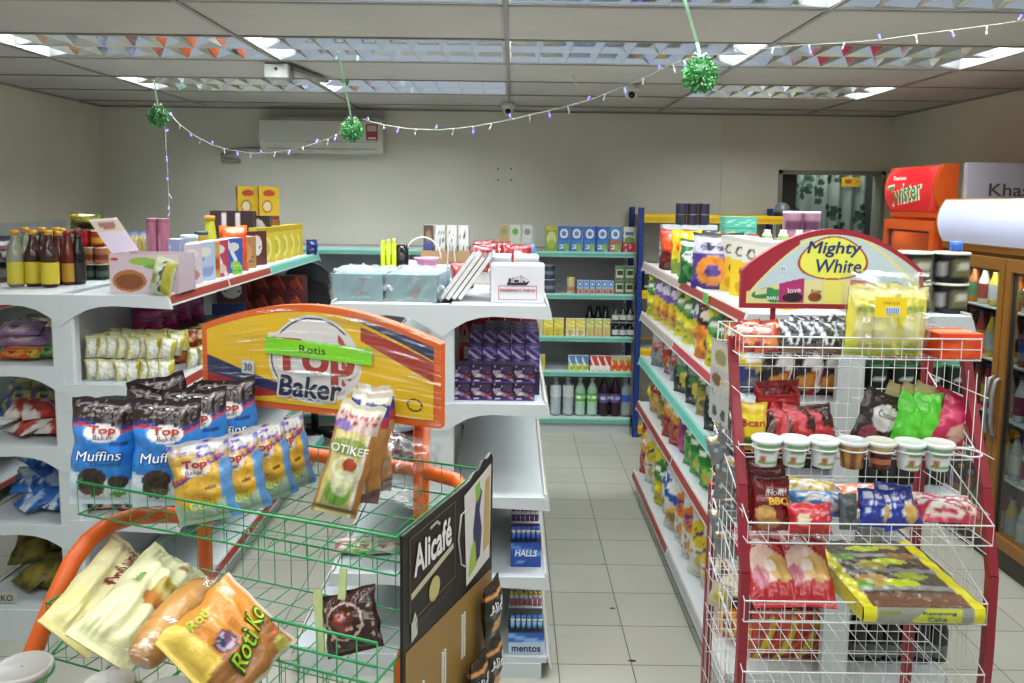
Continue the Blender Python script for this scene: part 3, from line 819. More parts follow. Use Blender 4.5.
# ---------------- back wall rack
mb = MB(); mb.lathe([(.052, 0), (.062, .012), (.066, .03), (.062, .034)], 20, hx('#22252a')); mb.lathe([(.060, .03), (.058, .06), (.048, .09), (.028, .108), (.004, .114)], 20, hx('#6e7378'))
place('helmet', solid('helmet', mb, 'gloss'), (at(782, 214, Y=6.1).x, 6.1, 1.69), 0, 'round grey helmet with a dark rim on top of the yellow rack beam', 'helmet')
mb = MB(); mb.bbox(-.09, -.15, 0, .09, .15, .10, hx('#26272a'), .01); mb.box(-.08, -.152, .03, .08, -.15, .045, hx('#b9bcc0'))
blk = solid('black_case', mb, 'plastic')
for k in range(2): place('bc', blk, (1.08, 6.16, 1.12+.102*k), 0, ['black flat case on the middle yellow beam level, lower of two', 'black flat case on the middle yellow beam level, upper of two'][k], 'case')
mb = MB(); mb.bbox(-.1, -.12, 0, .1, .12, .12, hx('#b98f86'), .02)
place('pinkparcel', solid('pink_parcel', mb, 'film'), (1.30, 6.15, 1.12), 0, 'pale pink wrapped parcel beside the black cases on the rack', 'parcel')

# ---------------- snack bag designs
def snack(base, band, blob, fleck, seed, txt='#f2f2ee', style=0):
    sh = [('spk', .05, .05, .95, .45, 7, 7, .28, seed, fleck)]
    if style == 0: sh += [('d', .25, 1, .62, .92, band), ('e', .5, .74, .36, .11, txt), ('e', .5, .26, .34, .17, blob), ('e', .42, .27, .16, .09, fleck)]
    if style == 1: sh += [('e', .5, .66, .46, .20, band), ('spk', .15, .58, .85, .74, 7, 3, .7, seed, txt), ('e', .55, .25, .3, .16, blob)]
    if style == 2: sh += [('r', 0, .84, 1, .93, band), ('e', .5, .62, .4, .14, txt), ('spk', .2, .56, .8, .68, 6, 2, .6, seed, base), ('ring', .5, .3, .36, .2, .35, blob)]
    if style == 3: sh += [('d', 1, .6, .5, .9, band), ('e', .35, .72, .3, .13, txt), ('e', .6, .3, .3, .2, blob), ('spk', .2, .1, .9, .5, 9, 9, .15, seed+3, txt)]
    return art(base, *sh)
def bagb(w, h, d, a, seed=0, nx=12, ny=16, mat='foil', name='snack_bag'):
    return lambda: mk(name, bagmb(w, h, d, a, nx=nx, ny=ny, seed=seed), mat)
DES = {
 'yellow_purple': (snack('#d9bf2e', '#6a4a9a', '#e0a02c', '#b5602a', 1, '#efe6f5'), 'yellow snack bag with purple logo'),
 'yellow_green': (snack('#d6cf2a', '#3f7a3a', '#c9b02a', '#5a8a3a', 2, '#e8ead8', 1), 'yellow-green snack bag with green logo'),
 'orange': (snack('#d9791c', '#2a1c16', '#e8a83c', '#8a3a1a', 3, '#efe0c8', 0), 'orange and black snack bag'),
 'white_yellow': (snack('#d6d5c4', '#d0b82a', '#d9b84a', '#7a6a3a', 4, '#4a3f5a', 1), 'white chips bag with yellow band'),
 'white_blue': (snack('#d8d9d2', '#2f55a8', '#d9a83c', '#8a7a4a', 5, '#eeeee8', 0), 'white chips bag with blue band'),
 'white_orange': (snack('#dcd8cc', '#d9792a', '#e09a3c', '#9a6a3a', 6, '#5a3f7a', 1), 'white chips bag with orange blob'),
 'red': (snack('#a82420', '#d9a02a', '#d96a2a', '#5a1a14', 7, '#efe8dc', 1), 'red snack bag with gold logo'),
 'red_dark': (snack('#6e1d1c', '#b82a24', '#a85a2a', '#2a1412', 8, '#d9c8a8', 3), 'dark red snack bag'),
 'green': (snack('#3c9a34', '#2a6e2a', '#c9c04a', '#8fc04a', 9, '#e4eee0', 1), 'bright green snack bag'),
 'magenta': (snack('#8f2a72', '#6e1c5a', '#c04a8a', '#b03a7a', 10, '#efdce8', 0), 'magenta snack bag'),
 'black': (snack('#1d1f20', '#3c6e3a', '#c9bc3c', '#3a3f3c', 11, '#a9b0a8', 3), 'black and green snack bag'),
 'grey': (snack('#7e8286', '#a03a34', '#9a9ea0', '#55595c', 12, '#c8ccd0', 3), 'silver-grey snack bag'),
 'olive': (snack('#8f8636', '#4f5a2a', '#b5a04a', '#6a5a2a', 13, '#d8d8c0', 0), 'olive snack bag'),
 'tan': (snack('#b98a4a', '#8a3a24', '#d9a85a', '#7a4a24', 14, '#efe4cc', 1), 'tan snack bag with brown logo'),
 'green_dark': (snack('#1f6a36', '#e4e8e2', '#4a8a4a', '#153f22', 15, '#dfe8df', 2), 'dark green bag with a white panel'),
 'donut': (art('#4a2f86', ('ring', .5, .33, .40, .27, .2, '#e08a2c'), ('r', 0, .66, 1, .93, '#c9c8e4'), ('e', .35, .78, .16, .09, '#2a2a4a'), ('e', .7, .78, .15, .08, '#2a2a4a'), ('r', .0, .93, 1, 1, '#1c1c20')), 'purple bag with an orange ring'),
 'red_bag': (art('#c22a20', ('e', .4, .7, .3, .2, '#d9541e'), ('arc', .42, .06, 2, 0, '#5a1c16'), ('spk', .1, .1, .9, .4, 6, 5, .3, 4, '#a83a24')), 'red and brown snack bag'),
 'yellow_bag': (art('#e4c91e', ('spk', .1, .45, .9, .8, 5, 6, .4, 6, '#d9a01e'), ('arc', .3, .05, 2, 0, '#7f9a3a'), ('e', .5, .6, .3, .1, '#d03a24'), ('spk', .1, .05, .9, .3, 6, 4, .4, 8, '#c9b83c')), 'bright yellow snack bag'),
}
PLACEW = {}
def shelfbag(kind, X, Y, z, w, h, d, rz, lean, where, hkey=''):
    a, desc = DES[kind]
    lab = '%s %s' % (desc, where)
    key = 'bag_%s_%s' % (kind, hkey)
    sd = sum(map(ord, kind))+len(hkey)
    return place(key, lambda: mk('snack_bag', bagmb(w, h, d, a, nx=18, ny=24, seed=sd), 'foil'), (X, Y, z+.001), (lean, 0, rz), lab, 'snack bag')
# right shelf unit, tiers facing the aisle (front towards -X)
FX = -PI/2+.62
tname = ['top', 'second', 'third', 'fourth', 'bottom']
def crow(tier, kinds, Ys, X, w, h, d, rz=FX, jit=.18, back=False):
    for k, (kd, Y) in enumerate(zip(kinds, Ys)):
        rnd = random.Random(tier*100+k+(50 if back else 0))
        wh = ('back row of right %s tier, ' if back else 'on right shelf %s tier, ') % tname[tier] + ('%s from far end' % ORD[k])
        shelfbag(kd, X+rnd.uniform(-.012, .012), Y+rnd.uniform(-.01, .01), CT[tier], w, h, d, rz+rnd.uniform(-jit, jit), rnd.uniform(-.10, -.02), wh, 'C%d%s' % (tier, 'b' if back else ''))
crow(1, ['yellow_green', 'yellow_purple', 'yellow_purple', 'yellow_purple', 'yellow_green', 'yellow_green', 'yellow_purple', 'orange', 'yellow_green', 'red'], [4.66-.185*k for k in range(10)], .892, .23, .268, .12)
crow(1, ['olive', 'red_dark', 'yellow_green', 'orange', 'black', 'red_dark', 'olive'], [4.6-.25*k for k in range(7)], 1.03, .20, .255, .07, back=True)
crow(2, ['grey', 'red_dark', 'grey', 'black', 'black', 'olive', 'black'], [4.5, 4.28, 4.08, 3.86, 3.64, 3.42, 3.2], .90, .23, .24, .12, jit=.3)
crow(3, ['yellow_green', 'tan', 'tan', 'olive', 'red', 'red', 'magenta', 'green', 'green', 'green', 'red_dark'], [4.7, 4.53, 4.36, 4.2, 4.05, 3.9, 3.76, 3.6, 3.45, 3.3, 3.1], .895, .23, .26, .13, jit=.25)
crow(4, ['red', 'white_yellow', 'white_yellow', 'yellow_green', 'white_blue', 'white_blue', 'white_orange', 'white_orange', 'white_yellow', 'white_yellow', 'orange', 'orange'], [4.74-.168*k for k in range(12)], .885, .22, .32, .13)
crow(4, ['tan', 'olive', 'yellow_purple', 'tan', 'yellow_green', 'olive', 'tan', 'orange'], [4.66-.24*k for k in range(8)], 1.02, .20, .31, .08, back=True)
# top tier of the right shelves
def topc(kd, px, Y, w, h, d, rz, where, key): 
    Y *= .955; w *= 1.08
    X = at(px, 250, Y=Y).x
    shelfbag(kd, X, Y, CT[0], w, h, d, rz, -.05, where, key)
topc('red_bag', 674, 4.52, .15, .225, .08, -.5, 'at the far end of the right shelf top', 't1')
for k, (px, Y) in enumerate(((686, 4.30), (693, 4.12), (703, 4.02))): topc('yellow_bag', px, Y, .15, .23, .08, -.55, 'on the right shelf top, %s from the far end' % ORD[k], 't2')
topc('green_dark', 697, 3.78, .15, .205, .08, -.5, 'leaning among yellow bags on the top right tier', 't3')
for k, (px, Y) in enumerate(((714, 3.58), (722, 3.72))): topc('donut', px, Y, .17, .24, .09, -.35, ['at the front of the top right tier', 'behind its twin on the top right tier'][k], 't4')
topc('yellow_bag', 716, 4.15, .17, .225, .08, -.4, 'on the top right tier under the teal packets', 't5')
topc('red_bag', 738, 4.1, .17, .22, .08, -.4, 'behind the yellow cartons of the top right tier', 't6')
ybox = art('#dcd8cc', ('r', 0, 0, 1, .62, '#dcb924'), ('e', .3, .76, .16, .09, '#4a4a3c'), ('e', .3, .76, .09, .05, '#d8d4c8'), ('e', .68, .76, .15, .09, '#4a4a3c'), ('e', .68, .76, .08, .05, '#d8d4c8'), ('e', .5, .42, .22, .10, '#5a4a24'), ('e', .5, .16, .34, .12, '#c2941c'), ('r', .0, .93, 1, 1, '#c9c8c4'))
for k, (px, Y) in enumerate(((734, 3.35), (745, 3.17), (757, 3.0), (771, 2.85))):
    place('ybox', carton(.15, .06, .235, ybox, art('#d9d6cc', ('r', 0, 0, 1, .6, '#d4b42e'), ('e', .5, .3, .3, .1, '#7a6a2a'))), (at(px, 280, Y=Y).x+.02, Y, CT[0]), -.95, 'white and yellow tall carton on the top right tier, %s from the far end' % ORD[k], 'carton', 'white and yellow cartons')
# cartons and shrink-wrapped cans at the far end
for k in range(3):
    for q in range(2):
        place('bwbox', carton(.105, .09, .118, art('#c2c8d2', ('r', 0, .15, 1, .75, '#3f4f86'), ('e', .5, .45, .3, .2, '#e4e6ea'), ('spk', 0, .0, 1, .2, 5, 2, .4, 2, '#5a6a9a'))), (.93+.108*k, 4.74, CT[0]+.119*q), 0, 'blue and white carton topping the far right shelf end, %s layer, %s from left' % (['lower', 'upper'][q], ORD[k]), 'carton', 'blue and white cartons')
for q in range(2):
    for k in range(3):
        place('pcan', can_b(.032, .062, '#33303f', '#55525f'), (.988+.067*k, 4.72, CT[0]+.2385+.0635*q), 0, 'dark purple can stacked on blue and white cartons, %s layer, %s from the left' % (['lower', 'upper'][q], ORD[k]), 'can', 'dark purple cans')
mb = boxmb(.17, .1, .06, art('#4fa890', ('spk', .1, .2, .9, .8, 8, 3, .5, 2, '#9fd2c2')), top=art('#6dbba6'))
for k in range(2): place('teal', solid('teal_box', mb, 'card'), (at(738, 225, Y=4.3).x, 4.3, 1.60+k*.062), .05, 'flat teal box stacked on the back of the top right tier, %s' % ['lower', 'upper'][k], 'box')
mb = boxmb(.34, .16, .175, art('#b9b4a8', ('spk', .0, .5, 1, 1, 12, 3, .5, 2, '#b85a4a')), top=art('#c9c6c0'))
place('crate', solid('cardboard_tray', mb, 'card'), (at(745, 225, Y=4.32).x, 4.32, CT[0]), .0, 'cardboard tray under flat teal boxes on the top right tier', 'box')
mb = boxmb(.30, .16, .21, art('#cfccc2', ('r', 0, .75, 1, .9, '#8d9a6a')), top=art('#dcdad2'))
place('crate2', solid('cardboard_tray', mb, 'card'), (1.19, 3.42, CT[0]), .0, 'white cardboard box with small white-capped bottles on top', 'box')
for k in range(4):
    place('smb', bottle_b(.021, .05, .013, '#c9cdbe', '#8fae6a', '#e4e4e0', (.1, .5)), (1.08+.068*k, 3.40, CT[0]+.2105), 0, 'tiny white-capped bottle on the white cardboard box, %s from the left' % ORD[k], 'bottle', 'tiny white-capped bottles')
for k in range(2):
    place('pkcan', can_b(.043, .125, '#b98aa0', '#d8cfd2', [(.85, 1, .3, .7, '#6a3f5a'), (0, .15, .3, .7, '#6a3f5a'), (.3, .6, .1, .9, '#3f2434')]), (at(792+18*k, 230, Y=3.7).x, 3.7, CT[0]+.21), 0, 'pink can with dark print beside the doorway, %s of the pair' % ['left', 'right'][k], 'can')
mb = boxmb(.22, .12, .209, art('#7a4a55'))
place('pkbase', solid('cardboard_tray', mb, 'card'), (at(801, 240, Y=3.7).x, 3.7, CT[0]), 0, 'dark pink box beneath the two pink cans', 'box')

# near end of the right shelf unit, seen through the wire rack
red_coffee = art('#a81f22', ('r', .0, .0, .45, 1, '#1a1415'), ('e', .5, .62, .3, .12, '#e4e0dc'), ('e', .4, .25, .26, .15, '#c9852c'), ('d', 1, .3, .72, .82, '#e8e4e0'))
for k, (px, r) in enumerate(((778, .35), (806, .2), (835, -.05))):
    place('rcof', bagb(.15, .20, .07, red_coffee, 4, name='coffee_bag'), (at(px, 380, Y=2.79).x, 2.79, CT[1]), (-.05, .12 if k < 2 else .0, r), 'red and black instant coffee bag seen through the wire rack, %s from the left' % ORD[k], 'coffee bag', 'red and black coffee bags')
place('blubag', bagb(.14, .18, .07, snack('#24306a', '#c9b42a', '#3a3f4a', '#8a8f9a', 3), 5), (at(752, 380, Y=2.82).x, 2.82, CT[1]), .2, 'navy bag with a yellow figure at the left of the red coffee bags', 'snack bag')
greybag = art('#55606a', ('e', .5, .5, .4, .3, '#2c3238'), ('spk', .1, .1, .9, .4, 5, 5, .3, 2, '#8a929a'))
place('greyb', bagb(.12, .17, .06, greybag, 6), (at(768, 380, Y=2.98).x, 2.98, CT[1]), .1, 'slate grey bag behind the first red coffee bag', 'snack bag')
for k in range(4): place('dkbag2', bagb(.12, .14, .07, art('#17181c', ('spk', .1, .2, .9, .8, 5, 5, .3, k, '#3a3f4c')), 7), (at(757+24*k, 480, Y=2.8).x, 2.8, CT[2]), .1, 'black bag low behind the tubs in the wire rack, %s from the left' % ORD[k], 'snack bag', 'black bags behind the wire rack')
stripe = art('#b8412a', ('d', 1, -.75, .05, .30, '#cdb92c'), ('spk', .1, .1, .9, .9, 5, 6, .3, 2, '#8a2a20'), ('e', .75, .25, .2, .12, '#d98a3c'))
for k in range(4): place('strp', bagb(.105, .19, .06, stripe, 8), (at(763+21*k, 670, Y=2.80).x, 2.80, CT[4]+.001), .1, 'red packet with a diagonal yellow stripe behind the wire rack, %s from the left' % ORD[k], 'snack bag', 'red packets with yellow stripes')
blst = art('#26324e', ('d', 1, -.5, .2, .42, '#7fa08c'), ('d', 1, -.5, .6, .72, '#a3b8ae'))
for k in range(5): place('blst', bagb(.08, .19, .05, blst, 9), (at(757+15*k, 560, Y=2.78).x, 2.78, CT[3]+.001), .1, 'navy packet with a pale green stripe behind the wire rack, %s from the left' % ORD[k], 'snack bag', 'navy striped packets', (1, 1, .55))
# right hand side of that unit
jar = can_b(.060, .104, '#16181a', '#d5d2bd', [(.95, 1, .4, .62, '#c9c8bd'), (0, .05, .4, .62, '#c9c8bd'), (.86, 1, .2, .85, '#6e6a4a'), (0, .14, .2, .85, '#6e6a4a'), (.74, .80, .2, .7, '#a9acab')])
for q in range(2):
    for k in range(3):
        place('cjar', jar, (at(874+37*k, 300, Y=2.80).x, 2.80, CT[0]+.107*q), .2*k, 'black coffee tub with cream lid, %s layer, %s from the left, on the shelf top' % (['lower', 'upper'][q], ORD[k]), 'coffee tub', 'black coffee tubs')
gcan = can_b(.05, .10, '#14251b', '#2f7a48', [(0, 1, .15, .45, '#0e1512'), (.93, 1, .2, .5, '#c8ccc8'), (0, .05, .2, .5, '#c8ccc8')])
for k in range(4): place('gcan', gcan, (at(874+27*k, 370, Y=2.80).x, 2.80, 1.141), .0, 'dark green can behind the wire rack, %s from the left' % ORD[k], 'can', 'dark green cans behind the wire rack')
blkb = bottle_b(.036, .20, .016, '#111214', '#26282a', '#0c0c0d', (.15, .5))
for k in range(5): place('blkb', blkb, (at(868+17*k, 480, Y=2.8).x, 2.80, .801), 0, 'black bottle in the middle behind the wire rack, %s from the left' % ORD[k], 'bottle', 'black bottles behind the wire rack')
blkc = bottle_b(.036, .21, .018, '#101113', '#5a5e60', '#0c0c0d', (.12, .35))
for k in range(6): place('blkc', blkc, (at(856+16*k, 660, Y=2.8).x, 2.80, .126), 0, 'black bottle low behind the wire rack, %s from the left' % ORD[k], 'bottle', 'low black bottles behind the wire rack')

place('tag_green_c', carton(.075, .004, .045, art('#6fbf5f', ('spk', .1, .2, .9, .8, 5, 3, .4, 2, '#2f7a3a')), nx=14, ny=8), (.775, at(707, 295, X=.78).y, CT[0]-.030), -PI/2, 'green price card on the rail of the right shelf top', 'price card')
# ================================================================== left shelf unit goods
def pz(px, X): # distance at which a picture column meets a plane X
    return at(px, 260, X=X).y
HA = 1.411
# sauce and syrup bottles, top tier, left half
BT = {'clear': bottle_b(.033, .235, .014, '#8a8d78', '#c9b83a', '#c98f1e', (.06, .44)),
      'brown': bottle_b(.034, .235, .014, '#3a2018', '#c9b42f', '#cf9420', (.06, .44)),
      'redb': bottle_b(.027, .225, .013, '#5a1a14', '#7a2a1c', '#c99a24', (.08, .4)),
      'soy': bottle_b(.028, .235, .013, '#140f10', '#231a1a', '#7a1f1a', (.08, .4)),
      'redy': bottle_b(.028, .23, .013, '#6a2418', '#b58a2c', '#8a2a20', (.06, .4))}
for k, (px, Y, kd, l) in enumerate(((16, 3.30, 'clear', 'clear syrup bottle with yellow label and orange cap, leftmost in the front row'),
        (34, 3.32, 'brown', 'brown sauce bottle with yellow label and orange cap, left of its twin'),
        (50, 3.30, 'brown', 'brown sauce bottle with yellow label and orange cap, right of its twin'),
        (60, 3.42, 'redb', 'dark red bottle with orange cap beside the brown sauce bottles'),
        (69, 3.40, 'redy', 'red sauce bottle with small yellow label and red cap'),
        (79, 3.42, 'soy', 'black soy sauce bottle with dark red cap, rightmost in the front row'),
        (27, 3.55, 'clear', 'clear syrup bottle in the second row behind the leftmost bottles'),
        (44, 3.56, 'brown', 'brown sauce bottle in the second row, left one'),
        (58, 3.60, 'brown', 'brown sauce bottle in the second row, right one'),
        (64, 3.75, 'redb', 'dark red bottle at the back of the sauce bottles'))):
    place('bt_'+kd, BT[kd], (at(px, 270, Y=Y).x, Y, HA), k*.6, l, 'bottle')
for k, (px, Y, z, body, lid, l) in enumerate(((90, 3.62, 0, '#1a2420', '#b9b59a', 'black tin, left, at the bottom of the tin stack'), (102, 3.62, 0, '#1a2420', '#b9b59a', 'black tin, right, at the bottom of the tin stack'),
        (90, 3.62, .075, '#b07a5a', '#c2b39a', 'tan patterned tin, left, in the middle of the stack'), (102, 3.62, .075, '#b0704f', '#c2b39a', 'tan patterned tin, right, in the middle of the stack'),
        (86, 3.64, .15, '#a81f26', '#8f2026', 'dark red tin, top left of the stack'), (99, 3.64, .15, '#c0332a', '#d9d2c8', 'red and yellow tin, top right of the stack'))):
    place('tin%d' % (k//2*2+k % 2), can_b(.028, .072, body, lid, [(0, 1, .25, .6, ['#4a5a50', '#4a5a50', '#7a3a2c', '#7a3a2c', '#c22a2a', '#d9b02a'][k])]), (at(px, 270, Y=Y).x, Y, HA+z), 0, l, 'tin')
place('yjug', carton(.06, .06, .16, art('#cfb22a', ('spk', .1, .1, .9, .9, 5, 6, .25, 2, '#a8741e')), top='#c9a82a'), (at(117, 270, Y=3.7).x, 3.7, HA), .2, 'bright yellow carton standing right of the tin stack', 'carton')
place('noodle', bagb(.135, .075, .06, snack('#5f6a24', '#a8a02a', '#4a2a1c', '#2c2a14', 4, '#8a7a2a', 0), 3), (at(86, 226, Y=3.66).x, 3.66, HA+.226), .15, 'olive noodle pack lying on top of the tin stack', 'noodle pack')
for k, (px, c) in enumerate(((3, '#4a3f6a'), (22, '#7a8a5a'))):
    place('farl%d' % k, bagb(.10, .13, .06, snack(c, '#8a5a6a', '#c9c4b8', '#3a3a44', k+5), k), (at(px, 250, Y=4.6).x, 4.6, HA), .2, ['small violet pack', 'small pale green pack'][k]+' far back behind the syrup bottles', 'snack bag')
# far boxes at the back of the left half
# display box with biscuits
bx = root('display_box', 'pale pink biscuit display box with raised lid on the left shelf top', 'box', (at(152, 290, Y=3.16).x-.01, 3.20, HA), 0)
pinkart = art('#c9b3bd', ('e', .28, .32, .25, .28, '#a5683a'), ('e', .28, .30, .2, .2, '#7a4424'), ('e', .60, .75, .12, .12, '#6a9a3a'), ('e', .48, .82, .2, .10, '#8fb04a'), ('spk', .62, .35, .95, .6, 7, 3, .5, 2, '#8a7a9a'), ('r', .02, .82, .12, .9, '#b0303a'), ('e', .86, .3, .05, .22, '#8a4a2c'))
mb = MB(); wq, dq, hq = .27, .16, .155
mb.sheet(lambda u, v: (-wq/2+u*wq, -dq/2, v*hq), 70, 44, pinkart, smooth=False)
mb.box(-wq/2, dq/2-.003, 0, wq/2, dq/2, hq, hx('#bda9b3')); mb.box(-wq/2, -dq/2+.001, 0, -wq/2+.003, dq/2, hq, hx('#bda9b3')); mb.box(wq/2-.003, -dq/2+.001, 0, wq/2, dq/2, hq, hx('#bda9b3')); mb.box(-wq/2, -dq/2+.001, 0, wq/2, dq/2, .003, hx('#bda9b3'))
mb.box(-wq/2+.004, -dq/2+.004, .08, wq/2-.004, dq/2-.004, .125, hx('#b8a392'))
mk('box_body', mb, 'card', bx)
mb = MB()
mb.sheet(lambda u, v: (-wq/2 - .085*v + u*.085, -dq/2+.02+.05*u, hq+.13*v+.01*u), 12, 14, art('#c4b4c8', ('r', 0, .6, 1, 1, '#b9b09a'), ('e', .5, .8, .3, .12, '#8a4a3c'), ('r', .0, .93, 1, 1, '#dcd9d2')), smooth=False)
mb.sheet(lambda u, v: (-wq/2 - .085*v + u*.085, -dq/2+.024+.05*u, hq+.13*v+.01*u), 2, 2, art('#a59aa5'), smooth=False, flip=True)
mk('open_lid', mb, 'card', bx)
place('greenpk', bagb(.10, .155, .055, art('#c3c9a6', ('r', .42, .1, .62, .9, '#3a4446'), ('r', .66, .05, .95, .9, '#a9a43a'), ('e', .25, .4, .15, .15, '#8fa04a'), ('spk', .42, .15, .62, .85, 2, 10, .5, 2, '#c9cdc2')), 5, name='biscuit_pack'), (at(160, 292, Y=3.07).x, 3.065, HA+.003), (0, .28, -.25), 'pale green biscuit pack leaning on the pink display box at the shelf edge', 'biscuit pack')
for k, px in enumerate((137, 145)):
    place('bun', bagb(.055, .14, .07, art('#cdc48f', ('r', .35, 0, .65, 1, '#c9b04a'), ('r', 0, .85, 1, 1, '#8a93b5')), 3), (at(px, 250, Y=3.5).x, 3.50, HA+.09), .1, 'cream and yellow packet upright behind the pink display box, %s' % ['left', 'right'][k], 'packet')
place('bunbox', carton(.12, .12, .088, art('#b9b0a0')), (at(141, 262, Y=3.5).x, 3.50, HA), 0, 'plain carton under the cream and yellow packets', 'carton')
for k, px in enumerate((153, 164)):
    place('pkc', can_b(.024, .20, '#b5708a', '#8f5a6e', [(0, 1, .05, .12, '#7a3f55'), (.3, .6, .3, .8, '#7a3f55'), (.85, 1, .3, .7, '#cfa0b2')]), (at(px, 250, Y=3.40).x, 3.40, HA+.085), 0, 'tall pink can behind the display box, %s of two' % ['left', 'right'][k], 'can')
place('pkcb', carton(.13, .10, .084, art('#a5a0a6')), (at(159, 262, Y=3.4).x+.0, 3.40, HA), 0, 'grey carton under the two tall pink cans', 'carton')
place('bj1', carton(.05, .06, .20, art('#8a94b5', ('spk', .1, .1, .9, .9, 4, 7, .4, 2, '#c9c9d2'))), (at(177, 262, Y=3.42).x, 3.42, HA), 0, 'blue-grey carton right of the tall pink cans', 'carton')
# jars behind the front line
place('jar1', can_b(.038, .20, '#b9c2cf', '#c9d4dc', [(0, 1, .3, .42, '#b02a30'), (0, 1, .55, .68, '#6a86b5')]), (at(190, 262, Y=3.72).x, 3.72, HA), 0, 'white jar with a red stripe behind the small packets', 'jar')
place('jar2', can_b(.032, .21, '#c9a83c', '#2c4a5a', [(0, 1, .3, .6, '#cfb24a')]), (at(202, 262, Y=3.90).x, 3.90, HA), 0, 'yellow jar with a dark blue lid', 'jar')
place('jar3', bottle_b(.036, .285, .022, '#b8b82a', '#d9a13a', '#c9922a', (.1, .4)), (at(211, 262, Y=4.05).x, 4.05, HA), 0, 'tall lime bottle with a round orange-yellow cap', 'bottle')
place('jar4', can_b(.032, .17, '#c9a24a', '#c97a2a', [(0, 1, .2, .5, '#b5522c')]), (at(213, 262, Y=3.80).x, 3.80, HA), 0, 'squat orange-yellow jar in front of the lime bottle', 'jar')
# front line along the price rail (front towards +X)
RX = PI/2-.42
front = (('pnk', 187, '#c5b4bf', ('e', .5, .35, .15, .28, '#7a4a34'), 'pale pink box with a brown drink picture'),
         ('blw', 201, '#a3b4cc', ('spk', .1, .1, .9, .9, 4, 6, .4, 2, '#7f8fa8'), 'pale blue box beside the pale pink one'),
         ('rdb', 215, '#a8324a', ('d', 1, .8, .8, 1.0, '#d9c9cc'), 'crimson box with a white slash'),
         ('blb', 230, '#2a52a0', ('d', 1, .8, .8, 1.0, '#d2d9e0'), 'royal blue box with a white slash'))
for k, (nm, px, c, s1, l) in enumerate(front):
    Y = pz(px, -1.42)
    place('fr_'+nm, carton(.125, .05, .175, art(c, s1, ('e', .5, .75, .3, .12, '#d0ccc2'), ('e', .6, .22, .28, .13, ['#a07a6a', '#7a8fb0', '#c9b0a8', '#8fae4a'][k])), art(c)), (-1.42, Y, HA), RX, l+' on the left shelf by the rail', 'box')
place('tag_green', carton(.06, .004, .05, art('#7fbf3f', ('spk', .1, .2, .9, .8, 5, 3, .4, 2, '#3f7a2a'))), (-1.335, pz(237, -1.335), HA), RX, 'small bright green price card on the left rail', 'price card')
place('or_bag', bagb(.14, .235, .1, art('#d9501c', ('e', .5, .5, .3, .14, '#b8301a'), ('arcT', .85, .03, 4, 0, '#e0702c')), 7), (at(234, 262, Y=4.12).x, 4.12, HA), .5, 'bright orange bag behind the blue box on the left shelf top', 'snack bag')
place('tanb', carton(.16, .06, .17, art('#a5764a', ('e', .5, .5, .3, .3, '#b8905a'), ('spk', .1, .1, .9, .4, 5, 4, .3, 2, '#7a4a2c')), art('#8a5a3c')), (-1.45, 4.27, HA), RX, 'tan brown carton before the one with a white face', 'carton')
place('face1', carton(.17, .06, .19, art('#5a2a22', ('e', .5, .58, .28, .3, '#d5d0c8'), ('spk', .3, .4, .7, .75, 4, 4, .4, 2, '#6a4a44')), art('#4a2018'), top='#3a1c18'), (-1.46, 4.48, HA), RX, 'brown carton with a white face emblem beside the rail', 'carton')
yb = art('#c9b53a', ('e', .5, .4, .32, .35, '#d9cf7a'), ('e', .5, .4, .2, .22, '#b8a83a'), ('r', 0, .85, 1, 1, '#b59a2a'))
for k, Y in enumerate((4.66, 4.84, 5.0, 5.15, 5.29)):
    place('yb_', carton(.15, .06, .205, yb, art('#b8a23a'), top='#c2ac3c'), (-1.46, Y, HA), RX, 'yellow carton in the far row on the left shelf top, %s from near' % ORD[k], 'carton', 'yellow cartons along the left rail')
dk2 = art('#2c1418', ('r', .28, .0, .38, .95, '#c9bfc0'), ('r', .58, .0, .68, .95, '#c9bfc0'), ('r', .04, 0, .12, .6, '#c9bfc0'))
place('dk2', carton(.24, .09, .30, dk2, art('#1f1014'), top='#3a1c18'), (at(237, 250, Y=4.62).x-.03, 4.66, HA), .1, 'dark maroon carton with two white stripes on the left shelf top', 'carton')
place('face2', carton(.14, .07, .27, art('#2c1c1a', ('e', .5, .72, .3, .2, '#cfcac2'), ('e', .4, .2, .3, .14, '#3a4a2c')), art('#201412'), top='#3a1c18'), (at(257, 250, Y=4.75).x, 4.80, HA), .1, 'black-brown carton with a white emblem behind the yellow cartons', 'carton')
yr = art('#d2b21e', ('e', .4, .4, .26, .2, '#d9cfa8'), ('ring', .4, .4, .26, .2, .55, '#b8641e'), ('r', .0, .0, 1, .13, '#8a2420'), ('e', .5, .8, .3, .1, '#b5401e'))
for k, px in enumerate((246, 267)):
    o = place('yr', carton(.12, .10, .205, yr, art('#7a1f1c', ('e', .5, .5, .3, .2, '#c9a23c'))), (at(px, 205, Y=5.0).x, 5.02, HA+.24), .45, 'yellow carton with a red side stacked highest on the left shelf, %s' % ['left', 'right'][k], 'carton')
    place('yrb', carton(.125, .11, .24, art('#8a5a3a', ('e', .5, .6, .3, .3, '#a8805a')), art('#6a3a2c')), (at(px, 205, Y=5.0).x, 5.02, HA), .45, 'brown carton under the highest yellow carton, %s' % ['left', 'right'][k], 'carton')
for k, Y in enumerate((5.34, 5.41)):
    place('blp', bagb(.09, .10, .05, art('#1f2f72', ('spk', .1, .1, .9, .9, 4, 4, .35, 2, '#7f8fc0')), 3), (-1.36+.03*(1-k), Y-.02, HA), RX, 'small navy pack at the far end of the left rail, %s' % ['nearer one', 'farther one'][k], 'packet')

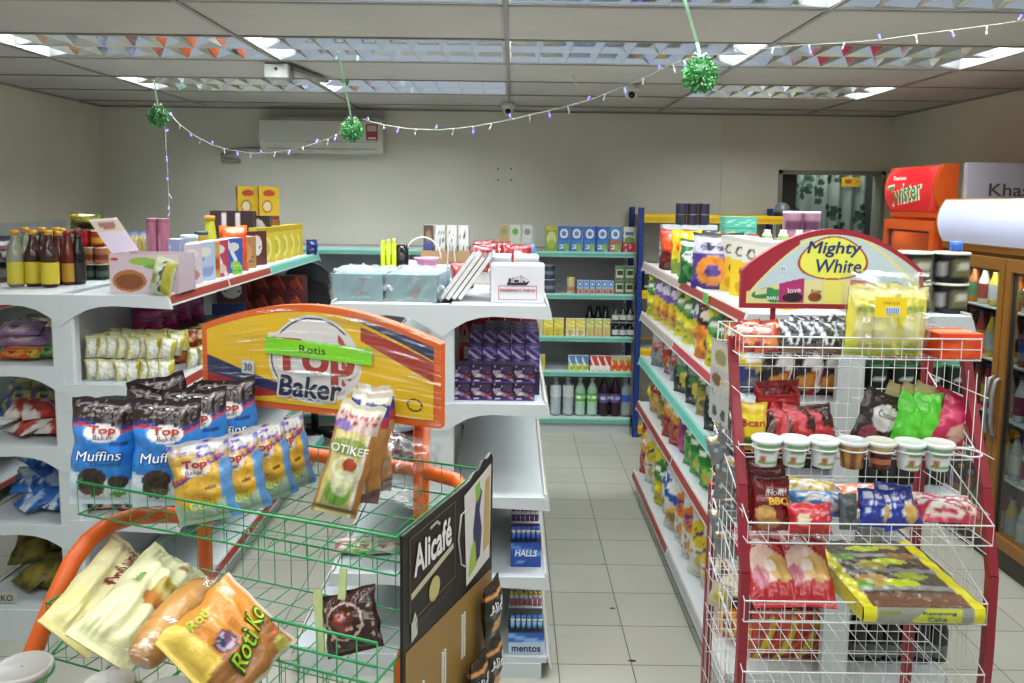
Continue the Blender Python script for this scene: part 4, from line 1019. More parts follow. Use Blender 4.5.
# second tier, right half: upright white and yellow packets
pk = art('#d4d6cc', ('d', 1, .2, .82, 1.3, '#b5a83a'), ('r', 0, .0, .10, 1, '#a8a05a'), ('r', 0, .88, 1, 1, '#b8b06a'), ('spk', .1, .1, .7, .9, 3, 7, .25, 2, '#d9c94a'), ('e', .4, .5, .2, .2, '#e4e4dc'))
pkb = bagb(.064, .088, .046, pk, 3, nx=14, ny=16, mat='foil', name='packet')
for row in range(3):
    for layer in range(2):
        for k in range(8):
            if row > 0 and layer == 0: continue
            rnd = random.Random(row*50+layer*10+k)
            x = AX+.075+.0405*k
            z = 1.061+.090*layer
            place('pk', pkb, (x, 3.13+.085*row+rnd.uniform(-.01, .01), z), (rnd.uniform(-.12, .12), rnd.uniform(-.28, .28), .55+rnd.uniform(-.35, .35)), 'white and yellow packet on the second tier, %s row, %s layer, %s from the left' % (ORD[row], ['lower', 'upper'][layer], ORD[k]), 'packet', 'white and yellow packets')
for k in range(6):
    rnd = random.Random(k)
    place('pk', pkb, (-1.375+.02*(k % 2), 3.38+.09*k, 1.061), (0, rnd.uniform(-.2, .2), RX+rnd.uniform(-.3, .3)), 'white and yellow packet by the second tier rail, %s from the near end' % ORD[k], 'packet', 'white and yellow packets')
gold = snack('#b58f2c', '#7a5a1c', '#d9b84a', '#5a3f14', 5, '#c9b06a')
for (nm, a, c0, ys, zz, l) in (('oran', snack('#a8401c', '#7a2a14', '#c9602c', '#5a1c10', 4, '#c9825a'), -1.47, (3.44, 3.54), 1.10, 'rust orange packet'),
        ('gld', gold, -1.45, (3.64, 3.74, 3.84), 1.10, 'golden brown packet'), ('blu', snack('#2f62a8', '#1f4686', '#4a86c9', '#1c3468', 6, '#7fa4d2'), -1.42, (3.94, 4.04, 4.14), 1.10, 'bright blue packet'),
        ('mag', snack('#8a1f5a', '#6a1848', '#b0387a', '#5a1440', 7, '#b04a86'), -1.61, (3.50, 3.66, 3.82, 3.98), 1.22, 'magenta packet')):
    for k, Y in enumerate(ys):
        place('s2'+nm, bagb(.14, .125, .07, a, k+3), (c0, Y, zz-.038+(0 if nm != 'mag' else -.0)), RX-.3, '%s on the second tier of the left shelves, %s from the near end' % (l, ORD[k]), 'packet')
mb = MB(); mb.box(-.15, -.3, 0, .10, .38, .118, hx('#3a2a30'))
place('mgb', solid('carton', mb, 'card'), (-1.555, 3.74, 1.061), 0, 'dark carton carrying the magenta packets on the second tier', 'carton')
place('wht', carton(.16, .05, .15, art('#4a1f1c', ('e', .5, .5, .35, .32, '#cfc4bc'), ('spk', .2, .3, .8, .7, 4, 4, .4, 2, '#7a3a34'))), (at(232, 300, Y=4.6).x, 4.6, 1.061+.12), .3, 'dark red box with a pale face near the end of the second tier', 'box')
place('whtb', carton(.2, .12, .12, art('#1f2a5a')), (at(226, 300, Y=4.6).x, 4.62, 1.061), .3, 'dark navy box under the dark red box', 'box')
rb = art('#5a1a18', ('e', .5, .6, .3, .22, '#8a3424'), ('spk', .1, .1, .9, .4, 5, 4, .4, 3, '#7a3040'), ('d', 1, .6, 1.1, 1.25, '#a8502c'))
for k in range(4):
    for q in range(2):
        place('rb', carton(.105, .12, .118, rb, art('#4a1412'), top='#4a1814'), (-1.69+.108*k, 5.05, 1.061+.1195*q), 0, 'dark red carton low under the far teal rail, %s layer, %s from the left' % (['lower', 'upper'][q], ORD[k]), 'carton', 'dark red cartons')
# third/fourth tier right: dark packs seen above the muffins
for k in range(7):
    place('dk3', bagb(.13, .17, .07, snack('#22242c', '#2c3f7a', '#4a4f5a', '#8a8f96', 5, '#9a9fa8', 3), 9), (-1.43, 3.2+.19*k, .791), RX-.2, 'dark packet on the third tier of the left shelves, %s from the near end' % ORD[k], 'packet')
for k in range(6):
    place('rd4', bagb(.12, .10, .06, snack('#8a1c1c', '#a83a2c', '#c9b8b0', '#5a1010', 5, '#d9d2cc', 0), 4), (-1.66+.06*k, 3.16+.01*(k % 2), .511), .2, 'dark red packet on the fourth tier behind the wire stand, %s from the left' % ORD[k], 'packet', 'dark red packets')
# left half tiers
def lay(nm, a, px, Y, z, w, h, d, rz, l, tilt=-1.25, seed=3, cat='packet', mat='film'):
    o = place(nm, bagb(w, h, d, a, seed, mat=mat, name='packet'), (at(px, 300, Y=Y).x, Y, z+d*.3), (tilt, 0, rz), l, cat)
    return o
lay('purp', snack('#8a6a8f', '#a890a5', '#b8a0a8', '#6a4a72', 3, '#c9bfc9'), 16, 3.2, 1.16, .20, .16, .07, .1, 'mauve wrapped pack on the second tier of the far left shelves')
lay('purp2', snack('#8a6a8f', '#a890a5', '#b8a0a8', '#6a4a72', 3, '#c9bfc9'), 14, 3.2, 1.205, .17, .12, .06, .2, 'second mauve pack lying over the first', seed=6)
lay('orl', snack('#b5481c', '#d0702c', '#c9823c', '#7a2c10', 3, '#d99a5a'), 8, 3.12, 1.132, .14, .10, .04, 0, 'orange pack at the left edge of the second tier')
lay('orl2', snack('#9a8a3a', '#c0562c', '#c9a23c', '#6a5a20', 3, '#c9b05a'), 26, 3.13, 1.132, .07, .09, .04, 0, 'small gold pack beside the orange pack')
lay('grt', snack('#3f6a3a', '#5a8a4a', '#6a9a5a', '#2c4a28', 3, '#8aa07a'), 43, 3.15, 1.132, .11, .12, .045, 0, 'green flat pack at the right of the second tier')
for k, (px, c, l) in enumerate(((5, '#2f55a0', 'blue'), (16, '#3a4f8a', 'navy'), (30, '#b5a82c', 'yellow'), (42, '#4a4460', 'violet grey'))):
    lay('t3%d' % k, snack(c, '#7a7a4a', '#a8a04a', '#2c3f6a', k, '#b8b89a'), px, 3.32, .83+.035*(k % 2), .13, .17, .07, .15*k, '%s pack at the back of the third tier on the far left' % l, tilt=-.7)
wr = snack('#cfc8c2', '#a82c28', '#b84a40', '#e0dcd8', 5, '#b8302c', 3)
for k, (px, Y, z) in enumerate(((6, 3.15, .812), (24, 3.17, .812), (44, 3.15, .812), (14, 3.2, .86), (36, 3.2, .862), (50, 3.25, .86))):
    lay('wr', wr, px, Y, z, .14, .19, .06, .3*(k-2), 'white and red packet lying on the third tier, %s' % ['front left', 'front middle', 'front right', 'upper left', 'upper middle', 'upper right'][k], tilt=-1.35)
bw = snack('#2f66b5', '#d5dae0', '#9fb8d9', '#1c3f7a', 5, '#dfe6ee', 3)
for k, (px, Y, z) in enumerate(((8, 3.15, .493), (32, 3.16, .493), (52, 3.15, .493), (20, 3.2, .545), (44, 3.22, .545), (50, 3.3, .60))):
    lay('bw', bw, px, Y, z, .15, .20, .07, .35*(k-2), 'blue and white packet lying on the fourth tier, %s' % ['front left', 'front middle', 'front right', 'upper left', 'upper middle', 'topmost'][k], tilt=-1.3)
ov = snack('#6a6426', '#4a4a20', '#8a7a30', '#3a3414', 5, '#7a7230', 3)
for k, (px, Y, z) in enumerate(((4, 3.16, .153), (24, 3.16, .153), (40, 3.25, .153), (14, 3.25, .21), (34, 3.32, .22), (44, 3.4, .28))):
    lay('ov', ov, px, Y, z, .16, .22, .08, .3*(k-2), 'olive packet piled on the bottom tier, %s' % ['front left', 'front middle', 'front right', 'second layer left', 'second layer right', 'topmost'][k], tilt=-1.25)
cardk = root('price_card', 'small grey card with dark lettering on the olive packets', 'price card', (at(7, 604, Y=3.06).x, 3.062, .156)); mb = MB(); mb.box(-.04, 0, 0, .04, .002, .045, hx('#a8a69a')); mk('card', mb, 'card', cardk)
text(cardk, 'lettering', 'KO', lambda a, z: (a, -.001, z), .0, .022, .024, '#2a2a28', bold=.02)
# red-railed wall shelf stock on the far left
for tz, c, l in ((1.44, '#4a4440', 'top'), (1.16, '#3a3f4a', 'second'), (.8, '#7a6a3a', 'third')):
    for k in range(5):
        place('wl%s' % l, bagb(.2, .22, .09, snack(c, '#6a5a4a', '#8a7a6a', '#2a2a2c', k, '#9a948a', 3), 4), (XL+.23, 4.1+.36*k, tz+.001), PI/2-.4, 'dark packet on the %s level of the left wall shelves, %s from the near end' % (l, ORD[k]), 'packet', None, (1, 1, .45 if l == 'top' else 1))
# black round-backed chair past the end of the left shelf unit
ch = root('office_chair', 'black round-backed chair beyond the left shelf unit', 'chair', (-1.42, 5.56, 0), PI+.1)
mb = MB(); K = hx('#141517')
def chb(u, v):
    x = (u-.5)*.46*(math.sin(PI*min(.98, max(.02, .28+.50*(1-v))))**.7 if v > .5 else 1)
    return x, v
mb.prism([(.22*math.cos(a)*(1 if math.sin(a) < 0 else 1), .30*math.sin(a)+.0) for a in [2*PI*k/28 for k in range(28)]], lambda a, b, d: (a, d+.35*a*a, 1.05+b), .0, .06, K)
mk('backrest', mb, 'film', ch)
mb = MB(); mb.bbox(-.23, -.36, .43, .23, .02, .51, K, .03); mk('seat', mb, 'film', ch)
mb = MB(); mb.bar((0, .04, .45), (0, .09, .85), .06, .03, K); mk('back_support', mb, 'plastic', ch)
mb = MB(); mb.tube([(0, -.2, .08), (0, -.2, .44)], .028, 10, K); mk('gas_column', mb, 'plastic', ch)
for k in range(5):
    a = 2*PI*k/5; mb = MB(); mb.bar((0, -.2, .09), (.22*math.cos(a), -.2+.22*math.sin(a), .06), .045, .03, K); lg = mk('leg', mb, 'plastic', ch)
    mb = MB(); mb.tube([(.22*math.cos(a)-.012, -.2+.22*math.sin(a), .028), (.22*math.cos(a)+.012, -.2+.22*math.sin(a), .028)], .028, 10, K); mk('caster', mb, 'plastic', lg)

# ================================================================== middle shelf unit goods
HB = 1.421
def wrapcover(w, d, h, seed, thick=.004):
    rnd = random.Random(seed); ph = [rnd.uniform(0, 6.3) for _ in range(6)]
    mb = MB()
    n = 14
    def nz(a, b): return .006*(math.sin(a*41+ph[0]+b*23)+math.sin(a*67+ph[1]-b*31)+math.sin(b*53+ph[2]+a*19))
    x, y = w/2+thick, d/2+thick
    mb.sheet(lambda u, v: (-x+2*x*u, -y-abs(nz(u, v)), .002+v*(h+.004)), n, 8)
    mb.sheet(lambda u, v: (-x-abs(nz(u, v)), y-2*y*u, .002+v*(h+.004)), n, 8)
    mb.sheet(lambda u, v: (x+abs(nz(u, v)), -y+2*y*u, .002+v*(h+.004)), n, 8)
    mb.sheet(lambda u, v: (-x+2*x*u, -y+2*y*v, h+.005+abs(nz(u, v))), n, n)
    # twisted corner
    mb.tube([(x, -y, h*.5), (x+.02, -y-.006, h*.6), (x+.035, -y, h*.45)], [.012, .006, .01], 6)
    return mb
for k, (px, w_) in enumerate(((364, .185), (418, .19))):
    t = root('wrapped_box', 'pale teal box in clear crinkled wrap on the middle shelf top, %s of two' % ['left', 'right'][k], 'box', (at(px, 300, Y=3.0).x, 3.04, HB), [-.05, -.12][k])
    mb = boxmb(w_, .26, .098, art('#5f8a90'), art('#587f86'), art('#83a6a8', ('spk', 0, 0, 1, 1, 6, 6, .2, k, '#93b4b4')))
    mk('box', mb, 'card', t)
    mk('clear_wrap', wrapcover(w_, .26, .098, k+3), 'haze', t)
# round translucent lid beyond the wrapped boxes
mb = MB(); mb.lathe([(.07, 0), (.08, .05), (.08, .075), (.06, .085), (.02, .088)], 24, hx('#8fb5bf'))
place('dome', solid('ice_blue_tub', mb, 'gloss'), (at(356, 250, Y=3.42).x, 3.42, HB), 0, 'ice blue round tub behind the wrapped teal boxes', 'tub')
# neon sticks and black cylinder
for k, px in enumerate((383, 388.5, 394)):
    mb = MB(); mb.tube([(0, 0, 0), (0, 0, .175)], .010, 12, hx('#c9e01c')); mb.tube([(0, 0, .175), (0, 0, .19+.004*k)], .007, 12, hx('#d6ea3a'))
    mk_ = root('highlighter', 'neon yellow-green tall marker, %s of three, beside the black cylinder' % ['left', 'middle', 'right'][k], 'marker', (at(px, 260, Y=3.55).x, 3.55, HB))
    mk('barrel', mb, 'gloss', mk_)
    mb = MB(); mb.box(-.0085, -.0105, .04, .0085, -.0095, .05, hx('#a3b81c')); mk('clip', mb, 'plastic', mk_)
mb = MB(); mb.lathe([(.028, 0), (.03, .004), (.03, .15), (.026, .155), (.026, .17), (.012, .172)], 20, hx('#17191a'))
place('blkcyl', solid('black_canister', mb, 'gloss'), (at(402, 260, Y=3.6).x, 3.6, HB), 0, 'matt black canister right of the neon markers', 'canister')
mb = boxmb(.07, .05, .06, art('#4a5050', ('spk', .1, .1, .9, .9, 5, 5, .4, 3, '#9aa09a')))
place('smallset', solid('small_box', mb, 'card'), (at(414, 265, Y=3.62).x, 3.62, HB), 0, 'small dark patterned box between the canister and the pink basket', 'box')
# pink basket with a white hoop handle
t = root('pink_basket', 'small pink plastic basket with a tall white hoop handle', 'basket', (at(427, 260, Y=3.75).x, 3.75, HB))
mb = MB(); mb.lathe([(.036, 0), (.050, .085), (.062, .09), (.062, .1), (.052, .1), (.046, .088), (.034, .006)], 20, hx('#c98ab0'), cap=False); mb.lathe([(.001, .004), (.036, .004)], 20, hx('#b5789c'), cap=False)
mk('bucket', mb, 'plastic', t)
mb = MB(); mb.tube([(.085*math.cos(a)-.02, 0, .095+.10*math.sin(a)) for a in [PI*k/14 for k in range(15)]], .004, 8, hx('#d9d9d4')); mk('handle', mb, 'plastic', t)
# white wire display stand with cards
t = root('display_stand', 'white wire stand with a cardboard tray of four picture cards', 'display stand', (at(446, 250, Y=4.3).x, 4.3, HB))
mb = MB(); mb.box(-.13, -.03, .03, .13, .06, .034, hx('#8a6a48')); mb.box(-.13, -.033, .03, .13, -.03, .10, hx('#9a7a54')); mb.box(-.13, .06, .03, .13, .063, .12, hx('#8a6a48')); mb.box(-.133, -.033, .03, -.13, .063, .10, hx('#8a6a48')); mb.box(.13, -.033, .03, .133, .063, .10, hx('#8a6a48'))
mk('cardboard_tray', mb, 'card', t)
mb = MB()
for x in (-.12, .12): mb.tube([(x, -.02, 0), (x, -.02, .03), (x, .05, .03), (x, .05, 0)], .003, 6, hx('#d5d5d0'))
mb.tube([(-.12, -.02, .028), (.12, -.02, .028)], .003, 6, hx('#d5d5d0')); mb.tube([(.01, -.05, .0), (.02, -.05, .16), (.03, -.05, .19)], .004, 6, hx('#dcdcd8')); mb.tube([(.055, -.05, .0), (.045, -.05, .16), (.03, -.05, .19)], .004, 6, hx('#dcdcd8'))
mk('wire_frame', mb, 'wire', t)
for k in range(4):
    a = art('#4a3a34', ('r', .1, .1, .9, .5, '#3f4a86'), ('e', .5, .7, .3, .12, '#8a6a4a')) if k == 0 else art('#c9c9c6', ('spk', .1, .1, .9, .9, 5, 6, .35, k+2, '#3a3a3c'))
    mb = boxmb(.052, .02, .20, a, art('#a5a5a0'))
    place('dcard%d' % k, solid('picture_card', mb, 'card'), (t.location.x-.095+.063*k, 4.31, HB+.034), 0, ['brown and blue picture card, leftmost in the cardboard tray', 'black and white patterned card, second in the cardboard tray', 'black and white patterned card, third in the cardboard tray', 'black and white patterned card, rightmost in the cardboard tray'][k], 'card')
# red sweet bags
rs = art('#8f1c22', ('e', .5, .55, .2, .14, '#d9d2cc'), ('spk', .05, .05, .95, .95, 7, 7, .3, 4, '#b5343a'), ('spk', .1, .1, .9, .4, 5, 4, .3, 9, '#c9a08a'))
for k, (px, Y, s) in enumerate(((463, 3.35, 1), (478, 3.55, .95), (491, 3.7, .9), (500, 3.85, .9), (509, 3.75, .95), (521, 3.6, .9), (486, 3.95, .9))):
    place('sweet', bagb(.105, .115, .075, rs, 6, name='sweet_bag', nx=20, ny=22), (at(px, 255, Y=Y).x, Y, HB+(.0 if k in (0,) else .06)), (-.15, .15*math.sin(k*2), .5*math.cos(k*3)), 'red bag of sweets on the middle shelf top, %s' % ['nearest, beside the leaning books', 'second from the left', 'third from the left', 'in the middle', 'fourth, above the white boxes', 'rightmost, with a blue corner behind it', 'hidden at the back of the heap'][k], 'sweet bag')
place('sweettray', carton(.30, .45, .059, art('#c9c4bc')), (-.075, 3.78, HB), 0, 'flat pale carton under the red bags of sweets', 'carton')
place('bluepk', bagb(.05, .12, .04, art('#5f8fc0'), 3), (at(528, 255, Y=3.66).x+.01, 3.70, HB+.06), .2, 'small light blue pack at the right end of the red sweet bags', 'packet')
# white flat cartons and the printed white box
for k, (px, w_) in enumerate(((501, .085), (527, .098))):
    t = root('flat_carton', ['white flat carton with a folded flap behind the ship box', 'white flat carton with a small red logo behind the ship box'][k], 'box', (at(px, 262, Y=3.30+.02*k).x-.005*k, 3.24, HB), 0)
    mb = boxmb(w_, .2, .152, art('#cfd0d0'), art('#c2c4c6'), art('#d8dada')); mk('box_body', mb, 'card', t)
    mb = MB(); mb.box(-w_/2, -.103, .14, w_/2, -.101, .15, hx('#b9bcbe')); mk('flap', mb, 'card', t)
    if k: mb = MB(); mb.box(w_/2-.035, -.1045, .10, w_/2-.008, -.1035, .125, hx('#b02a26')); mk('logo', mb, 'card', t)
t = root('printed_box', 'white box printed with a ship and red lettering on the middle shelf top', 'box', (at(517.5, 300, Y=2.9).x, 2.98, HB), .0)
mb = boxmb(.195, .15, .138, art('#ccccd0'), art('#bfc0c4'), art('#d5d6d8')); mk('box_body', mb, 'card', t)
fs = lambda a, z: (a, -.0762, z)
NAV = hx('#2c2433')
mb = MB()
hull = [(-.040, .066), (.032, .066), (.045, .082), (.028, .077), (-.02, .075), (-.036, .079)]
mb.add([fs(*p) for p in hull], [tuple(range(6))], NAV)
for a, b, w2 in (((.012, .076), (.012, .104), .0016), ((-.02, .076), (-.018, .096), .0014), ((.012, .1), (-.018, .09), .001), ((.012, .1), (.04, .084), .001), ((-.018, .094), (-.036, .082), .001)):
    mb.bar(fs(*a), fs(*b), w2, .0008, NAV, up=(0, 1, 0))
for (x0, z0, x1, z1) in ((-.014, .077, .004, .086), (-.034, .078, -.024, .09), (.018, .078, .026, .083)): mb.add([fs(x0, z0), fs(x1, z0), fs(x1, z1), fs(x0, z1)], [(0, 1, 2, 3)], hx('#4a2a34'))
mk('ship_picture', mb, 'card', t)
mb = MB(); c = hx('#b03a44')
for (x0, z0, x1, z1) in ((-.07, .062, .07, .064), (-.07, .012, .07, .014), (-.07, .012, -.068, .064), (.068, .012, .07, .064)): mb.add([fs(x0, z0), fs(x1, z0), fs(x1, z1), fs(x0, z1)], [(0, 1, 2, 3)], c)
mk('red_frame', mb, 'card', t)
text(t, 'lettering', "FISHERMAN'S FRIEND", fs, 0, .047, .011, '#a5303c', width=.128, bold=.03)
# books leaning against the white box
for k in range(4):
    mb = MB(); mb.bbox(-.008, -.12, 0, .008, .12, .195, hx(['#b9bec6', '#c4c6c8', '#8f6a62', '#a3b0be'][k]), .001)
    b_ = mk('book', mb, 'gloss'); mb = MB(); mb.box(-.0065, -.1215, .003, .0065, -.119, .192, hx('#cfcfcc')); mk('pages', mb, 'card', b_)
    mb = MB(); mb.sheet(lambda u, v: (-.0086, .118-.236*u, .004+.188*v), 20, 20, art(['#aab2bc', '#b5b4b0', '#7a4a42', '#8fa0b2'][k], ('r', .1, .55, .9, .9, ['#c9ced4', '#9a8a84', '#a8857a', '#b9c6d2'][k]), ('e', .5, .3, .3, .16, ['#8a94a0', '#c9c4bc', '#4a2c28', '#6f8296'][k])), smooth=False); mk('cover_picture', mb, 'gloss', b_)
    b_.location = (-.262+.0225*k, 3.05, HB+.008); b_.rotation_euler = (0, .62, 0)
    tag(b_, ['pale blue-grey glossy book lying lowest of the leaning pile', 'white book second from the bottom of the leaning pile', 'reddish-covered book third in the leaning pile', 'blue-grey book topmost of the leaning pile against the ship box'][k], 'book')

# second tier: purple chocolate boxes
pc = art('#33205a', ('d', .9, 1, .55, .8, '#bdb4cc'), ('spk', .05, .05, .95, .95, 5, 4, .35, 2, '#5a3f96'), ('d', .9, 1, 1.25, 1.4, '#8a7ab5'))
pct = art('#3a2468', ('d', .9, 1, .5, .75, '#b5abc8'), ('d', .9, 1, 1.1, 1.3, '#9a8fb8'), ('spk', 0, 0, 1, 1, 4, 4, .4, 2, '#553a92'))
pf = art('#201530', ('r', 0, 0, 1, .1, '#4a2a86'), ('d', .5, 1, .55, .72, '#8f86a5'), ('e', .3, .38, .17, .09, '#bdb4c0'), ('e', .16, .44, .10, .06, '#b88a4a'), ('e', .74, .28, .13, .11, '#96303a'), ('spk', .05, .6, .5, .98, 4, 3, .5, 3, '#a59ab5'), ('spk', .5, .12, 1, .6, 4, 4, .4, 4, '#7a3a5a'), ('r', .55, .6, .9, .9, '#3a2a4c'), ('r', .15, .08, .35, .14, '#d8d2e2'))
for k in range(4):
    for lv in range(2):
        place('pf', carton(.076, .07, .066, pf, art('#241836'), nx=20, ny=18, top=art('#2c1f44', ('r', .1, .3, .9, .8, '#4a4350'))), (-.185+.0785*k, 2.92, 1.061+.067*lv), 0, 'dark purple chocolate box in the front row, %s layer, %s from the left' % (['lower', 'upper'][lv], ORD[k]), 'chocolate box', 'front dark chocolate boxes')
for r in range(4):
    for k in range(5):
        if r == 3 and k < 1: continue
        place('pcb', carton(.052, .09, .045, pc, art('#3a2468'), nx=14, ny=8, top=pct), (-.135+.0545*k, 3.03+.095*r, 1.061+.045*(2 if r > 0 else 2)), 0, 'purple chocolate bar box, %s row back, %s from the left' % (ORD[r+1], ORD[k]), 'chocolate box', 'purple chocolate bar boxes')
        place('pcb', None, (-.135+.0545*k, 3.03+.095*r, 1.061+.135), 0, 'purple chocolate bar box in the upper layer, %s row back, %s from the left' % (ORD[r+1], ORD[k]), 'chocolate box', 'purple chocolate bar boxes')
        place('pcb', None, (-.135+.0545*k, 3.03+.095*r, 1.061+.18), 0, 'purple chocolate bar box in the top layer, %s row back, %s from the left' % (ORD[r+1], ORD[k]), 'chocolate box', 'purple chocolate bar boxes') if r > 0 else None
mb = MB(); mb.box(-.14, -.20, 0, .14, .20, .088, hx('#2a1a44'))
place('pcbase', solid('carton', mb, 'card'), (-.03, 3.18, 1.061), 0, 'dark purple carton under the rows of chocolate bars', 'carton')
redc = art('#a82226', ('e', .5, .5, .3, .3, '#c9a8a0'), ('spk', .1, .1, .9, .9, 5, 5, .3, 3, '#6a1418'))
for k in range(5):
    place('redc', carton(.068, .1, .22, redc, art('#8a1a1e'), top='#a02024'), (-.21+.072*k, 3.60, 1.061), 0, 'red carton at the back of the second middle tier, %s from the left' % ORD[k], 'carton', 'red cartons behind the chocolates')
place('redsign', carton(.06, .004, .11, art('#a8242a', ('r', .15, .4, .85, .85, '#c9c4c4'), ('r', .1, .05, .9, .12, '#d9b0b0'))), (-.165, 3.10, 1.061+.068), 0, 'red hanging card with a grey window beside the purple chocolates', 'card')
place('redsignb', carton(.075, .09, .067, art('#c9a8ac')), (-.178, 3.10, 1.061), 0, 'pale pink carton left of the purple chocolates', 'carton')
# fourth and bottom tiers: mint and sweet displays
def stickbox(name, base, letters, lcol, lw, band, w, d, h, label, loc, ns=6):
    t = root(name, label, 'sweet display box', loc)
    mb = boxmb(w, d, h, art(base, ('d', .3, 1, .75, .9, '#5f8fd0'), ('e', .3, .2, .16, .10, '#7fa6d8')) if not band else art(base, ('d', .3, 1, .75, .95, '#7fb0e0'), ('r', 0, 0, 1, .5, '#b9cbe0')), art(base), art('#2a2f3a')); mk('box_body', mb, 'card', t)
    text(t, 'lettering', letters, lambda a, z: (a, -d/2-.0012, z), 0, h*(.25 if band else .58), h*.26, lcol, width=w*lw, bold=.03, shear=.0 if band else .15)
    return t
def sticks(key, c1, c2, x0, n, pitch, Y, z, h, lab, grp):
    def b():
        mb = MB(); mb.tube([(0, 0, 0), (0, 0, h*.55)], .0085, 8, hx(c1)); mb.tube([(0, 0, h*.55), (0, 0, h*.8)], .0085, 8, hx('#d5d8dc')); mb.tube([(0, 0, h*.8), (0, 0, h)], .0085, 8, hx(c2)); return mk('sweet_roll', mb, 'foil')
    for k in range(n): place(key, b, (x0+pitch*k, Y, z), 0, '%s, %s from the left' % (lab, ORD[k]), 'sweet roll', grp)
H4, H5 = .406, .081
stickbox('sweet_display_box', '#1f4aa0', 'HALLS', '#e8ecf4',   .72, None, .115, .10, .095, 'blue mint display box on the fourth tier of the middle shelves', (.067, 2.97, H4))
sticks('st1', '#2f5fb5', '#3a6fc9', .020, 6, .0185, 2.95, H4+.096, .05, 'blue mint roll standing in the blue display box', 'blue mint rolls')
for r, (c1, c2, nm) in enumerate((('#5a2a7a', '#8a3a9a', 'purple'), ('#8a2a24', '#c05a3a', 'red-brown'), ('#1f3f86', '#4a6fb5', 'navy'), ('#22407a', '#6a86b5', 'slate blue'))):
    place('sb%d' % r, carton(.115, .075, .10, art(c1), nx=4, ny=4), (.067, 3.13+.085*r, H4), 0, '%s sweet box behind the blue mint display, %s row' % (nm, ORD[r]), 'sweet box')
    sticks('sr%d' % r, c1, c2, .020, 6, .0185, 3.12+.085*r, H4+.101, .05, '%s sweet roll on the fourth tier' % nm, '%s sweet rolls' % nm)
stickbox('sweet_display_box', '#2a5ab8', 'mentos', '#1c2440', .8, True, .135, .09, .085, 'blue chewy sweet display box on the bottom tier of the middle shelves', (.072, 2.92, H5))
mb = MB()
sticks('st5', '#7fb5e0', '#3a78c4', .020, 6, .021, 2.91, H5+.086, .05, 'light blue sweet roll standing in the lowest display box', 'light blue sweet rolls')
for r, (c1, c2, nm) in enumerate((('#a8647a', '#c9b44a', 'pink and yellow'), ('#7a3f6a', '#c9a03a', 'violet and gold'), ('#7a9a3a', '#c0c84a', 'lime'))):
    place('sc%d' % r, carton(.135, .12, .085, art('#5a5a5c'), nx=4, ny=4), (.072, 3.12+.15*r, H5), 0, 'grey display box of %s rolls on the bottom tier' % nm, 'sweet box')
    sticks('sq%d' % r, c1, c2, .016, 7, .019, 3.085+.15*r, H5+.086, .055, '%s sweet roll on the bottom tier' % nm, '%s sweet rolls' % nm)
    sticks('sq%d' % r, c1, c2, .016, 7, .019, 3.145+.15*r, H5+.086, .055, '%s sweet roll on the bottom tier, back line' % nm, '%s sweet rolls' % nm)
# goods on the left half of the middle unit, seen through the wire stand
for k, px in enumerate((398, 411, 424)):
    place('dkp', bagb(.12, .16, .06, snack('#2c2a30', '#7a2a3a', '#4a4a4f', '#8a8a90', 3, '#b8b0b4', 3), 3), (at(px, 480, Y=3.05).x, 3.05, .731), .3, 'dark pack on the middle unit seen through the bread stand, %s from the left' % ORD[k], 'packet')
for k, (px, c, l) in enumerate(((350, '#b5566a', 'pink-red'), (366, '#5aa83a', 'green'), (385, '#9a8f98', 'mauve'))):
    lay('mid%d' % k, snack(c, '#c9c0b8', '#d0c0b0', '#8a6a5a', k, '#dcd6cc'), px, 2.98, .412, .14, .11, .04, .2, '%s flat pack low on the middle unit behind the bread stand' % l, tilt=-1.4)
# ================================================================== green wire bread stand with orange frame
TH = math.radians(-20)
SO = Vector((-.787, 2.03, 0)); SU = Vector((math.cos(TH), math.sin(TH), 0)); SV = Vector((-math.sin(TH), math.cos(TH), 0))
def S(u, v, z): return SO+SU*u+SV*v+Vector((0, 0, z))
GR = hx('#1f8a4a'); OR = hx('#d9601c')
st = root('bread_stand', 'wire bread stand of green baskets on an orange tube frame, front left', 'display stand', SO, TH)
L = lambda u, v, z: Vector((u, v, z))
def basket(u0, u1, v0, v1, zf, zr, sp, parent, name='wire_basket', front=None, r=.0016, skip=(), col=GR, rr=.0035, nn=4):
    front = zr if front is None else front
    mb = MB()
    # rims
    zt = lambda v: front+(zr-front)*(v-v0)/(v1-v0)
    mb.tube([L(u0, v0, front), L(u1, v0, front), L(u1, v1, zr), L(u0, v1, zr)], rr, 6, col, closed=True)
    mb.tube([L(u0, v0, zf), L(u1, v0, zf), L(u1, v1, zf), L(u0, v1, zf)], rr*.8, 6, col, closed=True)
    n = max(2, round((u1-u0)/sp))
    for k in range(n+1):
        u = u0+(u1-u0)*k/n
        mb.tube([L(u, v0, front), L(u, v0, zf), L(u, v1, zf), L(u, v1, zr)], r, nn, col, smooth=False)
    n = max(2, round((v1-v0)/(sp*1.6)))
    for k in range(n+1):
        v = v0+(v1-v0)*k/n
        mb.tube([L(u0, v, zt(v)), L(u0, v, zf), L(u1, v, zf), L(u1, v, zt(v))], r, nn, col, smooth=False)
    return mk(name, mb, 'wire', parent)
basket(0, .766, -.40, -.0, 1.115, 1.187, .048, st, 'upper_basket', r=.0013, rr=.0028)
basket(-.02, .760, -.47, -.03, .825, .945, .048, st, 'lower_basket', r=.0013, rr=.0028)
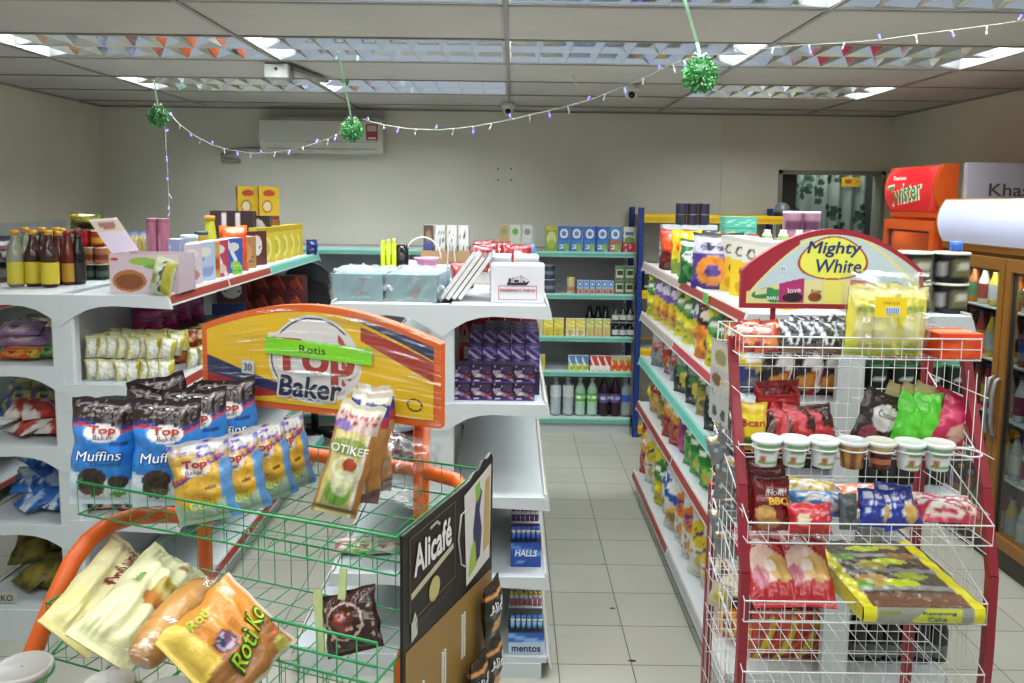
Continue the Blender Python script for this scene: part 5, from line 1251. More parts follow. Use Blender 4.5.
# divider in the lower basket
mb = MB(); z0, z1 = .86, 1.010
for z in (z0, z1, (z0+z1)/2+.03): mb.tube([L(.42, -.45, z), L(.755, -.45, z)], .003, 6, GR)
for k in range(9): u = .42+.335*k/8; mb.tube([L(u, -.45, .825), L(u, -.45, z1)], .0016, 4, GR)
mk('divider', mb, 'wire', st)
basket(.0, .74, -.46, .0, .50, .60, .055, st, 'bottom_basket', r=.0013, rr=.0028)
# orange frame
def inv(p): d = p-SO; return L(d.dot(SU), d.dot(SV), p.z)
mb = MB()
path = [at(196, 516, Y=2.02), at(160, 515, Y=1.92), at(132, 517, Y=1.84), at(108, 525, Y=1.78), at(88, 541, Y=1.73), at(72, 562, Y=1.69), at(58, 592, Y=1.65), at(44, 625, Y=1.62), at(30, 660, Y=1.59), at(14, 720, Y=1.56)]
pts = [inv(p) for p in path]; pts.append(pts[-1]+L(-.02, .0, -.45))
pts[-1].z = .0
mb.tube(pts, .020, 12, OR); mk('left_frame_tube', mb, 'paint', st)
mb = MB(); mb.tube([L(-.05, .035, 0), L(-.05, .035, 1.0), L(-.02, .03, 1.28)], .019, 12, OR); mk('rear_post', mb, 'paint', st)
mb = MB(); mb.tube([L(.60, .035, 0), L(.60, .035, 1.30)], .019, 12, OR); mk('rear_post', mb, 'paint', st)
mb = MB(); mb.tube([L(-.035, .035, 1.152), L(.3, .038, 1.15), L(.60, .035, 1.15), L(.70, .02, 1.145), L(.74, -.02, 1.14), L(.745, -.09, 1.10), L(.745, -.2, 1.04), L(.74, -.32, .9), L(.735, -.40, .5), L(.73, -.41, 0)], .017, 12, OR); mk('right_frame_tube', mb, 'paint', st)
# header sign
SW = .672
def sgz(a): # top outline height
    q = a/SW
    return 1.470+.070*math.sin(PI*min(1, max(0, q)))**.9
mk('header_frame', (lambda mb: (mb.prism([(0, 1.274), (SW, 1.274)]+[(SW*(1-k/24), sgz(SW*(1-k/24))) for k in range(25)], lambda a, b, d: (a, d, b), -.012, .012, OR), mb)[1])(MB()), 'paint', st)
def topsign(U, V):
    c = art('#e5b71c')(U, V)
    def P(m_, col): c[m_] = hx(col)
    P((V < .62-1.9*U) | (V < .33-.35*np.sin(U*3.0)*1.2+.02) & (U < .36) & (V > -1), '#2b2f55')
    # lower-left navy then red sweep
    y1 = .62-1.75*U+1.7*U*U; y2 = .36-1.2*U+1.5*U*U
    m_ = (U < .42); P(m_ & (V < y1), '#2b2f55'); P(m_ & (V < y2), '#a02c28'); P(m_ & (V < .10+.32*U*0) & (U > .10+.0*V) & (V < (U-.1)*.35), '#e5b71c')
    c[(U >= .42)] = hx('#e5b71c'); c[(U < .42) & (V >= y1)] = hx('#e5b71c')
    # upper-right navy and red sweep
    t1 = 1.02-.55*(U-.60)**1 ; 
    m_ = U > .60
    P(m_ & (V > 1.02-.50*(U-.60)), '#2b2f55')
    P((U > .70) & (V < .93-.42*(U-.7)) & (V > .78-.85*(U-.70)) & (V < 1.0-.5*(U-.6)), '#a5362a')
    # round logo
    P(((U-.50)/.205)**2+((V-.50)/.47)**2 < 1, '#dcd6d2'); P((((U-.50)/.195)**2+((V-.50)/.445)**2 < 1) & (((U-.50)/.188)**2+((V-.50)/.425)**2 > 1) & ((U < .52) | (V > .80)), '#2b2f55')
    P((U > .605) & (((U-.48)/.20)**2+((V-.50)/.38)**2 < 1) & (np.sin(U*130+V*30) > -.2) & (V > .25), '#b5483a')
    P((((U-.925)/.032)**2+((V-.17)/.085)**2 < 1) & (((U-.925)/.027)**2+((V-.17)/.070)**2 > 1), '#3a3424')
    P((((U-.925)/.032)**2+((V-.17)/.085)**2 < 1) & (((U-.925)/.023)**2+((V-.17)/.058)**2 > 1) & (np.sin(np.arctan2((V-.17)/.085, (U-.925)/.032)*8) > .2), '#3a3424')
    return c
mb = MB(); e = .017
mb.sheet(lambda u, v: (e+u*(SW-2*e), -.0135, 1.274+e+v*(sgz(e+u*(SW-2*e))-e-1.274-e)), 300, 110, topsign, smooth=False)
hf = mk('header_panel', mb, 'card', st)
f_ = lambda a, z: (a, -.0145, z)
text(st, 'lettering', 'Top', f_, .332, 1.402, .112, '#e4dcd6', width=.240, bold=.06)
text(st, 'lettering', 'Top', lambda a, z: (a, -.0155, z), .332, 1.402, .102, '#a8382c', width=.228, bold=.03)
text(st, 'lettering', 'Baker', lambda a, z: (a, -.0163, z), .325, 1.338, .056, '#dcd8d4', width=.185, bold=.07, shear=.15)
text(st, 'lettering', 'Baker', lambda a, z: (a, -.0172, z), .325, 1.338, .050, '#20243f', width=.177, bold=.03, shear=.15)
mb = MB(); mb.add([(.125, -.017, 1.358), (.163, -.017, 1.356), (.164, -.017, 1.390), (.126, -.017, 1.392)], [(0, 1, 2, 3)], hx('#c9ccd0')); nb = mk('number_sticker', mb, 'card', st)
text(nb, 'lettering', '30', lambda a, z: (a, -.0178, z), .145, 1.374, .018, '#2a2f5a', bold=.01)
mb = MB(); mb.add([(.198, -.0185, 1.414), (.498, -.0185, 1.407), (.498, -.0185, 1.447), (.198, -.0185, 1.456)], [(0, 1, 2, 3)], hx('#84d61f')); nb = mk('green_paper_strip', mb, 'card', st)
text(nb, 'lettering', 'Rotis', lambda a, z: (a, -.0193, z), .335, 1.432, .019, '#1c2a1c', width=.074, bold=.0)
# stretched clear film over the sign
mb = MB()
rnd = random.Random(5); ph = [rnd.uniform(0, 6.3) for _ in range(8)]
def filmy(u, v):
    a = -.006+u*(SW+.012)
    return (a, -.0225-.0016*(math.sin(v*70+u*6+ph[0])+math.sin(v*121+ph[1]-u*9)+math.sin(v*41+ph[2]+u*14)), 1.272+v*(sgz(a)-1.268))
mb.sheet(filmy, 30, 70); mk('stretch_film', mb, 'stretch', st)

# packs on the stand
def hero(key, w, h, d, a, seed, mat='foil', nx=40, ny=54, name='bread_pack', extra=None, ab=None):
    def b():
        m_ = bagmb(w, h, d, a, ab, nx=nx, ny=ny, seed=seed); o = mk(name, m_, mat)
        if extra: extra(o, m_)
        return o
    return b
muff = art('#2f7fd0', ('arcT', .72, .03, 2, .5, '#b03a4a'), ('arcT', .75, .03, 2, .5, '#2c2a6a'), ('arcT', .79, .03, 2, .5, '#2a1a18'), ('spk', .05, .82, .95, 1, 14, 8, .18, 3, '#8a7a78'),
            ('arc', .30, .05, 1, 2.2, '#c9d6e4'), ('e', .38, .28, .21, .10, '#3a2420'), ('e', .38, .2, .19, .11, '#2a1a18'), ('e', .76, .24, .15, .07, '#3a2824'), ('e', .74, .12, .12, .03, '#4a8a3a'), ('spk', .22, .10, .56, .2, 12, 2, .4, 2, '#55403a'), ('ring', .5, .70, .26, .085, .0, '#dfd8d2'), ('e', .5, .70, .25, .075, '#e4dcd6'), ('r', .62, .585, .86, .615, '#1c4a8a'))
def mufftext(o, mb):
    f = lambda off: (lambda a, z: (a, mb.surf(a, z)-off, z))
    text(o, 'lettering', 'Top', f(.0025), .0, .171, .020, '#b5302a', width=.054, bold=.03)
    text(o, 'lettering', 'Baker', f(.003), .004, .158, .010, '#3a3a6a', width=.040, bold=.0)
    text(o, 'lettering', 'Muffins', f(.003), -.004, .118, .024, '#1c3f80', width=.096, bold=.03, shear=.15, rot=.05)
    text(o, 'lettering', 'Muffins', f(.0045), -.004, .118, .021, '#eef2f4', width=.092, bold=.0, shear=.15, rot=.05)
    text(o, 'lettering', 'Chocolate', f(.003), .012, .100, .008, '#24345a', width=.06)
MW, MH = .142, .238
mdk = hero('muff', MW, MH, .085, muff, 4, extra=mufftext)
def stand(key, b, px, py, Y, rot, lab, cat='bread pack', grp=None, scale=None, z=None):
    p = at(px, py, Y=Y); zz = 1.118 if z is None else z
    return place(key, b, (p.x, p.y, zz), rot, lab, cat, grp, scale)
stand('muff', mdk, 103, 510, 1.705, (-.06, .07, .20), 'blue and brown chocolate muffin pack standing leftmost in the upper basket', 'muffin pack')
stand('muff', mdk, 166, 508, 1.70, (-.06, .04, .30), 'chocolate muffin pack second from the left, behind the first sponge cake pack', 'muffin pack')
stand('muff', mdk, 196, 500, 1.80, (-.10, .02, .35), 'chocolate muffin pack third from the left in the upper basket, partly hidden', 'muffin pack')
stand('muff', mdk, 231, 490, 1.90, (-.08, -.03, .35), 'chocolate muffin pack rearmost, its blue corner just under the sign', 'muffin pack')
stand('muff', mdk, 142, 500, 1.86, (.12, .25, .15), 'chocolate muffin pack lying back behind the two front muffin packs', 'muffin pack')
stand('muff', mdk, 180, 495, 1.97, (.05, -.2, .1), 'chocolate muffin pack behind all others at the back left', 'muffin pack')
spg = art('#5f9ad0', ('r', .0, .0, .78, .9, '#d9a83a'), ('arc', .16, .04, 3, 0, '#6aa3d4'), ('arc', .25, .03, 5, 1, '#9ab8a0'), ('arcT', .72, .02, 1, 1, '#c29a4a'), ('d', -.35, 1, .46, .50, '#5a3a86'), ('d', -.35, 1, .50, .54, '#b03a40'), ('arcT', .84, .02, 1, 1, '#b5b2b0'), ('spk', 0, .74, 1, 1, 8, 5, .45, 2, '#a58a6a'), ('spk', 0, .80, 1, 1, 9, 4, .3, 5, '#5a4a9a'), ('r', .83, 0, 1, .75, '#5f93c9'), ('e', .42, .68, .24, .10, '#e0d4c8'), ('spk', .05, .3, .75, .65, 12, 12, .25, 4, '#c9922c'), ('r', .55, .42, .7, .46, '#6a4a24'))
def spgtext(o, mb):
    f = lambda off: (lambda a, z: (a, mb.surf(a, z)-off, z))
    text(o, 'lettering', 'Top', f(.0025), -.01, .126, .020, '#b5302a', width=.048, bold=.03)
    text(o, 'lettering', 'Baker', f(.0025), -.012, .112, .009, '#3a4a8a', width=.036)
    text(o, 'lettering', 'iced', f(.0025), -.01, .045, .024, '#c9d04a', width=.055, bold=.01)
spk_ = hero('spg', .125, .175, .062, spg, 8, extra=spgtext)
for k, (px, py, Y, rz, rx) in enumerate(((210, 533, 1.62, .28, -.12), (243, 532, 1.66, .55, -.15), (272, 516, 1.74, .65, -.15), (292, 508, 1.80, .75, -.12))):
    stand('spg', spk_, px, py, Y, (rx, -.12, rz), 'golden sponge cake pack with pale blue sides in the upper basket, %s' % ['nearest of the four', 'second of the four', 'third of the four', 'farthest of the four'][k], 'cake pack')
rk = art('#c9bb78', ('r', 0, 0, .06, 1, '#a8763a'), ('r', .86, 0, 1, .9, '#b5783a'), ('r', .80, .0, .86, .8, '#d9d4c8'), ('e', .45, .2, .3, .12, '#7fb04a'), ('e', .5, .30, .26, .12, '#d2d0a4'), ('ring', .48, .42, .32, .10, .55, '#e4dcc0'), ('e', .55, .45, .16, .06, '#b5482c'), ('r', 0, .03, 1, .07, '#6a5a34'), ('e', .45, .60, .42, .08, '#8a9a4a'), ('arcT', .76, .03, 1, 2, '#d2b8b0'), ('spk', .05, .8, .95, .97, 14, 3, .5, 2, '#b5404a'), ('r', 0, .9, 1, 1, '#c9c0aa'), ('e', .2, .78, .2, .05, '#7a5aa0'))
def rktext(o, mb):
    f = lambda off: (lambda a, z: (a, mb.surf(a, z)-off, z))
    text(o, 'lettering', 'OTIKEF', f(.0028), -.003, .142, .017, '#eeeae0', width=.080, bold=.03)
rkb = hero('rk', .098, .245, .062, rk, 12, extra=rktext)
rk2 = art('#b5824a', ('arcT', .7, .04, 1, 1, '#a83044'), ('arcT', .80, .05, 1, 1, '#2c3a86'), ('arcT', .9, .02, 1, 1, '#c9bfb0'), ('d', 1, .35, .55, .68, '#dcd8d0'), ('spk', .1, .72, .9, .82, 8, 1, .5, 2, '#e4dcdc'), ('arc', .12, .03, 2, 1, '#7a5a5a'))
stand('rk', rkb, 334, 531, 1.66, (-.22, .26, .1), 'pale green and cream filled bread pack leaning at the front of the upper basket', z=1.12)
stand('rk2', hero('rk2', .09, .25, .06, rk2, 14), 358, 522, 1.73, (-.16, .14, .15), 'brown bread roll pack with blue and red top, behind the pale green one', z=1.12)
stand('rk2', None, 372, 512, 1.80, (-.10, .06, .2), 'brown bread roll pack furthest right under the sign', z=1.12)
# clear crumpled bag at the back right
mb = bagmb(.13, .16, .09, art('#cfc8cc'), nx=16, ny=18, seed=21, wr=.2)
place('clrbag', solid('clear_bag', mb, 'wrap'), S(.60, -.10, 1.12), (-.1, .3, -.2), 'empty clear crumpled plastic bag at the right end of the upper basket', 'plastic bag')

# bread in the lower basket: laid between two picture points
def between(key, b, p0, p1, h, face, roll, lab, cat='bread pack', scale=None):
    z = (p1-p0).normalized(); fwd = (Vector((0, 0, EYE))-(p0+p1)/2).normalized()   # towards the eye
    fwd = (fwd-z*fwd.dot(z)).normalized()
    fwd = (Matrix.Rotation(roll, 3, z) @ fwd)
    y = -fwd; x = y.cross(z)
    R3 = Matrix((x, y, z)).transposed()
    s = (p1-p0).length/h
    o = place(key, b, p0, 0, lab, cat)
    o.rotation_mode = 'XYZ'; o.rotation_euler = R3.to_euler(); o.location = p0; o.scale = (1, 1, s) if scale is None else scale
    return o
cr1 = art('#dcd2a0', ('e', .5, .86, .13, .03, '#8a4a3a'), ('r', .0, .0, 1, .04, '#cfc490'), ('arc', .3, .03, 3, 0, '#e0d694'), ('e', .8, .25, .08, .03, '#6a3a24'))
cr2 = art('#dcdcae', ('e', .63, .42, .17, .085, '#a8642c'), ('e', .60, .42, .14, .07, '#c07a34'), ('e', .72, .53, .22, .07, '#b09a3a'), ('e', .72, .54, .12, .035, '#8f7a2a'), ('e', .7, .8, .1, .02, '#9a7a5a'), ('arc', .12, .02, 3, 0, '#d0cf9c'))
def cr1t(o, mb):
    f = lambda a, z: (a, mb.surf(a, z)-.003, z)
    text(o, 'lettering', '\u0110n\u0111 \u03c9n', f, -.002, .175, .026, '#8a2a2a', width=.10, bold=.015, rot=PI/2-.0)
def cr2t(o, mb):
    f = lambda a, z: (a, mb.surf(a, z)-.003, z)
    text(o, 'lettering', 'krim', f, -.035, .155, .015, '#6aa83a', width=.03, bold=.02, rot=PI/2)
cr1b = hero('cr1', .125, .30, .10, cr1, 31, mat='film', extra=cr1t)
cr2b = hero('cr2', .14, .30, .11, cr2, 33, mat='film', extra=cr2t)
pa = lambda px, py, Y: at(px, py, Y=Y)
between('cr1', cr1b, pa(62, 640, 1.50), pa(136, 549, 1.80), .30, 0, .1, 'cream bread bag with dark red curly lettering, leftmost in the lower basket')
between('cr2', cr2b, pa(98, 655, 1.40), pa(180, 558, 1.70), .30, 0, -.1, 'cream bread bag with a round bun picture beside the leftmost one')
# long roll in a clear bag
t = root('wrapped_roll', 'long golden roll in a clear bag between the cream bag and the orange bag', 'bread pack', (0, 0, 0))
mb = MB(); a_, b_ = pa(138, 664, 1.33), pa(207, 588, 1.56)
N = 14; ptsr = []; rr = []
for k in range(N+1):
    q = k/N; p = a_.lerp(b_, q)+Vector((0, 0, .010*math.sin(PI*q))); ptsr.append(p-a_); rr.append(.038*(max(.02, 1-abs(2*q-1)**6))**.5)
mb.tube(ptsr, rr, 20, hx('#c08a44'))
t.location = a_
ro = mk('bread_roll', mb, 'film', t)
mb = MB()
ptsr = []; rr = []
for k in range(22):
    q = -.12+1.5*k/21; p = a_.lerp(b_, q); ptsr.append(p-a_); rr.append((.044+.003*math.sin(k*2.3)) if q < 1.0 else max(.006, .044*(1-(q-1)*2.6))+.006*math.sin(k*2.9))
mb.tube(ptsr, rr, 18); mk('clear_bag', mb, 'wrap', t)
# orange printed bag
org = art('#d2842c', ('arc', .20, .05, 1, .4, '#d9b84a'), ('poly', [(.62, 0), (.55, .35), (.62, .62), (.50, 1), (1, 1), (1, 0)], '#9a6430'), ('e', .48, .38, .11, .12, '#4a3450'), ('e', .48, .37, .085, .09, '#b8a0a8'), ('e', .46, .40, .05, .05, '#5a3a5a'), ('e', .47, .33, .05, .03, '#3a3a6a'), ('e', .14, .80, .07, .05, '#b8a090'), ('e', .78, .88, .10, .09, '#b5582c'), ('e', .90, .84, .09, .10, '#a8a04a'), ('r', .97, 0, 1, 1, '#c9c4b0'), ('r', 0, .965, 1, 1, '#c9b8a0'))
def orgt(o, mb):
    f = lambda a, z: (a, mb.surf(a, z)-.004, z)
    f2 = lambda a, z: (a, mb.surf(a, z)-.0055, z)
    text(o, 'lettering', 'Roti Ko', f, .018, .112, .036, '#2a4a14', width=.128, bold=.06, shear=.15, rot=1.97)
    text(o, 'lettering', 'Roti Ko', f2, .018, .112, .033, '#a3c92a', width=.124, bold=.012, shear=.15, rot=1.97)
    text(o, 'lettering', 'Roti', f, -.066, .070, .018, '#a3c92a', width=.045, bold=.02, shear=.15, rot=1.6)
between('orgb', hero('orgb', .185, .20, .085, org, 41, mat='film', extra=orgt), pa(191, 681, 1.28), pa(263, 606, 1.44), .20, 0, .0, 'orange printed bread bag with green lettering on the right of the lower basket')
# dark brown pack on the divider
chb_ = art('#3a1c18', ('ring', .48, .52, .34, .30, .82, '#c9a89a'), ('e', .46, .52, .17, .17, '#8a3424'), ('e', .58, .55, .10, .12, '#5a2a20'), ('spk', .05, .05, .95, .95, 14, 12, .10, 3, '#b89a8a'))
o = place('chpk', hero('chpk', .125, .115, .05, chb_, 17, name='snack_pack'), S(.67, -.38, .935), (-.35, -.38, TH+.1), 'dark brown date pack with pale green seam strips hooked by the coffee board', 'snack pack')
mb = MB()
for (x0, z0, x1, z1, w) in ((-.07, .01, -.055, .13, .018), (-.005, .10, .01, .155, .016)): mb.bar((x0, -.012, z0), (x1, -.012, z1), .004, w, hx('#b9c48a'), up=(1, 0, 0))
mk('seam_strip', mb, 'film', o)
# coffee display board on the right flank
BD = Vector((.152, .414, 0)).normalized(); BN = Vector((BD.y, -BD.x, 0)); B0 = Vector((-.1925, 1.40, 0))
bdlen = .445
bt = root('coffee_display_board', 'black and gold cardboard coffee display hung on the right flank of the bread stand', 'display board', B0+Vector((0, 0, .5)), math.atan2(BD.y, BD.x))
def BB(a, z): return (a, -.001, z-.5)
top = [(0, 1.186), (.28, 1.186), (.31, 1.188), (.335, 1.198), (.36, 1.196), (.385, 1.210), (.41, 1.207), (.432, 1.214), (bdlen, 1.200)]
poly = [(0, .45), (bdlen, .45)]+top[::-1]
mb = MB(); mb.prism(poly, lambda a, b, d: (a, d, b-.5), 0, .006, hx('#191412'))
mk('board', mb, 'card', bt)
def zb(a): return 1.04-.02*a   # bottom of the black header
mb = MB(); mb.add([BB(.008, .46), BB(bdlen-.006, .46), BB(bdlen-.006, .930), BB(.008, .956)], [(0, 1, 2, 3)], hx('#8a6a34')); mk('gold_panel', mb, 'card', bt)
fB = lambda off: (lambda a, z: (a, -off, z-.5))
text(bt, 'lettering', 'Alicaf\u00e9', fB(.002), .125, 1.118, .058, '#dcdad6', width=.165, bold=.035)
mb = MB(); y = -.0018
def line(pts, w, c): 
    for p, q in zip(pts[:-1], pts[1:]): mb.bar((p[0], y, p[1]-.5), (q[0], y, q[1]-.5), .0006, w, c, up=(Vector((q[0]-p[0], 0, q[1]-p[1])).cross(Vector((0, 1, 0)))))
gld = hx('#6a5a44')
line([(.025, 1.170), (.228, 1.170), (.228, 1.005), (.025, 1.005), (.025, 1.170)], .0015, gld)
line([(.03, 1.055), (.22, 1.078)], .012, hx('#b5aa90'))
line([(.11, 1.158), (.14, 1.160), (.155, 1.150)], .006, hx('#a8a49c'))
mk('printed_lines', mb, 'card', bt)
mb = MB(); mb.lathe([(.001, 0), (.025, 0)], 16, hx('#b5a86a'), cap=False); v = [(.13+p[0], -.002, 1.026+p[1]-.5) for p in mb.v]; mb.v = v; mk('bean_picture', mb, 'card', bt)
text(bt, 'lettering', 'LESEN KOPI', fB(.002), .13, .990, .012, '#4a4034', width=.16)
# mug picture
mb = MB(); mug = [(.29, .955), (.425, .965), (.43, 1.190), (.275, 1.165)]
mb.add([(a, -.0018, b-.5) for a, b in mug], [(0, 1, 2, 3)], hx('#c9c4c0'))
mb.add([(a, -.0024, b-.5) for a, b in [(.335, 0.982), (.365, 0.994), (.375, 1.055), (.36, 1.104), (.375, 1.141), (.355, 1.165), (.34, 1.129), (.325, 1.068)]], [tuple(range(8))], hx('#2c2a55'))
mb.add([(a, -.0027, b-.5) for a, b in [(.345, 1.123), (.365, 1.141), (.36, 1.171), (.335, 1.165)]], [(0, 1, 2, 3)], hx('#7fb03a'))
mb.add([(a, -.0027, b-.5) for a, b in [(.30, 0.970), (.345, 0.982), (.335, 1.043), (.315, 1.031)]], [(0, 1, 2, 3)], hx('#8fae3a'))
mb.add([(a, -.0027, b-.5) for a, b in [(.385, 0.994), (.42, 1.000), (.42, 1.165), (.395, 1.159)]], [(0, 1, 2, 3)], hx('#b5945a'))
mk('mug_picture', mb, 'card', bt)
mb = MB(); mb.tube([(.280, -.003, 1.130-.5), (.256, -.003, 1.13-.5), (.243, -.003, 1.08-.5), (.258, -.003, 1.02-.5), (.288, -.003, 1.0-.5)], .0022, 6, hx('#b9b5b0')); mk('mug_handle_outline', mb, 'card', bt)
mb = MB()
for a, z in ((.065, .86), (.165, .87), (.265, .90)):
    for q in (0, .012): mb.box(a+q, -.0035, z-.10-.5, a+q+.006, -.001, z+.0-.5, hx('#d2cfc4'))
mk('hook_slots', mb, 'card', bt)
mb = MB(); mb.add([(a, -.002, b-.5) for a, b in [(.03, .965), (.055, .97), (.055, 1.0), (.045, 1.02), (.03, 1.0)]], [tuple(range(5))], hx('#b5b8a8')); mk('printed_sachet', mb, 'card', bt)
sac = art('#17120f', ('arcT', .80, .0, 1, 0, '#c98a4a'), ('e', .5, .25, .35, .12, '#c08a4a'), ('r', .0, .85, 1, 1, '#2a201a'), ('spk', .1, .4, .9, .5, 5, 2, .4, 2, '#7a6a4a'))
def sact(o, mb): text(o, 'lettering', 'Alicaf\u00e9', lambda a, z: (a, mb.surf(a, z)-.002, z), 0, .082, .022, '#dcdad6', width=.07, bold=.02)
for k, (a, z, l) in enumerate(((.378, .80, 'black coffee sachet hanging at the top right of the gold board'), (.385, .66, 'black coffee sachet hanging at the bottom right of the gold board'), (.29, .66, 'black coffee sachet hanging left of the others on the gold board'))):
    p = B0+BD*a+BN*.028
    place('sac', hero('sac', .085, .135, .04, sac, 19, nx=24, ny=30, name='coffee_sachet', extra=sact), (p.x, p.y, z), (0, .05*(k-1), math.atan2(BD.y, BD.x)), l, 'coffee sachet')
# plastic tubs held in wire rings along the front of the stand
def tubb():
    mb = MB(); mb.lathe([(.030, 0), (.038, .05), (.040, .058)], 28, hx('#a8875a'), wrap=lambda k, z: hx('#7a5a3a') if int(k*28+z*200) % 3 == 0 else None)
    o = mk('snack_tub', mb, 'gloss')
    mb = MB(); mb.lathe([(.045, .055), (.047, .058), (.047, .064), (.043, .067), (.040, .065), (.002, .065)], 28, cap=False); mb.c = [hx('#c9cccb')]*len(mb.v)
    mk('lid', mb, M['lidclear'], o); return o
M['lidclear'] = _mat('frosted_lid', .25, trans=.0, col=hx('#b5b3b0'), alpha=.72)
for k, (px, py, Y, s) in enumerate(((22, 668, 1.42, 1.15), (108, 684, 1.36, 1.0), (166, 693, 1.30, 1.0), (12, 690, 1.30, 1.0))):
    p = at(px, py, Y=Y)
    if k == 3: continue
    place('ftub', tubb, (p.x, p.y, p.z-.062*s), 0, 'snack tub with translucent lid in a green ring, %s' % ['leftmost at the bottom edge', 'middle one at the bottom edge', 'right one at the bottom edge'][k], 'snack tub', None, (s, s, s))
    q = inv(p); mb = MB(); mb.tube([(q.x+.0455*s*math.cos(a), q.y+.0455*s*math.sin(a), q.z-.012) for a in [2*PI*j/24 for j in range(24)]], .0025, 6, GR, closed=True)
    mb.tube([(q.x, q.y+.0455*s, q.z-.012), (q.x, -.47, .94)], .0025, 6, GR)
    mk('cup_ring', mb, 'wire', st)

# ================================================================== white wire rack with red posts
RL, RR, RB = .575, 1.165, 2.20
MAR = hx('#8a1f2c'); WW = hx('#d8d8d6')
rk_ = root('wire_rack', 'white wire snack rack with dark red posts and an arched header sign', 'display rack', ((RL+RR)/2, 2.1, 0))
cx_, cy_ = (RL+RR)/2, 2.1
hw = (RR-RL)/2
for s in (-1, 1):
    mb = MB()
    prof = [(1.45, 2.07), (1.30, 2.02), (1.10, 1.93), (.90, 1.875), (.70, 1.87), (.45, 1.88), (0, 1.90)]
    for (z0, y0), (z1, y1) in zip(prof[:-1], prof[1:]): mb.bar((s*(hw+.008)+.012, y0-cy_, z0), (s*(hw+.008)+.012, y1-cy_, z1), .022, .022, MAR, up=(1, 0, 0))
    mk('front_post', mb, 'paint', rk_)
    mb = MB(); mb.bar((s*(hw-.002)+.006, RB+.012-cy_, 0), (s*(hw-.002)+.006, RB+.012-cy_, 1.0 if s < 0 else 1.42), .022, .022, MAR, up=(1, 0, 0)); mk('rear_post', mb, 'paint', rk_)
    mb = MB()
    for k in range(1, 8):
        y = RB-cy_-.30*k/8; mb.tube([(s*(hw+.006), y, .05), (s*(hw+.006), y, 1.0 if s < 0 else 1.38)], .0010, 4, WW)
    z = .05
    while z < 1.4:
        mb.tube([(s*(hw+.006), RB-cy_, z), (s*(hw+.006), RB-cy_-.32+(.04 if z > 1.2 else 0), z)], .0012, 4, WW); z += .10 if z < 1.0 else .14
    mk('side_grid', mb, 'wire', rk_)
mb = MB()
for k in range(20): x = -hw+2*hw*k/19; mb.tube([(x, RB-cy_, .05), (x, RB-cy_, 1.47)], .0010, 4, WW)
for z in (.06, .2, .34, .5, .62, .75, .93, 1.03, 1.12, 1.20, 1.285, 1.345, 1.47): mb.tube([(-hw, RB-cy_, z), (hw, RB-cy_, z)], .0014, 5, WW)
mk('back_grid', mb, 'wire', rk_)
TIERS = [(1.955, 1.417, 1.470), (1.955, 1.163, 1.195), (1.85, .985, 1.035), (1.85, .785, .838), (1.84, .60, .662)]
OLDF = [1.98, 1.99, 1.90, 1.90, 1.92]
for k, (yf, zf, zr) in enumerate(TIERS):
    mb = MB(); r = .0011
    back = zr+.0
    y0, y1 = yf-cy_, RB-cy_-.004
    zb_ = zr if k == 0 else zr+.14   # side wires climb towards the back
    mb.tube([(-hw, y1, zb_), (-hw, y0, zr), (hw, y0, zr), (hw, y1, zb_)], .0023, 6, WW)
    mb.tube([(-hw, y0, zf), (hw, y0, zf), (hw, y1, zf), (-hw, y1, zf)], .002, 6, WW, closed=True)
    n = 12
    for j in range(n+1):
        x = -hw+2*hw*j/n; mb.tube([(x, y0, zr), (x, y0, zf), (x, y1, zf)], r, 4, WW, smooth=False)
    for j in range(1, 7):
        y = y0+(y1-y0)*j/7; zz = zr+(zb_-zr)*j/7
        mb.tube([(-hw, y, zz), (-hw, y, zf), (hw, y, zf), (hw, y, zz)], r, 4, WW, smooth=False)
    if k == 0: mb.tube([(-hw, y0, (zf+zr)/2), (hw, y0, (zf+zr)/2)], .0018, 4, WW)
    mk('wire_basket', mb, 'wire', rk_)
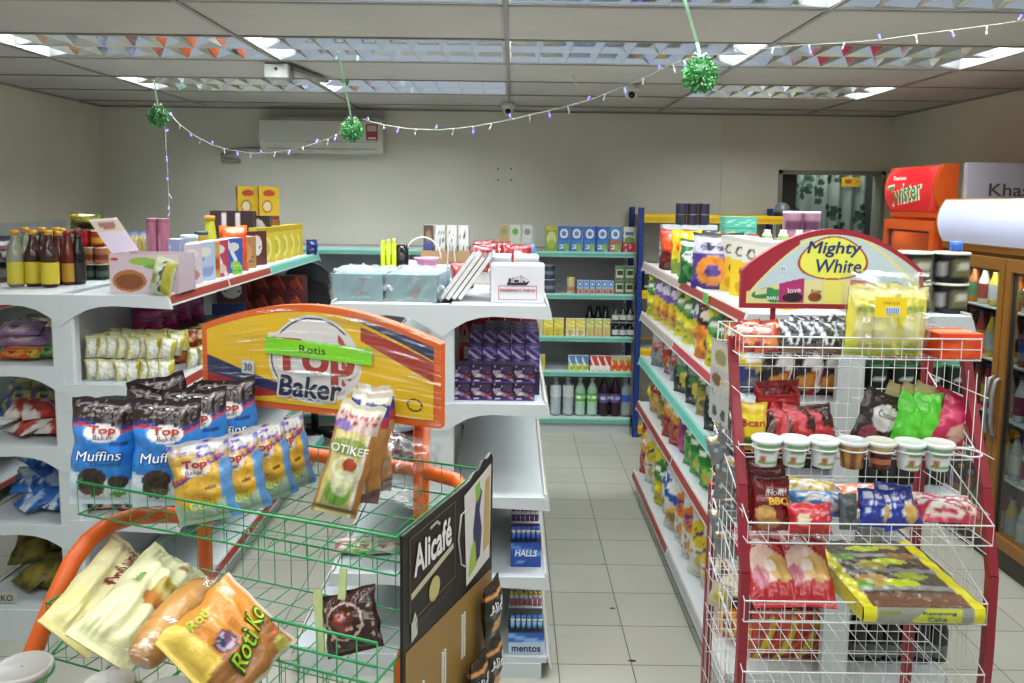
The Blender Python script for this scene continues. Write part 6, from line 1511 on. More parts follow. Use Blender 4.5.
# header sign
HX0, HX1 = .635, 1.138; HYs = RB+.012
def hz(a):
    q = (a-HX0)/(HX1-HX0)
    return 1.612+.118*math.sin(PI*min(1, max(0, q)))**.85
mb = MB(); mb.prism([(HX0, 1.508), (HX1, 1.508)]+[(HX1+(HX0-HX1)*k/28, hz(HX1+(HX0-HX1)*k/28)) for k in range(29)], lambda a, b, d: (a-cx_, d-cy_, b), HYs-.01, HYs+.01, hx('#9a2030'))
mk('header_frame', mb, 'paint', rk_)
def mwsign(U, V):
    c = art('#b7c9cf')(U, V)
    def P(m_, col): c[m_] = hx(col)
    P(V < .45+0*U, '#b7c9cf')
    P((((U-.53)/.50)**2+((V-.10)/.90)**2 > 1), '#d8cf8a'); P((((U-.53)/.53)**2+((V-.10)/.95)**2 > 1), '#b5c4b8')
    P((((U-.57)/.58)**2+((V-.02)/1.04)**2 > 1) & (U < .3), '#9a2030')
    P(V < .36, '#d6cd8c'); P((V < .36) & (U > .76), '#c9c27a')
    P((U > .84) & (V < 1.5-1.6*(U)+.35) & (V > .36) & (V < .36+(U-.84)*2.2), '#d4b53a')
    # egg shaped badge
    q = ((U-.495)/(.205-.03*(V-.66)))**2+((V-.665)/.315)**2
    P(q < 1, '#a8402a'); P(q < .86, '#dfe05a')
    P((((U-.10)/.07)**2+((V-.22)/.12)**2 < 1), '#3f7a4a'); P((((U-.165)/.05)**2+((V-.14)/.13)**2 < 1), '#2f8a4a')
    P((U > .05) & (U < .12) & (V < .33) & (V > .2), '#c9c9a0')
    P((U > .19) & (U < .335) & (V < .40-.25*(.335-U)) & (V > .01), '#a82a6a'); P((((U-.27)/.06)**2+((V-.10)/.08)**2 < 1), '#2c1a24')
    P((U > .35) & (U < .44) & (V < .34) & (V > .02), '#d9cf9a'); P((((U-.40)/.04)**2+((V-.10)/.07)**2 < 1), '#8a4a2a')
    P((U > .45) & (U < .57) & (V < .34) & (V > .01), '#dcd36a')
    P((U > .60) & (U < .70) & (V < .37) & (V > .17), '#b8645a')
    P((((U-.88)/.03)**2+((V-.42)/.06)**2 < 1) & (((U-.88)/.024)**2+((V-.42)/.048)**2 > 1), '#2c3a5a')
    return c
mb = MB(); e = .014
mb.sheet(lambda u, v: (HX0+e+u*(HX1-HX0-2*e)-cx_, HYs-.0112-cy_, 1.508+e+v*(hz(HX0+e+u*(HX1-HX0-2*e))-e*1.1-1.508-e)), 240, 110, mwsign, smooth=False)
mk('header_panel', mb, 'card', rk_)
fR = lambda off: (lambda a, z: (a-cx_, HYs-.0112-off-cy_, z))
text(rk_, 'lettering', 'Mighty', fR(.001), .886, 1.674, .042, '#232c6e', width=.148, bold=.018, shear=.18)
text(rk_, 'lettering', 'White', fR(.001), .900, 1.628, .036, '#232c6e', width=.124, bold=.018, shear=.18)
text(rk_, 'lettering', 'BARU', fR(.001), .722, 1.537, .009, '#e4e8dc', bold=.03)
text(rk_, 'lettering', 'love', fR(.001), .781, 1.560, .014, '#e8c9dc', width=.035, bold=.03, rot=.1)
text(rk_, 'lettering', 'Krim', fR(.001), .842, 1.558, .010, '#8a4a2a', bold=.02)
text(rk_, 'lettering', 'Cokl', fR(.001), .842, 1.543, .010, '#8a4a2a', bold=.02)
mb = MB(); mb.add([(x-cx_, HYs-.0125-cy_, z) for x, z in ((.739, 1.610), (.755, 1.610), (.755, 1.628), (.739, 1.628))], [(0, 1, 2, 3)], hx('#d2d8da')); nb = mk('number_sticker', mb, 'card', rk_)
text(nb, 'lettering', '31', fR(.0022), .747, 1.619, .009, '#2a2f5a')
mb = MB()
for x in (.73, 1.08): mb.bar((x-cx_, HYs-cy_+.005, 1.47), (x-cx_, HYs-cy_+.005, 1.51), .012, .012, MAR, up=(1, 0, 0))
mk('header_bracket', mb, 'paint', rk_)

def rput(key, b, px, Y, z, rot, lab, cat='packet', grp=None, scale=None):
    ti = min(range(5), key=lambda i: abs(TIERS[i][1]-z) if z >= TIERS[i][1]-.01 else 9)
    Y = TIERS[ti][0]+(Y-OLDF[ti])*.72+.006; X = at(px, 400+300*(ti > 1), Y=Y).x
    return place(key, b, (X, Y, z+.003), rot, lab, cat, grp, scale)
T1, T2, T3, T4, T5 = [t[1] for t in TIERS]
redo = snack('#b8452c', '#8a2a24', '#d98a4a', '#6a2a30', 5, '#dcb8a0', 3)
for k, (px, Y) in enumerate(((748, 2.06), (766, 2.05), (754, 2.18), (776, 2.18))):
    rput('redo', bagb(.075, .075, .05, redo, 3), px, Y, T1, (-.5, 0, .2*k), 'orange-red snack packet in the top basket, %s' % ['front left', 'front right', 'rear left', 'rear right'][k], 'snack packet')
blw = art('#2c2e34', ('d', 1, .4, .3, .42, '#d2d6da'), ('d', 1, -.5, .3, .42, '#c9ccd2'), ('d', 1, .9, 1.1, 1.25, '#b8bcc2'), ('r', 0, 0, 1, .22, '#7a5a4a'))
for k, (px, Y) in enumerate(((791, 2.05), (808, 2.08), (826, 2.05), (843, 2.07), (800, 2.18), (822, 2.19), (842, 2.2))):
    rput('blw', bagb(.075, .085, .045, blw, 4, nx=16, ny=18), px, Y, T1, (-.4, .15*(-1)**k, .3*(-1)**k), 'black and white crumpled packet in the top basket, %s' % ['first in front', 'second in front', 'third in front', 'fourth in front', 'left one behind', 'middle one behind', 'right one behind'][k], 'snack packet')
ylw = art('#d6cc4a', ('r', 0, .0, 1, .16, '#a8b03a'), ('e', .5, .42, .34, .2, '#e0daa0'), ('d', 1, 1, .9, 1.0, '#e6de7a'), ('r', .2, .62, .8, .7, '#8a9a3a'), ('r', 0, .88, 1, 1, '#dcd48a'))
for k, (px, Y) in enumerate(((855, 2.02), (880, 2.02), (904, 2.03), (868, 2.10), (895, 2.11))):
    rput('ylw', bagb(.082, .175, .05, ylw, 6, nx=16, ny=20), px, Y, T1, (-.05, .06*(-1)**k, .12*(-1)**k), 'yellow bread packet inside the clear outer bag, %s' % ['front left', 'front middle', 'front right', 'rear left', 'rear right'][k], 'bread pack')
mb = bagmb(.235, .215, .17, art('#ffffff'), nx=30, ny=26, seed=51, crimp=.02, wr=.10, dep=4)
ob = rput('outer', solid('clear_outer_bag', mb, 'wrap'), 880, 2.06, T1, (0, 0, 0), 'large clear plastic bag holding the yellow bread packets on the top basket', 'plastic bag')
ys = root('price_sticker', 'bright yellow price sticker with barcode on the clear bag', 'sticker', (at(891, 300, Y=1.925).x, 1.922, 1.552)); mb = MB(); mb.box(-.038, 0, -.024, .038, .001, .024, hx('#e8c81c')); mk('sticker', mb, 'card', ys)
mb = MB(); mb.box(-.012, -.001, -.018, .022, 0, .0, hx('#c9d0e0'))
for k in range(7): mb.box(-.010+.0045*k, -.0016, -.016, -.0085+.0045*k, -.001, -.002, hx('#3a5a9a'))
mk('barcode', mb, 'card', ys)
text(ys, 'lettering', 'YIME 0.35', lambda a, z: (a, -.001, z), 0, .010, .007, '#b5642a')
mb = boxmb(.115, .10, .062, art('#d9431c', ('e', .5, .4, .3, .3, '#e05a2c')), art('#c23a18'), art('#e0643a', ('r', .1, .3, .9, .6, '#e8a07a')), nx=10, ny=8)
rput('orbx', solid('orange_box', mb, 'gloss'), 945, 2.05, T1, .08, 'small glossy orange box at the right end of the top basket', 'box')
# second tier: packs standing, tubs hanging in rings at the front
bacon = art('#e0c42a', ('r', 0, .78, 1, 1, '#c9a82a'), ('arc', .3, .03, 4, 0, '#c9b03a'), ('e', .5, .2, .3, .12, '#5a7a2a'))
def bact(o, mb): text(o, 'lettering', 'Bcan', lambda a, z: (a, mb.surf(a, z)-.002, z), 0, .074, .018, '#b5302a', width=.062, bold=.03)
rput('bac', hero('bac', .078, .125, .035, bacon, 7, nx=24, ny=28, name='snack_packet', extra=bact), 752, 2.05, T2, (-.06, .03, .0), 'yellow snack packet with red lettering at the left of the second basket', 'snack packet')
blkr = snack('#3a1a1c', '#a82428', '#b5302c', '#d2c8c4', 5, '#b8343a', 3)
for k, (px, Y, c) in enumerate(((776, 2.06, 0), (800, 2.06, 0), (823, 2.08, 0), (788, 2.16, 0))):
    rput('blkr', bagb(.10, .115, .05, blkr, 8, nx=16, ny=18), px, Y, T2, (-.35, .5-.3*k, .1), 'dark red and black snack packet in the second basket, %s' % ['left', 'middle', 'right', 'behind'][k], 'snack packet')
pz_ = art('#b82a2c', ('r', 0, .8, 1, 1, '#8a1a20'))
def pzt(o, mb): text(o, 'lettering', 'PIZZA', lambda a, z: (a, mb.surf(a, z)-.002, z), 0, .058, .020, '#2a1416', width=.09, bold=.03)
rput('pz', hero('pz', .13, .085, .04, pz_, 9, nx=24, ny=20, name='snack_packet', extra=pzt), 779, 2.19, T2+.075, (-.2, -.05, .1), 'red snack packet with black lettering lying high in the second basket', 'snack packet')
cook = art('#2c1a18', ('e', .56, .55, .34, .24, '#c9c6c0'), ('e', .3, .2, .2, .16, '#8a3a4a'), ('spk', .1, .1, .9, .3, 6, 3, .4, 2, '#5a3a30'))
def cokt(o, mb): text(o, 'lettering', 'Cookie', lambda a, z: (a, mb.surf(a, z)-.002, z), .008, .088, .018, '#4a3430', width=.055, shear=.2)
rput('cook', hero('cook', .12, .145, .045, cook, 10, nx=24, ny=28, name='cookie_pack', extra=cokt), 872, 2.08, T2+.01, (-.10, .35, .15), 'dark brown cookie pack with a white panel leaning in the second basket', 'cookie pack')
for k, (px, c) in enumerate(((884, '#c9b584'), (899, '#d0c298'), (912, '#c9b88a'))):
    rput('tanp', bagb(.085, .155, .04, art('#c9b584', ('r', .3, .1, .7, .8, '#d9cda8'), ('e', .5, .5, .2, .1, '#a8804a')), 11), px, 2.17, T2+.01, (0, .35, .3), 'tan wafer packet standing behind the green packs, %s' % ['left', 'middle', 'right'][k], 'packet', None)
grn = art('#4fb82a', ('e', .5, .4, .3, .25, '#5fc838'), ('r', 0, .88, 1, 1, '#6ad03a'))
for k, (px, r) in enumerate(((906, .25), (927, .1))):
    rput('grn', bagb(.085, .145, .05, grn, 12), px, 2.08, T2+.005, (-.12, r, .1), 'bright green packet in the second basket, %s of two' % ['left', 'right'][k], 'packet')
pnk = art('#b8244a', ('e', .5, .3, .18, .22, '#c9a08a'), ('r', 0, .8, 1, 1, '#a01c40'), ('e', .3, .62, .2, .1, '#d04a6a'))
for k, (px, Y) in enumerate(((938, 2.14), (948, 2.07))):
    rput('pnk', bagb(.11, .145, .05, pnk, 13), px, Y, T2+.005, (-.1, .42, .15), 'crimson-pink packet at the right end of the second basket, %s of two' % ['rear', 'front'][k], 'packet')
def cup(kind):
    def b():
        mb = MB()
        if kind == 'w':
            mb.lathe([(.022, 0), (.0225, .003)]+[(.0225+.006*q/8, .003+.05*q/8) for q in range(1, 9)]+[(.031, .054)], 24, hx('#d5d8d8'), wrap=lambda k, z: (hx('#a85a3a') if .93 < k+z*1.2 < 1.0 and .008 < z < .028 else hx('#4f9a3a') if (k > .85 or k < .2) and (.008 < z < .015 or .042 < z < .050) else hx('#6a8a5a') if (k < .10 or k > .9) and .03 < z < .036 else None))
            lid = '#dfe4e0'
        elif kind == 'n':
            mb.lathe([(.023, 0), (.0245, .02), (.027, .034), (.0285, .052), (.030, .054)], 24, hx('#b5884a'), wrap=lambda k, z: hx('#7a3a24') if int(k*24)*7 % 5 < 2 and z < .04 else hx('#5a1f1c') if .015 < z < .03 and int(k*24) % 4 == 0 else None)
            lid = '#c9ccc8'
        else:
            mb.lathe([(.022, 0), (.0225, .012), (.0230, .013), (.0235, .024), (.024, .025), (.025, .036), (.0255, .037), (.028, .052), (.030, .054)], 24, [hx(x) for x in ('#5a1f14', '#5a1f14', '#b5674a', '#b5674a', '#4a140f', '#4a140f', '#c9b07a', '#c9b07a', '#c9b07a')])
            lid = '#d2cfc2'
        o = mk('snack_tub', mb, 'gloss')
        mb = MB(); mb.lathe([(.031, .052), (.0335, .054), (.0335, .059), (.031, .062), (.028, .061), (.001, .061)], 24, hx(lid), cap=False); mk('lid', mb, 'gloss', o)
        return o
    return b
cups = [(766, 'w'), (794, 'w'), (823, 'w'), (852, 'n'), (880, 'j'), (909, 'w'), (938, 'w')]
for k, (px, kd) in enumerate(cups):
    Y = 1.915; X = at(px, 455, Y=Y).x; ztop = at(px, 437+ (k*.8), Y=Y).z
    s = 1.12
    place('cup_'+kd, cup(kd), (X, Y, ztop-.061*s), .6*(k % 3-1)*.3, '%s in the wire rings, %s from the left' % ({'w': 'white green-banded lidded cup', 'n': 'clear tub of nuts', 'j': 'layered brown and cream jelly tub'}[kd], ORD[k]), 'snack tub', None, (s, s, s))
for k, px in enumerate([c[0] for c in cups]+[966]):
    Y = 1.915; X = at(px, 455, Y=Y).x; z = at(px, 446+k*.8 if k < 7 else 447+k*.8, Y=Y).z
    mb = MB(); mb.tube([(X-cx_+.034*math.cos(a), Y-cy_+.034*math.sin(a), z) for a in [2*PI*j/20 for j in range(20)]], .0022, 6, WW, closed=True)
    mb.tube([(X-cx_, Y-cy_+.034, z), (X-cx_, 1.955-cy_, 1.190)], .002, 5, WW)
    mk('cup_ring', mb, 'wire', rk_)
# third tier
bbq = art('#6e1418', ('r', 0, 0, 1, .38, '#7a1c1e'), ('e', .3, .32, .26, .16, '#c99a5a'), ('e', .4, .14, .3, .12, '#a8763a'), ('spk', .1, .7, .9, .8, 8, 1, .7, 2, '#d9c8c0'), ('r', 0, .93, 1, 1, '#4a0f14'))
def bbqt(o, mb):
    f = lambda a, z: (a, mb.surf(a, z)-.002, z)
    text(o, 'lettering', 'SMOKEY', f, .008, .094, .011, '#e4dcd6', width=.058, bold=.0); text(o, 'lettering', 'BBQ', f, .012, .074, .019, '#d9a82a', width=.05, bold=.05)
bb = hero('bbq', .10, .135, .045, bbq, 15, nx=26, ny=30, name='snack_packet', extra=bbqt)
for k in range(5):
    rput('bbq', bb, 762-3.5*k, 1.985+.062*k, T3+.0+.008*k, (-.20, .03, .1), 'dark red barbecue snack packet, %s in the overlapping row of the third basket' % ORD[k], 'snack packet')
rput('rd3', bagb(.11, .075, .05, art('#b8202c', ('e', .3, .5, .15, .2, '#d9c8a8'), ('spk', .4, .5, .9, .75, 6, 2, .5, 2, '#d98a8a')), 16, nx=18, ny=14), 801, 1.96, T3, (-.25, 0, .0), 'bright red squat packet in front of the third basket', 'snack packet')
for k, (c, l, px, Y, z, w) in enumerate((('#c9b02a', 'yellow flat packet', 800, 2.17, .05, .13), ('#3f86c4', 'light blue flat packet', 812, 2.08, .035, .14), ('#c9642a', 'orange flat packet', 864, 2.14, .045, .15), ('#b8285a', 'pink-red flat packet', 905, 2.1, .03, .13), ('#c02a50', 'magenta flat packet with white print', 935, 2.06, .02, .15), ('#a82438', 'dark pink flat packet', 953, 2.10, .01, .13))):
    rput('f3%d' % k, bagb(w, .09, .04, snack(c, '#d9c8b8', '#e0d0c0', '#8a5a4a', k, '#e4e0dc', 2), 20+k, nx=16, ny=12), px, Y-.03, T3+z*.6, (-1.15, .05, .2*(k % 3-1)), '%s lying in the third basket' % l, 'snack packet')
blk_ = art('#23308a', ('spk', .05, .1, .95, .9, 7, 4, .3, 2, '#c9cbe0'), ('e', .7, .35, .2, .3, '#c9a05a'), ('spk', .1, .55, .9, .85, 9, 2, .5, 3, '#d9dce8'))
for k, (px, r) in enumerate(((868, .1), (893, -.2), (880, .2))):
    rput('bl3', bagb(.10, .095, .05, blk_, 24, nx=18, ny=16), px, 1.99+.06*(k == 2), T3+.01, (-.45, r, .1), 'royal blue patterned packet in the third basket, %s' % ['left', 'right', 'behind'][k], 'snack packet')
rput('gr3', bagb(.045, .09, .04, art('#5a6264', ('e', .5, .5, .3, .3, '#3a4042')), 25), 838, 2.0, T3, (-.2, 0, 0), 'grey packet between the red and the blue packets', 'snack packet')
# fourth tier: red pack pair and the large yellow cake pack
frz = art('#a81c22', ('e', .42, .45, .32, .22, '#d9b8a8'), ('e', .7, .40, .26, .16, '#c9a05a'), ('e', .25, .3, .16, .12, '#b86a7a'), ('e', .5, .42, .12, .08, '#e0cfc0'), ('arcT', .80, .02, 2, 0, '#b88a8a'), ('r', 0, .9, 1, 1, '#8a1418'), ('e', .4, .72, .14, .04, '#d9d0cc'))
for k, (px, Y, rz) in enumerate(((775, 1.99, .08), (806, 2.0, -.15))):
    rput('frz', bagb(.13, .24, .06, frz, 26, nx=30, ny=36), px, Y-.05, T4+.015, (-1.02, .0, rz), 'red bread pack with pale filling picture lying in the fourth basket, %s' % ['left', 'right'][k], 'bread pack')
cake = art('#4f4436', ('r', 0, 0, .10, 1, '#d9d01c'), ('r', .90, 0, 1, 1, '#d4cb1c'), ('spk', .1, .05, .9, .95, 1, 5, .0, 1, '#000000'),
            ('r', .1, .02, .9, .16, '#6a4a34'), ('r', .1, .22, .9, .27, '#8a8c86'), ('r', .1, .45, .9, .50, '#8a8c86'), ('r', .1, .70, .9, .74, '#8a8c86'),
            ('e', .27, .34, .15, .09, '#b0904a'), ('e', .50, .30, .16, .05, '#b5c42a'), ('e', .38, .56, .14, .07, '#b0a04a'), ('e', .64, .40, .14, .05, '#9aa83a'), ('e', .58, .62, .16, .05, '#b5c43a'), ('e', .74, .72, .13, .06, '#8a6a44'), ('e', .45, .84, .16, .05, '#a8b83a'), ('e', .70, .88, .12, .05, '#b0a04a'), ('e', .2, .70, .1, .06, '#5f8a2a'), ('e', .18, .30, .07, .05, '#6a9a2a'))
ck = root('cake_pack', 'large flat yellow-edged cake pack with green labels lying in the fourth basket', 'cake pack', (at(921, 610, Y=1.83).x, 1.815, T4+.022), .0)
CW, CD, CH = .29, .35, .038
mb = MB()
rr_ = math.radians(8)
def cks(u, v):
    x = (u-.5)*CW; y = v*CD; skew = -.01*v
    return (x+skew*(1), y, CH+.008*math.sin(PI*u)*math.sin(PI*v)+.002*math.sin(u*40)*math.sin(v*33)+v*.012)
mb.sheet(cks, 50, 50, cake)
mb.sheet(lambda u, v: ((u-.5)*CW, -.004*math.sin(PI*v), v*CH), 50, 8, art('#8f8c84', ('r', 0, 0, .10, 1, '#d9d01c'), ('r', .92, 0, 1, 1, '#d9d01c'), ('poly', [(.42, 0), (.42, .3), (.52, 1), (.82, 1), (.82, 0)], '#c2c43a'), ('r', .13, .55, .3, .8, '#7a8a3a')), smooth=True)
mb.sheet(lambda u, v: (cks(0, 1-u)[0]-.002, cks(0, 1-u)[1], v*cks(0, 1-u)[2]), 12, 3, art('#c9c01c')); mb.sheet(lambda u, v: (cks(1, u)[0]+.002, cks(1, u)[1], v*cks(1, u)[2]), 12, 3, art('#c9c01c'))
mb.sheet(lambda u, v: ((u-.5)*CW, CD*v, .001), 4, 4, art('#5a5040'), flip=True)
mk('cake_wrap', mb, 'foil', ck)
text(ck, 'lettering', 'Kampong', lambda a, z: (a, -.006, z), .035, .026, .010, '#1f5a7a', width=.08, bold=.02); text(ck, 'lettering', 'Cake', lambda a, z: (a, -.006, z), .03, .012, .010, '#1f5a7a', width=.045, bold=.02)
# silver sachets hanging on the left flank
sh = art('#8f9599', ('r', .05, .72, .95, .97, '#b0ada0'), ('e', .5, .8, .25, .08, '#8a7a4a'), ('spk', .1, .45, .9, .68, 6, 5, .3, 3, '#6a6f72'))
hb = root('sachet_card', 'pale hanging card with a coffee cup picture on the left flank of the wire rack', 'hanging card', (.535, 2.10, 1.13))
mb = MB(); mb.sheet(lambda u, v: (-.004+.012*u, -.055+.11*(u)*-1+.11*.5+.0, .32*v), 14, 40, art('#a9aaa4', ('r', .05, .66, .95, .97, '#bdb9a4'), ('e', .4, .52, .26, .09, '#6a4a2c'), ('ring', .70, .50, .2, .06, .5, '#c9b98a'), ('e', .5, .80, .3, .1, '#8a845a'), ('spk', .1, .1, .9, .36, 8, 8, .35, 2, '#6a6c70')), flip=False)
hb.location = (0, 0, 0)
# panel facing the camera and the aisle
card_art = art('#a9aaa4', ('r', .05, .66, .95, .97, '#bdb9a4'), ('e', .35, .52, .26, .08, '#6a4a2c'), ('ring', .72, .50, .2, .06, .5, '#c9b98a'), ('e', .5, .80, .3, .1, '#8a845a'), ('spk', .1, .26, .9, .40, 8, 8, .35, 2, '#6a6c70'), ('e', .28, .12, .13, .07, '#3f4144'), ('e', .72, .12, .13, .07, '#3f4144'))
pA, pB = at(713, 345, Y=2.19), at(733, 345, Y=2.05)
zt_, zb_2 = at(716, 343, Y=2.1).z, at(716, 425, Y=2.1).z
mb = MB(); mb.sheet(lambda u, v: (pA.x+(pB.x-pA.x)*u-.004, pA.y+(pB.y-pA.y)*u, zb_2+(zt_-zb_2)*v), 20, 40, card_art, smooth=False)
mb.sheet(lambda u, v: (pA.x+(pB.x-pA.x)*u-.001, pA.y+(pB.y-pA.y)*u+.001, zb_2+(zt_-zb_2)*v), 2, 2, art('#9a9a96'), smooth=False, flip=True)
mk('card', mb, 'card', hb)
for k in range(7):
    rnd = random.Random(k+70)
    z = zb_2+.01-.052*k-.06
    p = pA.lerp(pB, .5)
    place('slv', bagb(.065, .08, .028, sh, 27, name='silver_sachet', mat='silver', nx=16, ny=18), (p.x+.006+.0028*k+rnd.uniform(-.004, .006), p.y-.045+.015*(k % 2), z), (-.15+rnd.uniform(-.2, .1), rnd.uniform(-.3, .3), -.55+rnd.uniform(-.3, .3)), 'silver sachet in the hanging strip on the wire rack, %s from the top' % ORD[k], 'sachet')
place('slvy', bagb(.06, .07, .02, art('#b8b09a', ('e', .5, .5, .3, .3, '#b5a83a')), 28), (pA.x+.01, 2.07, zb_2-.50), (-.1, .2, -.5), 'small pale packet with yellow print at the foot of the silver strip', 'sachet')
# ================================================================== things on the ceiling and walls
def leafball(r, seed):
    def b():
        rnd = random.Random(seed); mb = MB()
        # core
        prof = [(r*.80*math.sin(PI*k/10), -r*.80*math.cos(PI*k/10)) for k in range(11)]; mb.lathe(prof, 16, hx('#1f5a2c'), cap=False)
        for k in range(760):
            z = rnd.uniform(-1, 1); a = rnd.uniform(0, 2*PI); q = math.sqrt(1-z*z); n = Vector((q*math.cos(a), q*math.sin(a), z))
            t = n.orthogonal().normalized(); t = Matrix.Rotation(rnd.uniform(0, 6.3), 3, n) @ t; s_ = n.cross(t)
            base = n*r*rnd.uniform(.74, .84); L_ = r*rnd.uniform(.18, .30); w_ = r*.055
            tip = base+(n*.75+t*rnd.uniform(.2, .8)).normalized()*L_
            mid = (base+tip)/2+n*.01*r
            c = hx(rnd.choice(['#2f7a3a', '#3f9a4a', '#5ab55c', '#8fd08a', '#276a34']))
            mb.add([base, mid+s_*w_, tip, mid-s_*w_], [(0, 1, 2, 3)], c)
        return mk('leaf_ball', mb, 'leafy')
    return b
def ball(loc, r, ribs, lab, seed, wide=.010):
    t = root('leaf_ball_ornament', lab, 'hanging ornament', loc)
    o = leafball(r, seed)(); o.parent = t
    o.name = 'leaf_ball'
    mb = MB()
    pts = [Vector(p)-Vector(loc) for p in ribs]
    for p, q in zip(pts[:-1], pts[1:]): mb.bar(p, q, wide, .0015, hx('#a9d8b4'), up=(0, 1, 0))
    mk('ribbon', mb, 'film', t)
    mb = MB(); b0 = Vector((0, 0, r*.9))
    for s in (-1, 1): mb.tube([b0, b0+Vector((s*.02, 0, .018)), b0+Vector((s*.034, 0, .004)), b0], .0035, 5, hx('#cfe0d8'))
    mk('bow', mb, 'film', t)
    return t
b3 = at(700, 75, Y=3.0); b2 = at(352, 131, Y=4.3); b1 = at(158, 117, Y=5.0)
t3 = at(684, -2, Z=CEIL-.002); t2 = at(338, 52, Z=CEIL-.002); t1 = at(154, 80, Z=CEIL-.002)
ball(b3, .068, [b3+Vector((0, 0, .06)), at(697, 42, Y=3.0), Vector((t3.x, t3.y, CEIL))], 'green leaf ball on a pale ribbon, largest and right of the three', 3, .012)
ball(b2, .062, [b2+Vector((0, 0, .055)), Vector((t2.x, t2.y, CEIL))], 'green leaf ball on a ribbon in front of the air conditioner', 4)
ball(b1, .066, [b1+Vector((0, 0, .06)), Vector((t1.x, t1.y, CEIL))], 'green leaf ball on a ribbon at the far left', 5)
def lights(label, pts, n, seed):
    # pts: 3-D polyline of the cord
    t = root('string_light', label, 'string light', pts[0])
    o0 = Vector(pts[0]); mb = MB(); P_ = [Vector(p)-o0 for p in pts]
    mb.tube(P_, .0021 if Vector(pts[0]).y > 3.5 else .0015, 6, hx('#b9bbb4')); mk('cord', mb, 'film', t)
    rnd = random.Random(seed)
    for k in range(n):
        q = (k+.5)/n*(len(P_)-1); i = int(q); p = P_[i].lerp(P_[i+1], q-i)
        d = Vector((rnd.uniform(-.012, .012), rnd.uniform(-.01, .01), -rnd.uniform(.018, .03)*(1 if k % 4 else -.7)))
        mb = MB(); mb.tube([p, p+d*.7], .0035, 6, hx('#dfe0dc')); mk('bulb_holder', mb, 'plastic', t)
        if k % 2 == 0:
            mb = MB(); mb.tube([p+d*.7, p+d*1.15], .0042, 6, hx('#5a50e8')); mk('bulb', mb, 'led', t)
        else:
            mb = MB(); mb.tube([p+d*.7, p+d*1.15], .0038, 6, hx('#d5d6e4')); mk('bulb', mb, 'gloss', t)
def chain(pp, y0, y1):
    n = len(pp)-1
    return [at(px, py, Y=y0+(y1-y0)*k/n) for k, (px, py) in enumerate(pp)]
lights('string of violet and white lights sagging from the left leaf ball to the middle one', chain([(168, 112), (180, 125), (195, 136), (212, 145), (230, 150), (250, 153), (268, 153), (290, 150), (310, 145), (328, 139), (341, 132)], 4.95, 4.35), 15, 1)
lights('string light hanging straight down from the left leaf ball', chain([(165, 126), (166, 145), (167, 165), (168, 185), (169, 205), (170, 216)], 4.98, 4.98), 8, 2)
lights('string of lights rising from the air conditioner to the right leaf ball', chain([(362, 119), (385, 125), (410, 129), (440, 130), (470, 127), (500, 122), (530, 115), (560, 108), (590, 100), (620, 88), (650, 75), (672, 64), (690, 58)], 4.25, 3.05), 19, 3)
lights('thin string of lights across the ceiling on the right', chain([(716, 55), (760, 49), (800, 45), (840, 43), (880, 40), (920, 34), (960, 29), (1000, 24), (1030, 19)], 3.05, 3.0), 9, 4)
# air conditioner
ac = root('air_conditioner', 'white wall-mounted split air conditioner with a red sticker', 'air conditioner', (at(324, 135, Y=6.4).x, 6.5, 0))
za, zb3 = at(324, 117, Y=6.3).z, at(324, 153, Y=6.3).z; wa = (at(385, 130, Y=6.3).x-at(262, 130, Y=6.3).x)/2
mb = MB(); mb.prism([(0, zb3+.03), (0, za), (-.16, za), (-.20, za-.03), (-.205, zb3+.09), (-.17, zb3+.02), (-.10, zb3)], lambda a, b, d: (d, a, b), -wa, wa, hx('#c9c8bd')); mk('body', mb, 'gloss', ac)
mb = MB(); mb.box(-wa+.04, -.208, zb3+.085, wa-.04, -.204, zb3+.088, hx('#7a7a74')); mb.box(-wa+.05, -.19, zb3+.03, wa-.05, -.155, zb3+.036, hx('#8a8a84')); mk('louvre_flap', mb, 'plastic', ac)
mb = MB(); x = at(372, 128, Y=6.3).x-ac.location.x; mb.box(x-.045, -.2085, zb3+.10, x+.045, -.204, zb3+.225, hx('#8a2424')); mb.box(x-.035, -.210, zb3+.17, x+.035, -.2084, zb3+.215, hx('#c9b0a0')); mb.box(x-.03, -.210, zb3+.11, x+.03, -.2084, zb3+.125, hx('#d9c9c0')); mk('red_sticker', mb, 'card', ac)
mb = MB(); q = [at(px, py, Y=6.47)-ac.location for px, py in ((300, 152), (280, 152), (255, 149), (232, 150), (222, 155), (222, 160), (240, 161))]; mb.tube(q, .018, 10, hx('#8f8b80')); mk('pipe', mb, 'plastic', ac)
# small box with bracket under the ceiling
bx_ = at(279, 63, Z=CEIL); t = root('ceiling_sensor_box', 'small pale grey box with a dark dot fixed under the ceiling grid at the left', 'sensor box', (bx_.x, bx_.y, CEIL-.008))
mb = MB(); mb.bbox(-.065, -.06, -.075, .065, .05, 0, hx('#8f918c'), .006); mk('box_body', mb, 'plastic', t)
mb = MB(); mb.tube([(.0, -.064, -.03), (.0, -.058, -.03)], .009, 10, hx('#1c1c1c')); mk('lens', mb, 'plastic', t)
mb = MB(); mb.bar((.05, .0, -.02), (.12, .5, -.012), .06, .02, hx('#8f8b83')); mk('metal_channel', mb, 'paint', t)
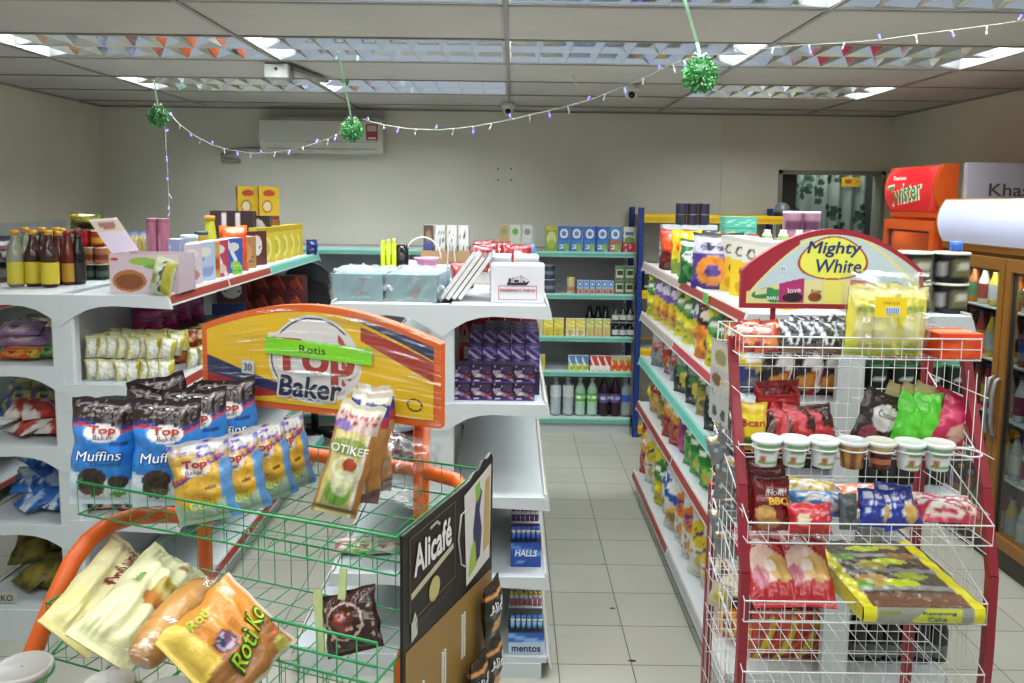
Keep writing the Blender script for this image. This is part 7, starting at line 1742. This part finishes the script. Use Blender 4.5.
# cameras
def camb():
    mb = MB(); mb.lathe([(.05, 0), (.05, -.03), (.045, -.045)], 20, hx('#d2d2cc')); o = mk('mount', mb, 'plastic')
    mb = MB(); mb.lathe([(.043*math.cos(PI/2*k/8), -.045-.043*math.sin(PI/2*k/8)) for k in range(9)], 20, hx('#d8d8d2')); d = mk('dome', mb, 'gloss', o)
    mb = MB(); mb.tube([(0, -.030, -.062), (0, -.048, -.068)], .020, 14, hx('#101010')); mk('lens', mb, 'gloss', o)
    return o
for k, (px, py, Y) in enumerate(((508, 103, 5.95), (631, 86, 4.95))):
    p = at(px, py, Y=Y); place('cctv', camb, (p.x, Y, CEIL-.002), 0, ['white dome camera at the back wall on the ceiling centre line', 'white dome camera on the ceiling right of centre'][k], 'security camera')
# wire hook
p = at(575, 75, Z=CEIL); t = root('ceiling_hook', 'thin white wire hook hanging from the ceiling', 'hook', (p.x, p.y, CEIL)); mb = MB()
mb.tube([(-.02, 0, 0), (-.005, 0, -.004), (0, 0, -.02), (-.012, 0, -.06), (-.004, 0, -.075), (.008, 0, -.07), (.006, 0, -.04), (0, 0, -.02)], .003, 6, hx('#d2d2cc')); mk('wire', mb, 'wire', t)
# curtain with leaf print and yellow notice beyond the doorway
cu = root('leaf_print_curtain', 'grey-green curtain with dark leaf print beyond the doorway', 'curtain', (2.72, 6.95, 0))
rnd = random.Random(8); lf = []
for k in range(46):
    u, v = rnd.random(), rnd.random(); c = rnd.choice(['#2c4a3c', '#35594a', '#243a34', '#4a6a5a'])
    for j in range(5):
        a = rnd.random()*3+j*.9; lf.append(('e', u+.05*math.cos(a), v+.02*math.sin(a), .035, .009+.006*abs(math.sin(a)), c))
mb = MB(); mb.sheet(lambda u, v: (-.33+.66*u, .018*math.sin(u*38), .15+v*1.90), 90, 150, art('#8d9a92', *lf)); mk('cloth', mb, 'matte', cu)
mb = MB(); mb.tube([(-.40, 0, 2.06), (.40, 0, 2.06)], .012, 8, hx('#3a3a38')); mk('rod', mb, 'paint', cu)
p = at(852, 182, Y=6.9); t = root('yellow_notice', 'small yellow notice with red print hanging in the doorway', 'notice', (p.x, 6.92, p.z)); mb = MB()
mb.sheet(lambda u, v: (-.08+.16*u, 0, -.04+.08*v), 20, 12, art('#c9a22c', ('e', .35, .55, .2, .25, '#a8482c'), ('spk', .5, .3, .95, .8, 5, 3, .5, 2, '#b5642c')), smooth=False); mk('board', mb, 'card', t)
# drinks inside the fridges
FB = 2.49
cols = ['#b8642a', '#8a2a2c', '#c9a83c', '#3f7a4a', '#2c4a8a', '#b5b8ba', '#7a3a24', '#5a2a5a', '#d9d2c4', '#a8343a']
n_ = 0
for si, z in enumerate((.102, .42, .72, 1.0, 1.27)):
    for j in range(13):
        Y = 3.36+.095*j; kd = (si*3+j*7) % 10 if si not in (4,) else [5, 2, 8, 0][j % 4]
        h = .235 if si < 4 else .20
        place('fr%d' % kd, bottle_b(.031, .235, .013, cols[kd], cols[(kd+3) % 10], cols[(kd+5) % 10], (.15, .55)), (2.56, Y, z+.001), .0, 'drink bottle in the brown fridge on the %s shelf, %s from the near end' % (['bottom', 'second lowest', 'middle', 'second highest', 'top'][si], ORD[j]), 'bottle', None, (1, 1, h/.235))
for si, z in enumerate((1.0, 1.27)):
    for j in range(5):
        place('fw%d' % (j % 2), can_b(.033, .12, ['#5f7f9a', '#9ab0bc'][j % 2], '#b9c2c8', [(.8, 1, .3, .8, '#2c4a7a'), (0, .2, .3, .8, '#2c4a7a')]), (2.56, 4.78+.105*j, z+.001), 0, 'blue-grey can in the orange fridge on the %s shelf, %s from the near end' % (['lower visible', 'top'][si], ORD[j]), 'can')
mb = MB(); mb.lathe([(.02, 0), (.022, .03), (.018, .034)], 14, hx('#3f6ad0')); 
place('bluecap', solid('blue_tag', mb, 'plastic'), (at(962, 247, Y=2.8).x-.02, 2.80, CT[0]+.2145), 0, 'small blue cap on the topmost right coffee tub', 'cap')
